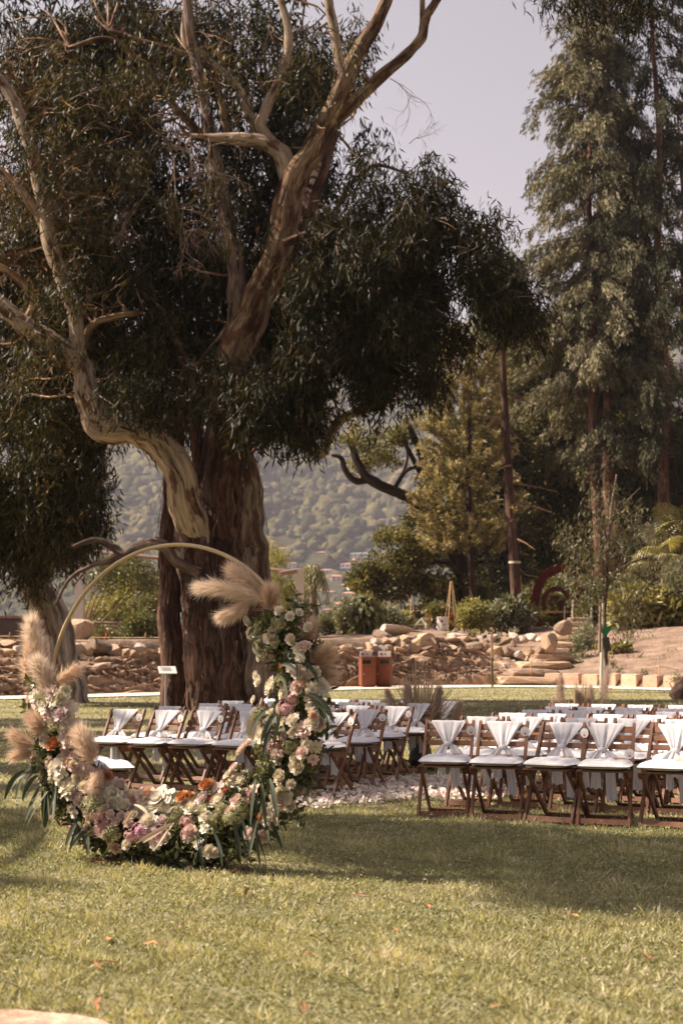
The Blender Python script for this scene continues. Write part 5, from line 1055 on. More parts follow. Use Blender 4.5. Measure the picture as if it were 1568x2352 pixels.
def person(label, px, Y, face, bend, mats, hat):
    p = at(px, 1440, Y); z = zg(p.x, Y); r = thing('person', label, 'person', (p.x, Y, z), face)
    s, c = math.sin(bend), math.cos(bend); tors = lambda h, side=0.0, fw=0.0: (side, -(s * h) - fw * c, .92 + c * h - fw * s)
    head = tors(.72); hb = .35 * bend; hx = (0, head[1] - .05 - .06 * bend, head[2] + .02)
    J = [((0, 0, .92), (.15, .12)), (tors(.22), (.14, .11)), (tors(.45), (.17, .12)), (tors(.56), .07), (tors(.63), .055), ((0, tors(.70)[1] - .02, tors(.70)[2]), .085), ((0, tors(.80)[1] - .03, tors(.80)[2]), .095), ((0, tors(.88)[1] - .02, tors(.88)[2]), .06)]
    E = [(0, 1), (1, 2), (2, 3), (3, 4), (4, 5), (5, 6), (6, 7)]
    for sd in (-1, 1):
        sh_ = tors(.50, sd * .19); el = (sd * .24, sh_[1] - .08 - .12 * bend, sh_[2] - .27); wr = (sd * .19, el[1] - .20, el[2] - .12 - .1 * bend); hd_ = (sd * .17, wr[1] - .09, wr[2] - .03)
        b = len(J); J += [(sh_, .065), (el, .048), (wr, .034), (hd_, .04)]; E += [(2, b), (b, b + 1), (b + 1, b + 2), (b + 2, b + 3)]
        for q in range(4):
            f = len(J); J.append(((hd_[0] + (q - 1.5) * .018 * sd, hd_[1] - .055 - .01 * (q in (1, 2)), hd_[2] - .03), .009)); E.append((b + 3, f))
        f = len(J); J.append(((hd_[0] - .045 * sd, hd_[1] - .02, hd_[2] - .015), .010)); E.append((b + 3, f))
        hp = (sd * .09, .02, .86); kn = (sd * .11, -.04 - .1 * bend, .47); an = (sd * .11, .03, .08); to = (sd * .12, -.13, .035)
        b = len(J); J += [(hp, .085), (kn, .06), (an, .045), (to, .035)]; E += [(0, b), (b, b + 1), (b + 1, b + 2), (b + 2, b + 3)]
    me = skin_body('body', J, E, 0); me.materials.clear()
    for m_ in (mats[0], mats[1], m_trous): me.materials.append(m_)
    neck = np.array(tors(.60)); ax = np.array([0, -s, c])
    for pl_ in me.polygons:
        q = np.array(pl_.center); h = (q - np.array([0, 0, .92])) @ ax
        if q[2] < .9 and h < .05: pl_.material_index = 2 if q[2] > .09 else 2
        elif h > .59: pl_.material_index = 0
        elif abs(q[0]) > .205 and q[2] < tors(.5)[2] - .16 or (abs(q[0]) > .13 and q[1] < tors(.3)[1] - .22): pl_.material_index = 0
        else: pl_.material_index = 1
    obj('body', me, None, r)
    hc = Vector((0, tors(.82)[1] - .02, tors(.82)[2] + .02)); V, Fc = ico(2)
    fdir = Vector((0, -math.cos(bend * .8), -math.sin(bend * .8)))
    if hat:
        keep = V[:, 2] > -.15; hm = MB(); hm.add(V * np.array([.105, .125, .085]) + np.array(hc) + np.array([0, 0, .03]), [f for f in Fc if all(keep[i] for i in f)])
        hm.box(hc + Vector((0, -.15, .015)), (.15, .11, .015)); obj('cap', hm.mesh('cap', False), m_cap, r)
    else:
        keep = (V[:, 2] > -.1) | (V[:, 1] > .35); hm = MB(); hm.add(V * np.array([.105, .12, .115]) + np.array(hc) + np.array([0, .015, .012]), [f for f in Fc if all(keep[i] for i in f) and not all(V[i, 1] < -.3 and V[i, 2] < .45 for i in f)]); obj('hair', hm.mesh('hair'), m_hair, r)
    fb = MB()
    for sd in (-1, 1): fb.box(hc + Vector((sd * .035, -.108, .0)), (.022, .012, .012))
    fb.box(hc + Vector((0, -.10, -.075)), (.045, .012, .010)); obj('eyes_and_mouth', fb.mesh('eyes_and_mouth'), m_hair, r)
    obj('nose', MB().box(hc + Vector((0, -.118, -.03)), (.024, .03, .045), None, .5).mesh('nose'), m_skin, r)
    return r
person('person in a cap and grey-green shirt bending forward among the plants', 955, 60.6, math.radians(62), .85, (m_skin, m_shirt1), True)
person('person in a pale shirt standing behind the orange-flowered bush', 1009, 61.6, math.radians(25), .12, (m_skin, m_shirt2), False)
# ------------------------------------------------------------------ folding chairs with cushions, drapes, tags and fans
m_ch = M('stained_wood', (.145, .062, .034), (.205, .092, .05), 5, .5, .12, 40, (1, 1, .25), var=.2, spec=.3, c3=(.10, .042, .024))
m_cloth = M('white_voile', (.80, .775, .79), (.77, .745, .77), 3, .95, 0, spec=.1)
_t = m_cloth.node_tree; _b = [n for n in _t.nodes if n.type == 'BSDF_PRINCIPLED'][0]; _o = [n for n in _t.nodes if n.type == 'OUTPUT_MATERIAL'][0]
_tr = _t.nodes.new('ShaderNodeBsdfTranslucent'); _tr.inputs[0].default_value = (.86, .83, .85, 1); _ms = _t.nodes.new('ShaderNodeMixShader'); _ms.inputs[0].default_value = .35
_t.links.new(_b.outputs[0], _ms.inputs[1]); _t.links.new(_tr.outputs[0], _ms.inputs[2]); _t.links.new(_ms.outputs[0], _o.inputs[0])
m_cush = M('white_cotton', (.71, .685, .69), (.67, .645, .655), 6, .9, .12, 30, spec=.15)
m_tagc = M('white_card', (.84, .82, .79), None, 6, .7); m_heart = M('orange_heart', (.72, .22, .10), None, 6, .7); m_print = M('faint_print', (.55, .52, .50), None, 6, .8)
m_fanw = M('fan_wood', (.62, .40, .24), (.55, .34, .19), 9, .7); m_fanp = M('fan_paper', (.72, .69, .70), (.66, .63, .65), 9, .8)
m_brass = M('brass', (.6, .45, .25), None, 9, .3, metal=.8)

HW = .205
def yb(z): return -.215 + .545 * z           # the long frame leans back from front foot to top rail
def chair_proto():
    r = thing('folding_chair', 'x', 'chair')
    for s in (-1, 1):
        mb = MB(); n = 8
        pts = [(s * HW, yb(z), z) for z in (0, .2, .4, .6, .79)]
        mb.bar(pts[0], (s * HW, yb(.79), .79), .022, .040, (0, 1, .5)); mb.tube([(s * HW - .011, yb(.79), .788), (s * HW + .011, yb(.79), .788)], (.020, .020), 10)
        obj('back_post', mb.mesh('back_post'), m_ch, r)
        mb = MB().bar((s * (HW - .026), .235, 0), (s * (HW - .026), -.215, .425), .020, .036, (0, 1, .5))
        obj('cross_leg', mb.mesh('cross_leg'), m_ch, r)
        ap = MB(); V = []; x0, x1 = s * (HW - .002) - .008, s * (HW - .002) + .008
        for x in (x0, x1): V += [(x, -.23, .428), (x, -.22, .40), (x, -.18, .375), (x, .0, .375), (x, .04, .395), (x, .05, .428)]
        ap.add(V, [(5, 4, 3, 2, 1, 0), (6, 7, 8, 9, 10, 11)] + [(k, (k + 1) % 6, (k + 1) % 6 + 6, k + 6) for k in range(6)])
        a_ = obj('side_apron', ap.mesh('side_apron'), m_ch, r); o_ = s * .0095 + s * (HW - .002)
        for yy in (-.17, -.01): obj('rivet', MB().tube([(o_ - .004, yy, .398), (o_ + .004, yy, .398)], (.006, .006), 6).mesh('rivet'), m_brass, a_)
        obj('hinge_bolt', MB().tube([(s * HW - .014, .005, .218), (s * HW + s * .016, .005, .218)], (.007, .007), 6).mesh('hinge_bolt'), m_brass, r)
    for z, h in ((.752, .048), (.685, .042), (.615, .042)):
        obj('back_slat', MB().bar((-HW + .011, yb(z), z), (HW - .011, yb(z), z), .016, h, (0, .4, 1)).mesh('back_slat'), m_ch, r)
    for k in range(5):
        y = -.225 + k * .062; obj('seat_slat', MB().box((0, y, .436), (.40 - .0 * k, .054, .014)).mesh('seat_slat'), m_ch, r)
    obj('stretcher', MB().bar((-HW + .011, yb(.035), .035), (HW - .011, yb(.035), .035), .018, .045, (0, .4, 1)).mesh('stretcher'), m_ch, r)
    obj('stretcher', MB().bar((-HW + .036, .20, .033), (HW - .036, .20, .033), .018, .035, (0, -.4, 1)).mesh('stretcher'), m_ch, r)
    return r
def cushion_mesh(seed):
    g = np.random.default_rng(seed); n = 20; u = np.linspace(-1, 1, n); U, Vv = np.meshgrid(u, u, indexing='ij')
    a, b = .213, .205; X = U * a * (1 - .07 * np.abs(Vv) ** 3 + .018 * np.cos(Vv * 7.5 + seed)); Y_ = Vv * b * (1 - .07 * np.abs(U) ** 3 + .018 * np.cos(U * 7.5 + 2 * seed))
    prof = np.clip((1 - np.abs(U) ** 3.4) * (1 - np.abs(Vv) ** 3.4), 0, 1) ** .55
    tuft = sum(np.exp(-(((U - tu) ** 2 + (Vv - tv) ** 2) / .035)) for tu in (-.42, .42) for tv in (-.42, .42))
    wr = snoise(np.stack([U * 1.5, Vv * 1.5, U * 0], -1), seed, 3, 1.8) * .010
    line = np.exp(-(U / .10) ** 2) * .012 + np.exp(-(Vv / .10) ** 2) * .010
    top = .034 + .054 * prof - .026 * tuft - line * prof + wr * prof; bot = .034 - .030 * prof
    V1 = np.stack([X, Y_, top], -1).reshape(-1, 3); V2 = np.stack([X, Y_, bot], -1).reshape(-1, 3)
    i = (np.arange(n - 1)[:, None] * n + np.arange(n - 1)[None, :]).reshape(-1, 1); N = n * n
    q1 = i + np.array([[0, n, n + 1, 1]]); q2 = i + np.array([[0, 1, n + 1, n]]) + N
    bd = np.concatenate([np.arange(n), np.arange(1, n) * n + n - 1, np.arange(n - 2, -1, -1) + (n - 1) * n, np.arange(n - 2, 0, -1) * n])
    q3 = np.stack([bd, np.roll(bd, -1), np.roll(bd, -1) + N, bd + N], -1)
    return np_mesh('cushion', np.vstack([V1, V2]), [q1, q2, q3], None, True)
def sheet(mb, P):
    m, n = P.shape[:2]; mb.add(P.reshape(-1, 3), [(i * n + j, i * n + j + 1, (i + 1) * n + j + 1, (i + 1) * n + j) for i in range(m - 1) for j in range(n - 1)])
def drape_mesh(seed):
    g = np.random.default_rng(seed); mb = MB(); u = np.linspace(-1, 1, 27); c0 = g.uniform(-.03, .015); kx = c0 + g.uniform(-.02, .025); ph = g.uniform(0, 6, 3)
    sk = g.uniform(-.02, .03); kz = .598 + g.uniform(-.012, .012); wtop = g.uniform(.138, .16)
    pleat = lambda a: (.006 * np.sin(u * 7 + ph[0]) + .004 * np.sin(u * 13 + ph[1]) + .002 * np.sin(u * 23 + ph[2])) * a
    rows = []
    for z, dy in ((.70, .030), (.75, .028), (.785, .022), (.800, .010), (.803, .0), (.798, -.010)):         # over the top rail
        rows.append(np.stack([c0 + u * wtop, np.full_like(u, yb(min(z, .775)) + dy) + pleat(.25), np.full_like(u, z) + pleat(.2)], -1))
    for k, z in enumerate(np.linspace(.785, kz, 9)):
        f = k / 8; w = wtop * (1 - f) ** 1.05 + .036 * f; cxx = c0 * (1 - f) + kx * f + sk * f * (1 - f)
        rows.append(np.stack([cxx + u * w, np.full_like(u, yb(z) - .022 - .012 * f) + pleat(.6 + 1.2 * f), np.full_like(u, z) - .012 * (1 - u * u) * (1 - f) * f], -1))
    sheet(mb, np.array(rows))
    v = np.linspace(-1, 1, 13); fold = lambda a, p: (.008 * np.sin(v * 6 + p) + .005 * np.sin(v * 13 + p)) * a
    for sd, wid in ((-1, .038), (1, .034)):                       # the two tails below the knot, tucked in behind the cushion
        rows = []
        for k, z in enumerate(np.linspace(kz + .004, .50, 7)):
            f = k / 6; bulge = math.sin(f * 2.2); cxx = kx + sd * (.012 + .062 * f ** .7 + (.02 if sd > 0 else .0) * bulge)
            rows.append(np.stack([cxx + v * (.018 + wid * 1.15 * f ** .6), np.full_like(v, yb(z) - .034 + .024 * f - .012 * bulge) + fold(.5 + f, ph[0] + sd), np.full_like(v, z)], -1))
        sheet(mb, np.array(rows))
    a_ = np.linspace(0, 2 * np.pi, 12)                            # the knot
    mb.tube([(kx - .032, yb(kz) - .034, kz + .004), (kx, yb(kz) - .046, kz), (kx + .034, yb(kz) - .034, kz + .006)], (.012, .020, .012), 8, .1)
    zl = g.uniform(.17, .24)
    for sd in (-1, 1):                                            # loose ends hanging behind the seat
        rows = []; w0 = g.uniform(.032, .05); zz = zl + (.0 if sd > 0 else .1) + g.uniform(-.03, .05)
        for k, z in enumerate(np.linspace(.47, zz, 8)):
            f = k / 7; rows.append(np.stack([kx + sd * .055 + .01 * f * sd + v * w0 * (.8 + .25 * f), np.full_like(v, .090 + .03 * f) + fold(.8 + .6 * f, ph[1] + sd), np.full_like(v, z) + .008 * f * np.sin(v * 5 + ph[2])], -1))
        sheet(mb, np.array(rows))
    return mb.mesh('chair_drape', True)
def disc(mb, c, r, th, n=20):
    V = [(c[0] + r * math.cos(k * 6.2832 / n), c[1] + s, c[2] + r * math.sin(k * 6.2832 / n)) for s in (-th / 2, th / 2) for k in range(n)]
    mb.add(V, [tuple(range(n)), tuple(range(2 * n - 1, n - 1, -1))] + [(k, k + n, (k + 1) % n + n, (k + 1) % n) for k in range(n)]); return mb
tag_me = disc(MB(), (0, 0, 0), .040, .003).mesh('card'); tag_me.materials.append(m_tagc)
hp = [(.013 * .0625 * 16 * math.sin(t) ** 3, -.0025, .013 * .0625 * (13 * math.cos(t) - 5 * math.cos(2 * t) - 2 * math.cos(3 * t) - math.cos(4 * t)) - .018) for t in np.linspace(0, 6.2832, 20, endpoint=False)]
heart_me = MB().add(hp, [tuple(range(20))]).mesh('heart'); heart_me.materials.append(m_heart)
prt = MB()
for k, (x0, w) in enumerate(((-.021, .006), (-.013, .008), (-.003, .007), (.006, .009), (.017, .008))): prt.box((x0, -.0024, .006), (w, .001, .004))
print_me = prt.mesh('print'); print_me.materials.append(m_print)
loop_me = MB().tube([(-.004, 0, .036), (-.006, 0, .050), (0, 0, .060), (.006, 0, .050), (.004, 0, .036)], .0012, 4).mesh('string'); loop_me.materials.append(m_fanw)
fan_paper = MB(); n = 14
Vf = [(0, 0, 0)] + [(.115 * math.cos(math.radians(150 + 55 * k / n)), .115 * math.sin(math.radians(150 + 55 * k / n)), .004 + .004 * (k % 2)) for k in range(n + 1)]
fan_paper.add(Vf, [(0, k + 1, k + 2) for k in range(n)]); fan_paper = fan_paper.mesh('paper'); fan_paper.materials.append(m_fanp)
fan_h = MB().box((.045, .004, .006), (.10, .022, .012)).box((-.05, .028, .006), (.11, .010, .006), Matrix.Rotation(math.radians(-28), 3, 'Z')).mesh('handle'); fan_h.materials.append(m_fanw)

ch0 = chair_proto(); CUSH = [cushion_mesh(800 + i) for i in range(4)]; DRAPE = [drape_mesh(820 + i) for i in range(9)]
for m_ in CUSH: m_.materials.append(m_cush)
for m_ in DRAPE: m_.materials.append(m_cloth)
AX = Vector((.345, .95, 0)).normalized(); RX = Vector((math.cos(math.radians(23)), -math.sin(math.radians(23)), 0)); ROWSP = 1.0; PITCHX = .455
g = np.random.default_rng(88); used = [False]
def place_chair(foot, fwd, where, grp, tagged=True, drape=True, fan=True):
    """foot: middle of the front feet on the ground; fwd: the way the sitter looks"""
    rz = math.atan2(fwd.x, -fwd.y); org = foot - fwd * .215; z = zg(org.x, org.y); loc = Vector((org.x, org.y, z))
    if not used[0]: r = ch0; used[0] = True; r.location = loc; r.rotation_euler = (0, 0, rz)
    else: r = dup(ch0, None, loc, rz)
    r['label'] = 'brown wooden folding chair, ' + where; r['group'] = grp + ' chairs'
    Mx = Matrix.Translation(loc) @ Matrix.Rotation(rz, 4, 'Z')
    k = g.integers(0, 4); o = obj('cushion', CUSH[k], None, None, Mx @ Vector((g.uniform(-.01, .01), -.085, .4435)), rz + g.uniform(-.05, .05)); tag(o, 'white tufted cushion on chair, ' + where, 'cushion', grp + ' cushions')
    if k % 2: o.rotation_euler[2] += math.pi / 2
    if drape:
        o = obj('chair_drape', DRAPE[g.integers(0, 9)], None, None, loc, rz); tag(o, 'white voile drape knotted on chair, ' + where, 'drape', grp + ' drapes')
    if tagged:
        low = g.random() < .18
        t_ = thing('name_tag', 'round white name tag on chair, ' + where, 'tag', Mx @ (Vector((HW - .01, yb(.722) - .050, .722)) if not low else Vector((HW - .02, yb(.58) - .055, .565))), rz + g.uniform(-.25, .25), grp + ' tags')
        obj('card', tag_me, None, t_); obj('heart', heart_me, None, t_); obj('print', print_me, None, t_); obj('string', loop_me, None, t_)
    if fan:
        f_ = thing('paper_fan', 'folded paper fan on cushion of chair, ' + where, 'fan', Mx @ Vector((.03 + g.uniform(-.03, .03), .005 + g.uniform(-.015, .015), .4435 + .078)), rz + g.uniform(-.3, .3), grp + ' fans')
        obj('paper', fan_paper, None, f_); obj('handle', fan_h, None, f_)
P_L = Vector((-.24, 14.15, 0)); P_R = Vector((.835, 12.12, 0)); FWD = Vector((-math.sin(math.radians(27)), -math.cos(math.radians(27)), 0))
for row in range(5):
    for j in range(6):
        ft = P_L + AX * ROWSP * row - RX * .487 * j + Vector((g.normal() * .02, g.normal() * .025, 0))
        ang = g.normal() * .085; fw = Vector((FWD.x * math.cos(ang) - FWD.y * math.sin(ang), FWD.x * math.sin(ang) + FWD.y * math.cos(ang), 0))
        place_chair(ft, fw, '%s from aisle, %s row by great trunk' % (ORD[j], ORD[row]), 'great trunk block', g.random() < .8 or row == 0, True, row < 4)
for row in range(6):
    for j in range(9):
        ft = P_R + AX * ROWSP * row + RX * PITCHX * j + Vector((g.normal() * .02, g.normal() * .025, 0))
        if ft.x / ft.y > .27: continue
        ang = g.normal() * .085; fw = Vector((FWD.x * math.cos(ang) - FWD.y * math.sin(ang), FWD.x * math.sin(ang) + FWD.y * math.cos(ang), 0))
        place_chair(ft, fw, '%s from aisle, %s row across from great trunk' % (ORD[j], ORD[row]), 'far block', g.random() < .75 or row == 0, True, row < 4)
# two chairs beside the arch, turned toward the aisle
fa = Vector((.92, .39, 0)).normalized()
place_chair(Vector((-2.02, 12.12, 0)), fa, 'turned sideways behind arch, farther one', 'arch', False, True, False)
place_chair(Vector((-1.77, 11.58, 0)), fa, 'turned sideways close behind arch flowers', 'arch', False, True, False)

# ------------------------------------------------------------------ pampas arrangements at the head of the aisle
m_blade = leaf_mat('dry_blade', [(0, (.30, .21, .13)), (.5, (.45, .34, .23)), (1, (.58, .47, .34))], .25, .7, .2, (1, .9, .7))
m_plume = leaf_mat('pampas', [(0, (.58, .44, .34)), (.5, (.69, .55, .44)), (1, (.78, .66, .55))], .48, .9, .05, (1.15, 1.08, .98))
m_plume_p = leaf_mat('pampas_pale', [(0, (.62, .50, .40)), (.5, (.73, .61, .50)), (1, (.82, .72, .62))], .48, .9, .05, (1.15, 1.08, .98))
m_plume_v = leaf_mat('pampas_mauve', [(0, (.36, .27, .21)), (.5, (.50, .39, .32)), (1, (.62, .51, .43))], .3, .9, .05, (1.1, 1.0, .9))
m_plume_b = leaf_mat('pampas_brown', [(0, (.52, .37, .27)), (.5, (.64, .48, .36)), (1, (.74, .60, .48))], .48, .9, .05, (1.15, 1.08, .98))
def plume_mesh(base, tip, w, n, seed, bend=.1, hl=(.05, .10), fw=.0028):
    g = np.random.default_rng(seed); base, tip = np.array(base, float), np.array(tip, float); ax = tip - base; L = np.linalg.norm(ax); a = ax / L
    sd = unit(np.cross(a, g.normal(size=3))); t = g.random(n) ** .8; env = 1.55 * (t + .03) ** .5 * (1 - t * .97) ** .62
    c = base + ax * t[:, None] + sd * (bend * L * np.sin(t * 3.14))[:, None]; rad = unit(g.normal(size=(n, 3)))
    lob = 1 + .35 * np.sin(t * 23 + g.uniform(0, 6)) * g.random(n); P = c + rad * (w * .5 * env * lob * g.random(n) ** .8)[:, None] * .75; D = a * .95 + rad * .42 + g.normal(size=(n, 3)) * .22 + np.array([0, 0, -.22])
    return dia_mesh('plume', P, D, g.uniform(*hl, n), fw * g.uniform(.7, 1.5, n), np.clip(.5 * t + .5 * g.random(n), 0, 1), g)
m_vase = M('dark_vase', (.06, .05, .045), None, 5, .5)
def pampas_group(px, Y, h_px, label, seed, nb, plumes, w):
    b0 = at(px, 1700, Y); z = zg(b0.x, Y); r = thing('pampas_arrangement', label, 'dried grass', (b0.x, Y, z)); g = np.random.default_rng(seed)
    obj('vase', MB().tube([(0, 0, 0), (0, 0, .1), (0, 0, .24), (0, 0, .3)], (.11, .15, .13, .10), 16).mesh('vase', True), m_vase, r)
    V, Fq, rn = [], [], []; H = (at(px, h_px, Y).z - z) * 1.12
    for k in range(nb):
        a_ = g.uniform(0, 6.28); s = abs(g.normal()) * w; L = H * g.uniform(.72, 1.08) * (1 - .12 * s / w); d = np.array([math.cos(a_) * s, math.sin(a_) * s * .7, 0]); wd = g.uniform(.010, .026); sd = np.array([math.sin(a_ + .6), math.cos(a_ + .6), 0]) * wd
        b = len(V); rv = g.random()
        for i in range(6):
            t = i / 5; c = np.array([g.normal() * 0, 0, .25]) + d * (t ** 1.5) * (1 + .2 * g.normal() * t) + np.array([math.cos(a_) * .06, math.sin(a_) * .06, (L - .25) * t * (1 - .22 * (s / w) * t)]); ww = sd * (1 - t * .92)
            V += [c - ww, c + ww]; rn += [rv, rv]
        Fq += [(b + 2 * i, b + 2 * i + 1, b + 2 * i + 3, b + 2 * i + 2) for i in range(5)]
    tag(obj('blades', np_mesh('blades', np.array(V), [np.array(Fq)], {'rnd': np.array(rn)}), m_blade, r), kind='stuff')
    for i, (dx, h0, h1, lean, wd) in enumerate(plumes):
        obj('plume', plume_mesh((dx, -.05, h0 * H), (dx + lean, -.1, h1 * H), wd * 1.4, 2200, seed + i, .04), m_plume_v, r)
pampas_group(965, 17.6, 1550, 'wild dried pampas sheaf beside the great trunk block of chairs', 901, 260, [(-.28, .35, .72, -.12, .13), (-.12, .4, .78, -.04, .13), (.36, .1, .62, .12, .13), (.2, .42, .75, .03, .1)], .46)
pampas_group(1336, 18.2, 1572, 'upright dried pampas sheaf behind the block across from the great trunk', 921, 170, [(-.22, .4, .95, -.05, .10), (-.05, .38, .8, .0, .11), (.08, .35, .85, .02, .1), (.27, .38, 1.06, .06, .17), (-.3, .35, .7, -.06, .08)], .27)
# ------------------------------------------------------------------ the flower arch
HA = math.radians(-26.0); HC = Vector((at(395, 1596, 9.4).x, 9.4, 1.095)); HR = .985
HU = Vector((math.cos(HA), math.sin(HA), 0)); HN = Vector((HU.y, -HU.x, 0))      # HN points to the camera side
arch = thing('flower_arch', 'round golden hoop arch dressed with roses, pampas and trailing leaves', 'flower arch', (HC.x, HC.y, 0))
m_gold = M('gold_paint', (.46, .34, .19), (.40, .29, .155), 8, .5, .1, 40, spec=.5, metal=.25)
m_iron = M('iron', (.12, .10, .09), (.2, .13, .10), 9, .6, metal=.4)
def apart(name, me, mat, parent=arch, **kw):
    o = obj(name, me, mat, parent)
    if parent is arch: o.matrix_parent_inverse = Matrix.Translation(-arch.location)
    return tag(o, **kw)
def hoop_pt(t, r=HR, n=0.0): return HC + HU * (r * math.cos(t)) + Vector((0, 0, r * math.sin(t))) + HN * n
hp_ = [hoop_pt(t) for t in np.linspace(0, 2 * math.pi, 97)]
apart('hoop', MB().tube(hp_, .0135, 10, cap=False).mesh('hoop', True), m_gold)
for u in (-.40, .46):
    b0 = HC + HU * u + HN * .06; apart('stand_rod', MB().tube([(b0.x, b0.y, 0), (b0.x, b0.y, HC.z - math.sqrt(HR * HR - u * u) + .10)], .011, 8).mesh('stand_rod'), m_iron)
    apart('base_plate', MB().box((b0.x, b0.y, .012), (.22, .22, .012), Matrix.Rotation(HA, 3, 'Z')).mesh('base_plate'), m_rust)
apart('stand_rod', MB().tube([HC + HU * -.40 + HN * .06 + Vector((0, 0, -HC.z + .16)), HC + HU * .46 + HN * .06 + Vector((0, 0, -HC.z + .16))], .009, 8).mesh('stand_rod'), m_iron)

def on_hoop(px, py, off=0.0):
    """point of the hoop's plane on this view ray, pushed off toward the camera side"""
    d = ray(px, py); o = Vector((0, 0, CAMZ)); k = (HC + HN * off - o).dot(HN) / d.dot(HN); return o + d * k
def Zp(zx, zy): return zx * .5002, 1205.7 + zy * .5002
def petal(mb, ang, base_r, lift, length, width, curl, rnd, cup=.35):
    n, m = 5, 4; ca, sa = math.cos(ang), math.sin(ang); P = []
    for i in range(n):
        t = i / (n - 1); w = width * (.45, .82, 1.0, .98, .70)[i]
        rr = base_r + length * (math.cos(lift) * t) + curl * length * t ** 3; zz = length * math.sin(lift) * t - abs(curl) * length * .45 * t ** 4
        for j in range(m):
            s = (j / (m - 1) - .5) * w; rin = rr - cup * s * s / max(width, 1e-4) * 2
            P.append((rin * ca - s * sa, rin * sa + s * ca, zz + .12 * abs(s) - (.06 * length if i == n - 1 and j in (0, 3) else 0)))
    mb.add(P, [(i * m + j, i * m + j + 1, (i + 1) * m + j + 1, (i + 1) * m + j) for i in range(n - 1) for j in range(m - 1)], rnd=rnd)
def rose_mesh(seed, openness=.5):
    g = np.random.default_rng(seed); mb = MB()
    lay = [(3, .03, 1.50, .80, .30, .02), (4, .13, 1.44, .80, .40, .04), (5, .25, 1.38, .78, .50, .06), (6, .38, 1.30, .74, .58, .09), (7, .52, 1.18 - .1 * openness, .66, .64, .14), (8, .64, 1.0 - .3 * openness, .52, .66, .20)]
    for li, (n, br, lift, L, w, cu) in enumerate(lay):
        for k in range(n):
            a = (k + .5 * (li % 2)) * 6.283 / n + g.uniform(-.15, .15); petal(mb, a, br, lift + g.uniform(-.06, .06), L * g.uniform(.94, 1.06), w * 1.05, cu, np.clip(li / 5 + g.normal() * .1, 0, 1), .55)
    V, Fc = ico(1); mb.add(V * np.array([.62, .62, .40]) + np.array([0, 0, .22]), Fc, rnd=.3)
    return mb.mesh('rose', True)
def peony_mesh(seed):
    g = np.random.default_rng(seed); mb = MB()
    for li in range(5):
        for k in range(7): petal(mb, k * .898 + li * .5 + g.uniform(-.3, .3), .05 + .06 * li, 1.35 - .28 * li + g.uniform(-.15, .15), .75 * g.uniform(.8, 1.15), .55, .12 + .05 * li, np.clip(1 - li / 5 + g.normal() * .12, 0, 1), .3)
    return mb.mesh('peony', True)
def orchid_mesh(seed):
    g = np.random.default_rng(seed); mb = MB()
    for a, L, w in ((1.57, .95, .6), (.35, 1.05, 1.05), (2.8, 1.05, 1.05), (-.9, .95, .55), (-2.25, .95, .55)): petal(mb, a, .05, .2, L, w, .1, .75 + .2 * g.random(), .1)
    petal(mb, -1.57, .02, .9, .5, .35, .1, .05, .5)
    return mb.mesh('orchid', True)
def hydrangea_mesh(seed):
    g = np.random.default_rng(seed); mb = MB()
    for k in range(46):
        d = unit(g.normal(size=3)); d[2] = abs(d[2]) * .9 - .12; d = unit(d); c = d * g.uniform(.85, 1.0); x = unit(np.cross(d, g.normal(size=3))); y = np.cross(d, x); rv = np.clip(.5 + .35 * d[0] + g.normal() * .22, 0, 1)
        for q in range(4):
            e = x * math.cos(q * 1.571) + y * math.sin(q * 1.571); f = x * math.cos(q * 1.571 + 1.571) + y * math.sin(q * 1.571 + 1.571); s = .26
            mb.add([c, c + (e * .7 + f * .35) * s * .9 + d * .03, c + (e + f) * s * .72 + d * .05, c + (f * .7 + e * .35) * s * .9 + d * .03], [(0, 1, 2, 3)], rnd=rv)
    V, Fc = ico(1); mb.add(V * .72, Fc, rnd=0); return mb.mesh('hydrangea')
def flower_mat(name, inner, outer, tr=.25): return leaf_mat(name, [(0, inner), (.5, tuple((a + b) / 2 for a, b in zip(inner, outer))), (1, outer)], tr, .7, .15, (1.05, 1, .92))
FM = {'white': flower_mat('petal_white', (.74, .66, .50), (.80, .74, .64)), 'blush': flower_mat('petal_blush', (.68, .48, .41), (.76, .62, .55)), 'peach': flower_mat('petal_peach', (.70, .46, .33), (.77, .59, .47)),
      'lav': flower_mat('petal_mauve', (.58, .42, .41), (.71, .59, .57)), 'orange': flower_mat('petal_orange', (.46, .16, .05), (.58, .27, .12)), 'rust': flower_mat('petal_rust', (.40, .14, .06), (.56, .27, .15)),
      'pinkh': flower_mat('hydrangea_pink', (.46, .24, .25), (.60, .46, .37)), 'purp': flower_mat('hydrangea_purple', (.42, .20, .27), (.62, .46, .45)), 'greenh': flower_mat('hydrangea_green', (.20, .20, .09), (.50, .43, .26)), 'cream': flower_mat('petal_cream', (.62, .52, .36), (.74, .66, .52))}
MESH = {'rose': [rose_mesh(i, .3 + .25 * (i % 3)) for i in range(4)], 'peony': [peony_mesh(20 + i) for i in range(3)], 'orchid': [orchid_mesh(30 + i) for i in range(2)], 'hydrangea': [hydrangea_mesh(40 + i) for i in range(3)]}
_cache = {}
def fmesh(kind, i, col):
    k = (kind, i % len(MESH[kind]), col)
    if k not in _cache: m_ = MESH[kind][k[1]].copy(); m_.materials.clear(); m_.materials.append(FM[col]); _cache[k] = m_
    return _cache[k]
g = np.random.default_rng(61); cnt = [0]
def hoop_angle(p):
    d = p - HC; return math.atan2(d.z, d.dot(HU)), math.hypot(d.z, d.dot(HU))
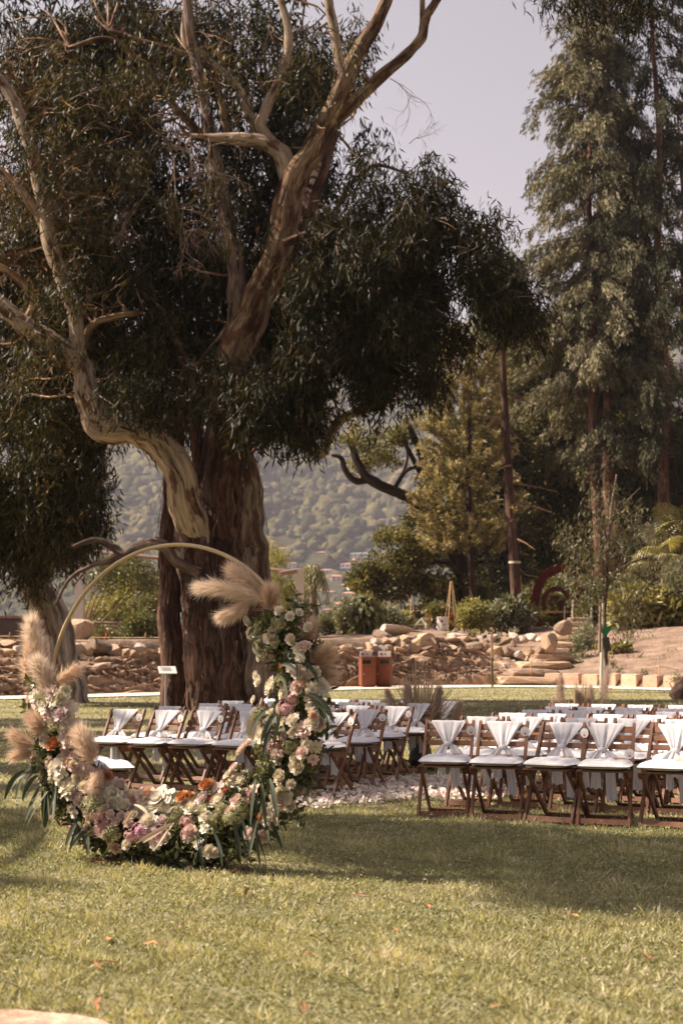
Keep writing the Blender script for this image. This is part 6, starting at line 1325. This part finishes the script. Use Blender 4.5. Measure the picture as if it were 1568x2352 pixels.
def flower(kind, col, zx, zy, dia, off=None, face=None, label=None):
    px, py = Zp(zx, zy); p0 = on_hoop(px, py); t, r = hoop_angle(p0); lat = (r - HR)
    if off is None: off = math.sqrt(max(.23 ** 2 - min(abs(lat), .21) ** 2, .003)) + g.uniform(-.015, .02)
    p = on_hoop(px, py, off); R = dia * .5 * .5002 * (p.y / F) * 1.34; cnt[0] += 1
    rad = (HU * math.cos(t) + Vector((0, 0, math.sin(t)))) * (1 if lat > 0 else -1)
    f = face if face is not None else (HN * 1.0 + rad * min(abs(lat) * 3.0, .8) + Vector((g.normal() * .22, g.normal() * .22, .28 + g.normal() * .2))).normalized()
    o = obj(kind, fmesh(kind, cnt[0], col), None, arch); sc = {'rose': .88, 'peony': .95, 'orchid': .95, 'hydrangea': 1.0}[kind]
    q = f.to_track_quat('Z', 'Y') @ Matrix.Rotation(g.uniform(0, 6.28), 3, 'Z').to_quaternion()
    if kind == 'orchid': q = f.to_track_quat('Z', 'Y')
    o.rotation_euler = q.to_euler(); o.scale = (R * sc,) * 3; o.location = p - f * R * .35; o.matrix_parent_inverse = Matrix.Translation(-arch.location)
    if label: o['label'] = label
    return o
FL = []
W_, B_, P_, L_, O_, R_ = 'white', 'blush', 'peach', 'lav', 'orange', 'rust'
for zx, zy, d in ((1240, 520, 82), (1235, 742, 80), (1212, 965, 76), (1100, 1165, 84), (683, 1360, 74), (880, 1290, 70), (935, 1335, 62), (995, 1260, 80)): FL.append(('rose', W_, zx, zy, d))
for zx, zy, d in ((1130, 440, 44), (1150, 500, 48), (1176, 556, 60), (1180, 715, 46), (1278, 392, 42), (1330, 418, 38), (1412, 468, 42), (1185, 610, 36), (1170, 690, 34), (1205, 605, 34), (1160, 800, 36), (1375, 400, 32), (1240, 860, 44), (1185, 530, 40)): FL.append(('rose', W_, zx, zy, d))
for zx, zy, d, c in ((1287, 652, 36, O_), (1203, 1345, 46, O_), (945, 1188, 62, O_), (832, 1243, 56, O_), (872, 1240, 40, O_), (245, 1000, 68, O_), (490, 1150, 50, R_), (955, 1255, 46, R_), (560, 1215, 40, R_), (330, 985, 40, R_), (1030, 1215, 40, R_)): FL.append(('rose', c, zx, zy, d))
for zx, zy, d, c in ((600, 1262, 92, P_), (400, 1172, 70, P_), (315, 1092, 46, P_), (355, 1255, 80, L_), (275, 865, 62, L_), (740, 1355, 46, L_), (640, 1310, 52, B_), (440, 1230, 60, B_), (155, 908, 52, B_), (135, 800, 52, B_), (195, 990, 58, B_), (1385, 1045, 54, B_), (1425, 785, 62, B_), (470, 1135, 60, L_), (925, 1250, 56, L_), (850, 1278, 44, B_), (1105, 1030, 60, B_), (1130, 1000, 44, B_), (1070, 1110, 46, B_), (545, 1185, 54, B_), (680, 1225, 56, P_), (1400, 720, 50, 'cream'), (1360, 1105, 70, 'cream'), (1278, 1155, 62, 'cream'), (1290, 1245, 84, 'cream'), (1050, 1180, 46, 'cream'), (1350, 950, 56, 'cream'), (1300, 900, 40, 'cream'), (360, 1125, 54, B_)): FL.append(('rose', c, zx, zy, d))
for zx, zy, d in ((505, 1330, 42), (555, 1335, 38), (595, 1335, 40), (530, 1362, 40), (588, 1366, 42), (300, 1050, 42), (340, 1055, 38), (275, 1075, 40), (305, 1080, 32), (342, 1084, 42), (180, 1080, 48), (228, 1090, 44), (186, 1115, 38), (445, 1225, 44), (150, 1060, 36), (330, 1110, 36), (480, 1300, 36), (620, 1290, 36)): FL.append(('rose', B_, zx, zy, d))
for zx, zy, d, c in ((205, 830, 80, W_), (515, 1240, 94, W_), (725, 1255, 104, W_), (395, 1162, 90, P_), (305, 985, 62, W_), (270, 1115, 72, W_), (192, 1165, 58, 'cream'), (300, 1195, 62, 'cream'), (1055, 1140, 50, 'cream'), (160, 780, 50, W_), (290, 790, 46, W_), (650, 1240, 60, B_), (780, 1290, 50, 'cream')): FL.append(('peony', c, zx, zy, d))
for zx, zy, d, c in ((320, 850, 56, B_), (330, 912, 62, B_), (525, 1190, 62, L_), (345, 965, 56, P_), (575, 1235, 46, B_), (310, 820, 46, B_), (1000, 1200, 50, B_)): FL.append(('orchid', c, zx, zy, d))
for zx, zy, d, c in ((1232, 585, 64, 'pinkh'), (1310, 840, 84, 'pinkh'), (1335, 795, 60, 'pinkh'), (1255, 1020, 70, 'pinkh'), (470, 1380, 84, 'pinkh'), (645, 1402, 74, 'purp'), (722, 1418, 74, 'purp'), (862, 1415, 60, 'purp'), (600, 1425, 50, 'pinkh'), (425, 1290, 94, 'greenh'), (505, 1425, 74, 'greenh'), (1110, 1290, 74, 'greenh'), (1060, 1345, 74, 'greenh'), (1130, 1240, 64, 'pinkh'), (1210, 1095, 84, 'greenh'), (1180, 1010, 60, 'greenh'), (1190, 470, 66, 'greenh'), (1270, 450, 60, 'greenh'), (1290, 720, 66, 'greenh'), (240, 920, 70, 'greenh'), (215, 880, 50, 'pinkh'), (190, 800, 60, 'greenh'), (800, 1330, 70, 'greenh'), (860, 1360, 60, 'pinkh'), (1180, 865, 70, 'greenh'), (1250, 940, 50, 'purp'), (250, 1180, 60, 'greenh'), (440, 1330, 60, 'pinkh'), (990, 1340, 56, 'greenh'), (1330, 1010, 60, 'greenh'), (1020, 1300, 60, 'greenh')): FL.append(('hydrangea', c, zx, zy, d))
g2 = np.random.default_rng(66)
for k in range(112):                                   # closer-packed blossoms between the large ones, mostly low and on the pampas side
    t = math.radians(g2.choice([g2.uniform(-182, -120), g2.uniform(-140, -50), g2.uniform(-60, 25)], p=[.28, .36, .36])); q = hoop_pt(t, HR + g2.uniform(-.17, .15)); d = q - Vector((0, 0, CAMZ)); yv = d.y
    cxp = 784 + F * d.x / (d.y * CP + d.z * SP); cyp = 1176 - F * (d.z * CP - d.y * SP) / (d.y * CP + d.z * SP)
    FL.append((g2.choice(['rose', 'rose', 'rose', 'peony']), str(g2.choice(['blush', 'white', 'peach', 'cream', 'cream', 'blush', 'white', 'white'])), cxp / .5002, (cyp - 1205.7) / .5002, g2.uniform(36, 62)))
for k_, c_, zx, zy, d in FL: flower(str(k_), c_, zx, zy, d)

# foliage: leafy sprigs filling the ring, long strap leaves, dried pale leaves
m_fol = leaf_mat('arch_foliage', [(0, (.035, .044, .02)), (.5, (.075, .085, .038)), (.85, (.14, .14, .062)), (1, (.2, .19, .09))], .2, .45, .35)
m_strap = leaf_mat('eucalyptus_strap', [(0, (.03, .038, .024)), (.5, (.06, .07, .042)), (1, (.115, .12, .075))], .15, .5, .25)
m_dry = leaf_mat('dried_leaf', [(0, (.46, .36, .24)), (1, (.60, .49, .36))], .3, .7, .15, (1, .9, .75))
def sprig_mesh(seed, n=22, L=.17):
    g = np.random.default_rng(seed); t = g.random(n); P = np.stack([g.normal(size=n) * .015, g.normal(size=n) * .015, t * L], -1); D = np.stack([g.normal(size=n), g.normal(size=n), g.uniform(-.1, 1.0, n)], -1)
    return leaf_mesh('sprig', P, D, g.uniform(.035, .075, n), g.uniform(.014, .028, n), .25, np.clip(.25 + .5 * t + g.normal(size=n) * .2, 0, 1), g)
SPR = [sprig_mesh(900 + i) for i in range(6)]
for m_ in SPR: m_.materials.append(m_fol)
g = np.random.default_rng(62); T0, T1 = math.radians(-186), math.radians(33)          # from the left plume, under, up to the right plume
for k in range(300):
    t = T0 + (T1 - T0) * (k + g.random()) / 300; a = g.uniform(0, 6.28); wd = .20 + .05 * math.cos(t) if t > -2.6 else .15
    rad = HU * math.cos(t) + Vector((0, 0, math.sin(t))); d = (rad * math.cos(a) + HN * abs(math.sin(a)) * 1.1 + Vector((g.normal() * .3, g.normal() * .3, g.normal() * .3 + .1))).normalized()
    p = hoop_pt(t) + d * wd * g.uniform(.0, .5); o = obj('sprig', SPR[k % 6], None, arch); o.matrix_parent_inverse = Matrix.Translation(-arch.location)
    o.location = p; o.rotation_euler = (d.to_track_quat('Z', 'Y') @ Matrix.Rotation(g.uniform(0, 6.28), 3, 'Z').to_quaternion()).to_euler(); s = g.uniform(.6, 1.15); o.scale = (s, s, s)
N = 5200; tt = g.uniform(T0 + .05, T1 - .04, N); aa = g.uniform(0, 6.28, N); rr = .19 * np.sqrt(g.random(N)) * np.where(tt < -2.7, .75, 1.0)
hu, hn = np.array(HU), np.array(HN); radv = hu[None] * np.cos(tt)[:, None] + np.array([0, 0, 1.])[None] * np.sin(tt)[:, None]
P = np.array(HC)[None] + radv * HR + radv * (rr * np.cos(aa))[:, None] + hn[None] * (rr * np.abs(np.sin(aa)) * .95 - .03)[:, None]
apart('leaf_filler', leaf_mesh('leaf_filler', P, g.normal(size=(N, 3)) + hn[None] * .4, g.uniform(.04, .09, N), g.uniform(.016, .032, N), .25, None, g), m_fol, kind='stuff')
def strap(p, d, L, w, droop_, mat, seed, name='long_leaf', tw=.0):
    g = np.random.default_rng(seed); p = np.array(p, float); d = unit(np.array(d, float)); V, rn, rv = [], [], g.random(); n = 9; c = p.copy(); dd = d.copy()
    s0 = unit(np.cross(d, np.array(HN) + g.normal(size=3) * .5)); 
    for i in range(n):
        t = i / (n - 1); ww = w * (math.sin(min(t * .9 + .1, 1) * 3.0) ** .8 + .03) * .5; nn = unit(np.cross(s0, dd))
        V += [c - s0 * ww, c + nn * ww * -.35, c + s0 * ww]; rn += [rv] * 3; dd = unit(dd + np.array([0, 0, -droop_ / n])); c = c + dd * L / (n - 1); s0 = unit(s0 - dd * (s0 @ dd) + np.cross(dd, s0) * tw / n)
    F_ = [(3 * i + j, 3 * i + j + 1, 3 * i + 4 + j, 3 * i + 3 + j) for i in range(n - 1) for j in range(2)]
    return apart(name, np_mesh(name, np.array(V), [np.array(F_)], {'rnd': np.array(rn)}, True), mat)
g = np.random.default_rng(63); k = 0
def straps(n, zx, zy, sx, sy, dirs, L, w, dr, off=(.1, .26), mat=m_strap):
    global k
    for i in range(n):
        px, py = Zp(zx + g.uniform(-sx, sx), zy + g.uniform(-sy, sy)); p = on_hoop(px, py, g.uniform(*off)); a, b = dirs
        d = HU * (a + g.normal() * .3) + Vector((0, 0, b + g.normal() * .25)) + HN * g.uniform(-.1, .5); k += 1
        strap(p, d, g.uniform(*L), g.uniform(*w), dr * g.uniform(.7, 1.3), mat, 3000 + k, tw=g.uniform(-.8, .8))
straps(17, 1150, 1350, 80, 35, (.45, -.5), (.16, .30), (.018, .028), 1.0)
straps(5, 1200, 1180, 40, 50, (.1, -.5), (.2, .3), (.024, .036), 1.2, (.18, .28))
straps(6, 1330, 640, 60, 60, (.4, .2), (.16, .26), (.022, .034), 2.2, (.15, .26))
straps(7, 1280, 880, 80, 50, (-.1, -.6), (.15, .25), (.018, .03), 1.0, (.16, .27))
straps(6, 1400, 800, 30, 60, (.5, .1), (.18, .28), (.022, .034), 2.0)
straps(6, 150, 1130, 50, 50, (-.6, -.1), (.16, .26), (.024, .036), 2.0, (.08, .24))
straps(8, 230, 1210, 50, 30, (-.2, -.7), (.18, .28), (.024, .036), .8, (.12, .24))
straps(7, 400, 1370, 40, 30, (-.2, -.6), (.14, .24), (.022, .034), .8)
straps(9, 960, 1400, 60, 20, (.1, -.8), (.14, .24), (.018, .03), .6)
straps(5, 440, 1240, 60, 30, (.1, .6), (.12, .2), (.016, .026), 1.5)
straps(4, 780, 1380, 20, 20, (-.6, -.5), (.20, .27), (.018, .03), .2, (.24, .30), m_dry)
straps(4, 660, 1300, 60, 20, (.5, .2), (.12, .18), (.014, .022), .8, (.24, .28), m_dry)
def pale_leaf(zx, zy, w, h, seed, off=.1):
    px, py = Zp(zx, zy + h * .5); p = on_hoop(px, py, off); strap(p, HU * .05 + Vector((0, 0, 1)), h * .5 * 9.3 / F, w * .5 * 9.3 / F, .15, m_dry, seed, 'dried_leaf')
for i, a_ in enumerate(((1160, 930, 70, 130), (1415, 830, 60, 110), (1410, 930, 50, 120), (1335, 1210, 70, 110), (1245, 1340, 70, 130), (1500, 640, 40, 120), (1395, 880, 50, 90))): pale_leaf(*a_, 4000 + i, .06 if i != 4 else .16)
def plume(b, t, w, n, mat, seed, off=.12, bend=.08, hl=(.05, .125)):
    pb, pt = on_hoop(*Zp(*b), off), on_hoop(*Zp(*t), off + .03); Wm = w * .5002 * 9.3 / F * (.8 if mat is m_plume_b else .92); n = int(n * 1.25)
    apart('pampas_plume', plume_mesh(pb, pt, Wm, n, seed, bend, hl, .0020), mat)
plume((200, 690), (148, 450), 66, 2600, m_plume_p, 1, .02)
plume((180, 740), (140, 580), 80, 2200, m_plume_b, 2, .06)
plume((240, 810), (168, 640), 96, 3000, m_plume_p, 3, .16)
plume((255, 740), (345, 665), 44, 1100, m_plume_b, 4, .1, .25)
plume((150, 760), (120, 650), 44, 900, m_plume_b, 5, .08)
plume((225, 960), (165, 890), 90, 1600, m_plume_b, 6, .2)
plume((165, 1010), (80, 960), 60, 900, m_plume_b, 7, .16)
plume((160, 1040), (85, 1055), 50, 800, m_plume_b, 8, .16)
plume((440, 1090), (375, 960), 110, 3000, m_plume, 9, .2)
plume((1205, 345), (925, 290), 80, 3000, m_plume_p, 10, .08, .10)
plume((1205, 335), (1075, 215), 64, 2400, m_plume, 11, .0, -.1)
plume((1150, 350), (1035, 405), 64, 1700, m_plume, 12, .1, .1)
plume((1235, 390), (1240, 315), 70, 1400, m_plume_b, 13, .08, .0)
plume((1400, 690), (1490, 590), 120, 2600, m_plume_b, 14, .1, .1)
plume((1390, 540), (1420, 470), 60, 900, m_plume_b, 15, .08)
plume((1440, 720), (1520, 690), 50, 700, m_plume, 16, .06)
plume((470, 1120), (440, 1180), 60, 900, m_plume, 17, .2)
# ------------------------------------------------------------------ grass, clover, petals, fallen leaves
m_grass = leaf_mat('grass_blade', [(0, (.15, .145, .07)), (.4, (.28, .265, .135)), (.7, (.44, .40, .235)), (.92, (.56, .50, .33)), (1, (.62, .54, .39))], .35, .55, .25, (1.2, 1.15, .6))
def blades(n, y0, y1, L, W, seed, spread=.285, lean=1.1):
    g = np.random.default_rng(seed); y = np.sqrt(g.uniform(y0 ** 2, y1 ** 2, n)); x = g.uniform(-1, 1, n) * (y * spread + .5)
    patch = snoise(np.stack([x, y, x * 0], -1), 71, 3, 1.6); k = (g.random(n) < .72 + .28 * patch) & ~in_dirt(x, y) & (y < ypath(x) + .1); x, y, patch = x[k], y[k], patch[k]; n = len(x)
    P = np.stack([x, y, zlawn(x, y) - .003], -1); D = np.stack([g.normal(size=n) * lean, g.normal(size=n) * lean, np.ones(n)], -1)
    fine = snoise(np.stack([x, y, x * 0], -1), 72, 3, 7.0)
    return P, D, g.uniform(*L, n) * np.clip(1 + .25 * patch + .75 * fine, .25, 2.2), g.uniform(*W, n), np.clip(.46 + .18 * g.normal(size=n) + .20 * patch + .26 * fine, 0, 1)
A = [blades(a, *b) for a, b in ((105000, (4.2, 7.5, (.025, .058), (.0042, .0085), 1)), (120000, (7.5, 13, (.026, .056), (.005, .011), 2)), (55000, (13, 22, (.025, .05), (.011, .02), 3)), (32000, (22, 46, (.03, .06), (.025, .04), 4)))]
tag(obj('grass', dia_mesh('grass', *[np.concatenate([q[i] for q in A]) for i in range(5)]), m_grass), 'short clover-rich grass of the lawn', 'grass', kind='stuff')
# clover: round leaflets and pale flower heads
g = np.random.default_rng(75); n = 42000; y = np.sqrt(g.uniform(4.2 ** 2, 12 ** 2, n)); x = g.uniform(-1, 1, n) * (y * .285 + .5)
k_ = (snoise(np.stack([x, y, x * 0], -1), 76, 3, 2.2) > -.25) & ~in_dirt(x, y); x, y = x[k_], y[k_]; n = len(x)
m_clover = leaf_mat('clover_leaf', [(0, (.13, .15, .06)), (.6, (.24, .25, .11)), (1, (.36, .345, .185))], .25, .5, .3)
tag(obj('clover', dia_mesh('clover', np.stack([x, y, g.uniform(.012, .034, n)], -1), np.stack([g.normal(size=n), g.normal(size=n), g.normal(size=n) * .35 + .1], -1), g.uniform(.010, .019, n), g.uniform(.009, .016, n), None, g), m_clover), 'small clover leaves through the lawn', 'clover', kind='stuff')
n = 1500; y = np.sqrt(g.uniform(4.6 ** 2, 12.5 ** 2, n)); x = g.uniform(-1, 1, n) * (y * .28 + .3)
dens = snoise(np.stack([x, y, x * 0], -1), 77, 2, .9) + .35 * (x > 0) + .25 * (np.abs(y - 9) < 1.6); k_ = (dens > g.uniform(-.5, 1.0, n)) & ~in_dirt(x, y); x, y = x[k_], y[k_]; n = len(x)
C = np.stack([x, y, g.uniform(.035, .055, n)], -1); per = 16
D = unit(g.normal(size=(n, per, 3))); D[..., 2] = np.abs(D[..., 2]) * .8 + .1; P = np.repeat(C[:, None], per, 1)
m_cf = leaf_mat('clover_flower', [(0, (.50, .38, .30)), (.5, (.66, .56, .44)), (1, (.74, .67, .56))], .2, .9, .05, (1, 1, 1))
tag(obj('clover_flowers', dia_mesh('clover_flowers', P.reshape(-1, 3), D.reshape(-1, 3), g.uniform(.008, .013, n * per), .006, None, g), m_cf), 'tiny white clover blossoms dotting the lawn', 'clover', kind='stuff')
# rose petals strewn down the aisle
def petal_mesh(seed):
    g = np.random.default_rng(seed); n = 5; u = np.linspace(-1, 1, n); U, Vv = np.meshgrid(u, u, indexing='ij'); X = U * .030 * np.sqrt(1 - .45 * Vv ** 2); Y_ = Vv * .032 * np.sqrt(1 - .4 * U ** 2)
    Z = .012 * (U ** 2) * g.uniform(.3, 1.3) + .012 * (Vv ** 2) * g.uniform(.2, 1.2) + .003 * g.normal(size=U.shape); return grid_mesh('petal', X, Y_, Z)
m_pet = leaf_mat('petal_fallen', [(0, (.72, .60, .53)), (1, (.80, .71, .65))], .25, .8, .1, (1, 1, 1)); m_petp = leaf_mat('petal_fallen_pink', [(0, (.68, .40, .36)), (1, (.74, .50, .46))], .25, .8, .1, (1, 1, 1))
PM = [petal_mesh(i) for i in range(5)]; PMp = [m_.copy() for m_ in PM]
for m_ in PM: m_.materials.append(m_pet)
for m_ in PMp: m_.materials.append(m_petp)
g = np.random.default_rng(78); C0 = (P_L + P_R) / 2 + AX * -.55
def petal_pos():
    while True:
        u, v = g.uniform(-1.9, 2.6), g.normal() * .52
        if abs(v) > .95: continue
        p = C0 + AX * (u + 1.0) + RX * v
        if u < .2 and v > .1 + u * .5: continue
        return p
for i in range(290):
    p = petal_pos(); pk = g.random() < .14; o = obj('petal', (PMp if pk else PM)[g.integers(0, 5)], None, None, (p.x, p.y, zg(p.x, p.y) + .030 + g.uniform(0, .02))); s = g.uniform(.75, 1.35); o.scale = (s, s, s)
    o.rotation_euler = (g.normal() * .35, g.normal() * .35, g.uniform(0, 6.28)); tag(o, ('pink' if pk else 'cream') + ' rose petal strewn on the grass of the aisle', 'petal', 'petals strewn in the aisle')
n = 1250; pp_ = [petal_pos() for i in range(n)]; P = np.array([(p.x, p.y, zg(p.x, p.y) + .022 + .02 * g.random()) for p in pp_])
tag(obj('petals', leaf_mesh('petals', P, np.stack([g.normal(size=n), g.normal(size=n), g.normal(size=n) * .25 + .1], -1), g.uniform(.035, .06, n), g.uniform(.035, .055, n), .3, None, g), m_pet), 'carpet of pale rose petals along the aisle', 'petals', kind='stuff')
# fallen eucalyptus leaves
m_dl = M('dead_leaf', (.36, .14, .07), (.46, .22, .12), 14, .8, var=.3)
def dead_leaf(seed):
    g = np.random.default_rng(seed); V, Fq = [], []; n = 8
    for i in range(n):
        t = i / (n - 1); w = .013 * math.sin(t * 3.0 + .08) + .0008; c = np.array([(t - .5) * .13, .022 * math.sin(t * 3.1) * g.uniform(.6, 1.3), .012 * math.sin(t * 2.4 + seed)]); V += [c + np.array([0, -w, .004]), c, c + np.array([0, w, .005])]
    Fq = [(3 * i + j, 3 * i + j + 1, 3 * i + 4 + j, 3 * i + 3 + j) for i in range(n - 1) for j in range(2)]
    me = np_mesh('fallen_leaf', np.array(V), [np.array(Fq)], None, True); me.materials.append(m_dl); return me
DL = [dead_leaf(i) for i in range(4)]; g = np.random.default_rng(79)
LV = [(238, 2232), (225, 2240), (703, 2212), (715, 2206), (560, 2065), (545, 2070), (415, 2140), (830, 2070), (990, 2100), (1312, 2122), (1226, 2158), (1480, 2210), (1495, 2224), (905, 2156), (1190, 1852), (1355, 1898), (345, 2188), (1140, 2335), (760, 2180), (255, 2170), (1425, 2290), (500, 1970), (1000, 1862), (1060, 1990), (30, 2290), (230, 2330), (690, 2335), (430, 1985)]
for i, (px, py) in enumerate(LV):
    p = gp(px, py, 3); o = obj('fallen_leaf', DL[i % 4], None, None, p + Vector((0, 0, .032))); s = g.uniform(.5, .95); o.scale = (s, s, s); o.rotation_euler = (g.normal() * .25, g.normal() * .3, g.uniform(0, 6.28))
    tag(o, 'curled orange-brown eucalyptus leaf fallen on the lawn', 'leaf', 'fallen leaves on the lawn')

# ------------------------------------------------------------------ the hazy air between here and the mountain
hz = MB().box((0, 2050, 479), (5600, 4600, 992)).mesh('haze'); m_h = bpy.data.materials.new('haze'); m_h.use_nodes = True; t = m_h.node_tree; t.nodes.clear()
out = t.nodes.new('ShaderNodeOutputMaterial'); pv = t.nodes.new('ShaderNodeVolumePrincipled'); pv.inputs['Color'].default_value = (.90, .87, 1.0, 1); pv.inputs['Density'].default_value = .00012; pv.inputs['Anisotropy'].default_value = .2
t.links.new(pv.outputs[0], out.inputs['Volume'])
tag(obj('haze', hz, m_h), 'thin lilac haze in front of the mountain', 'haze', kind='stuff')
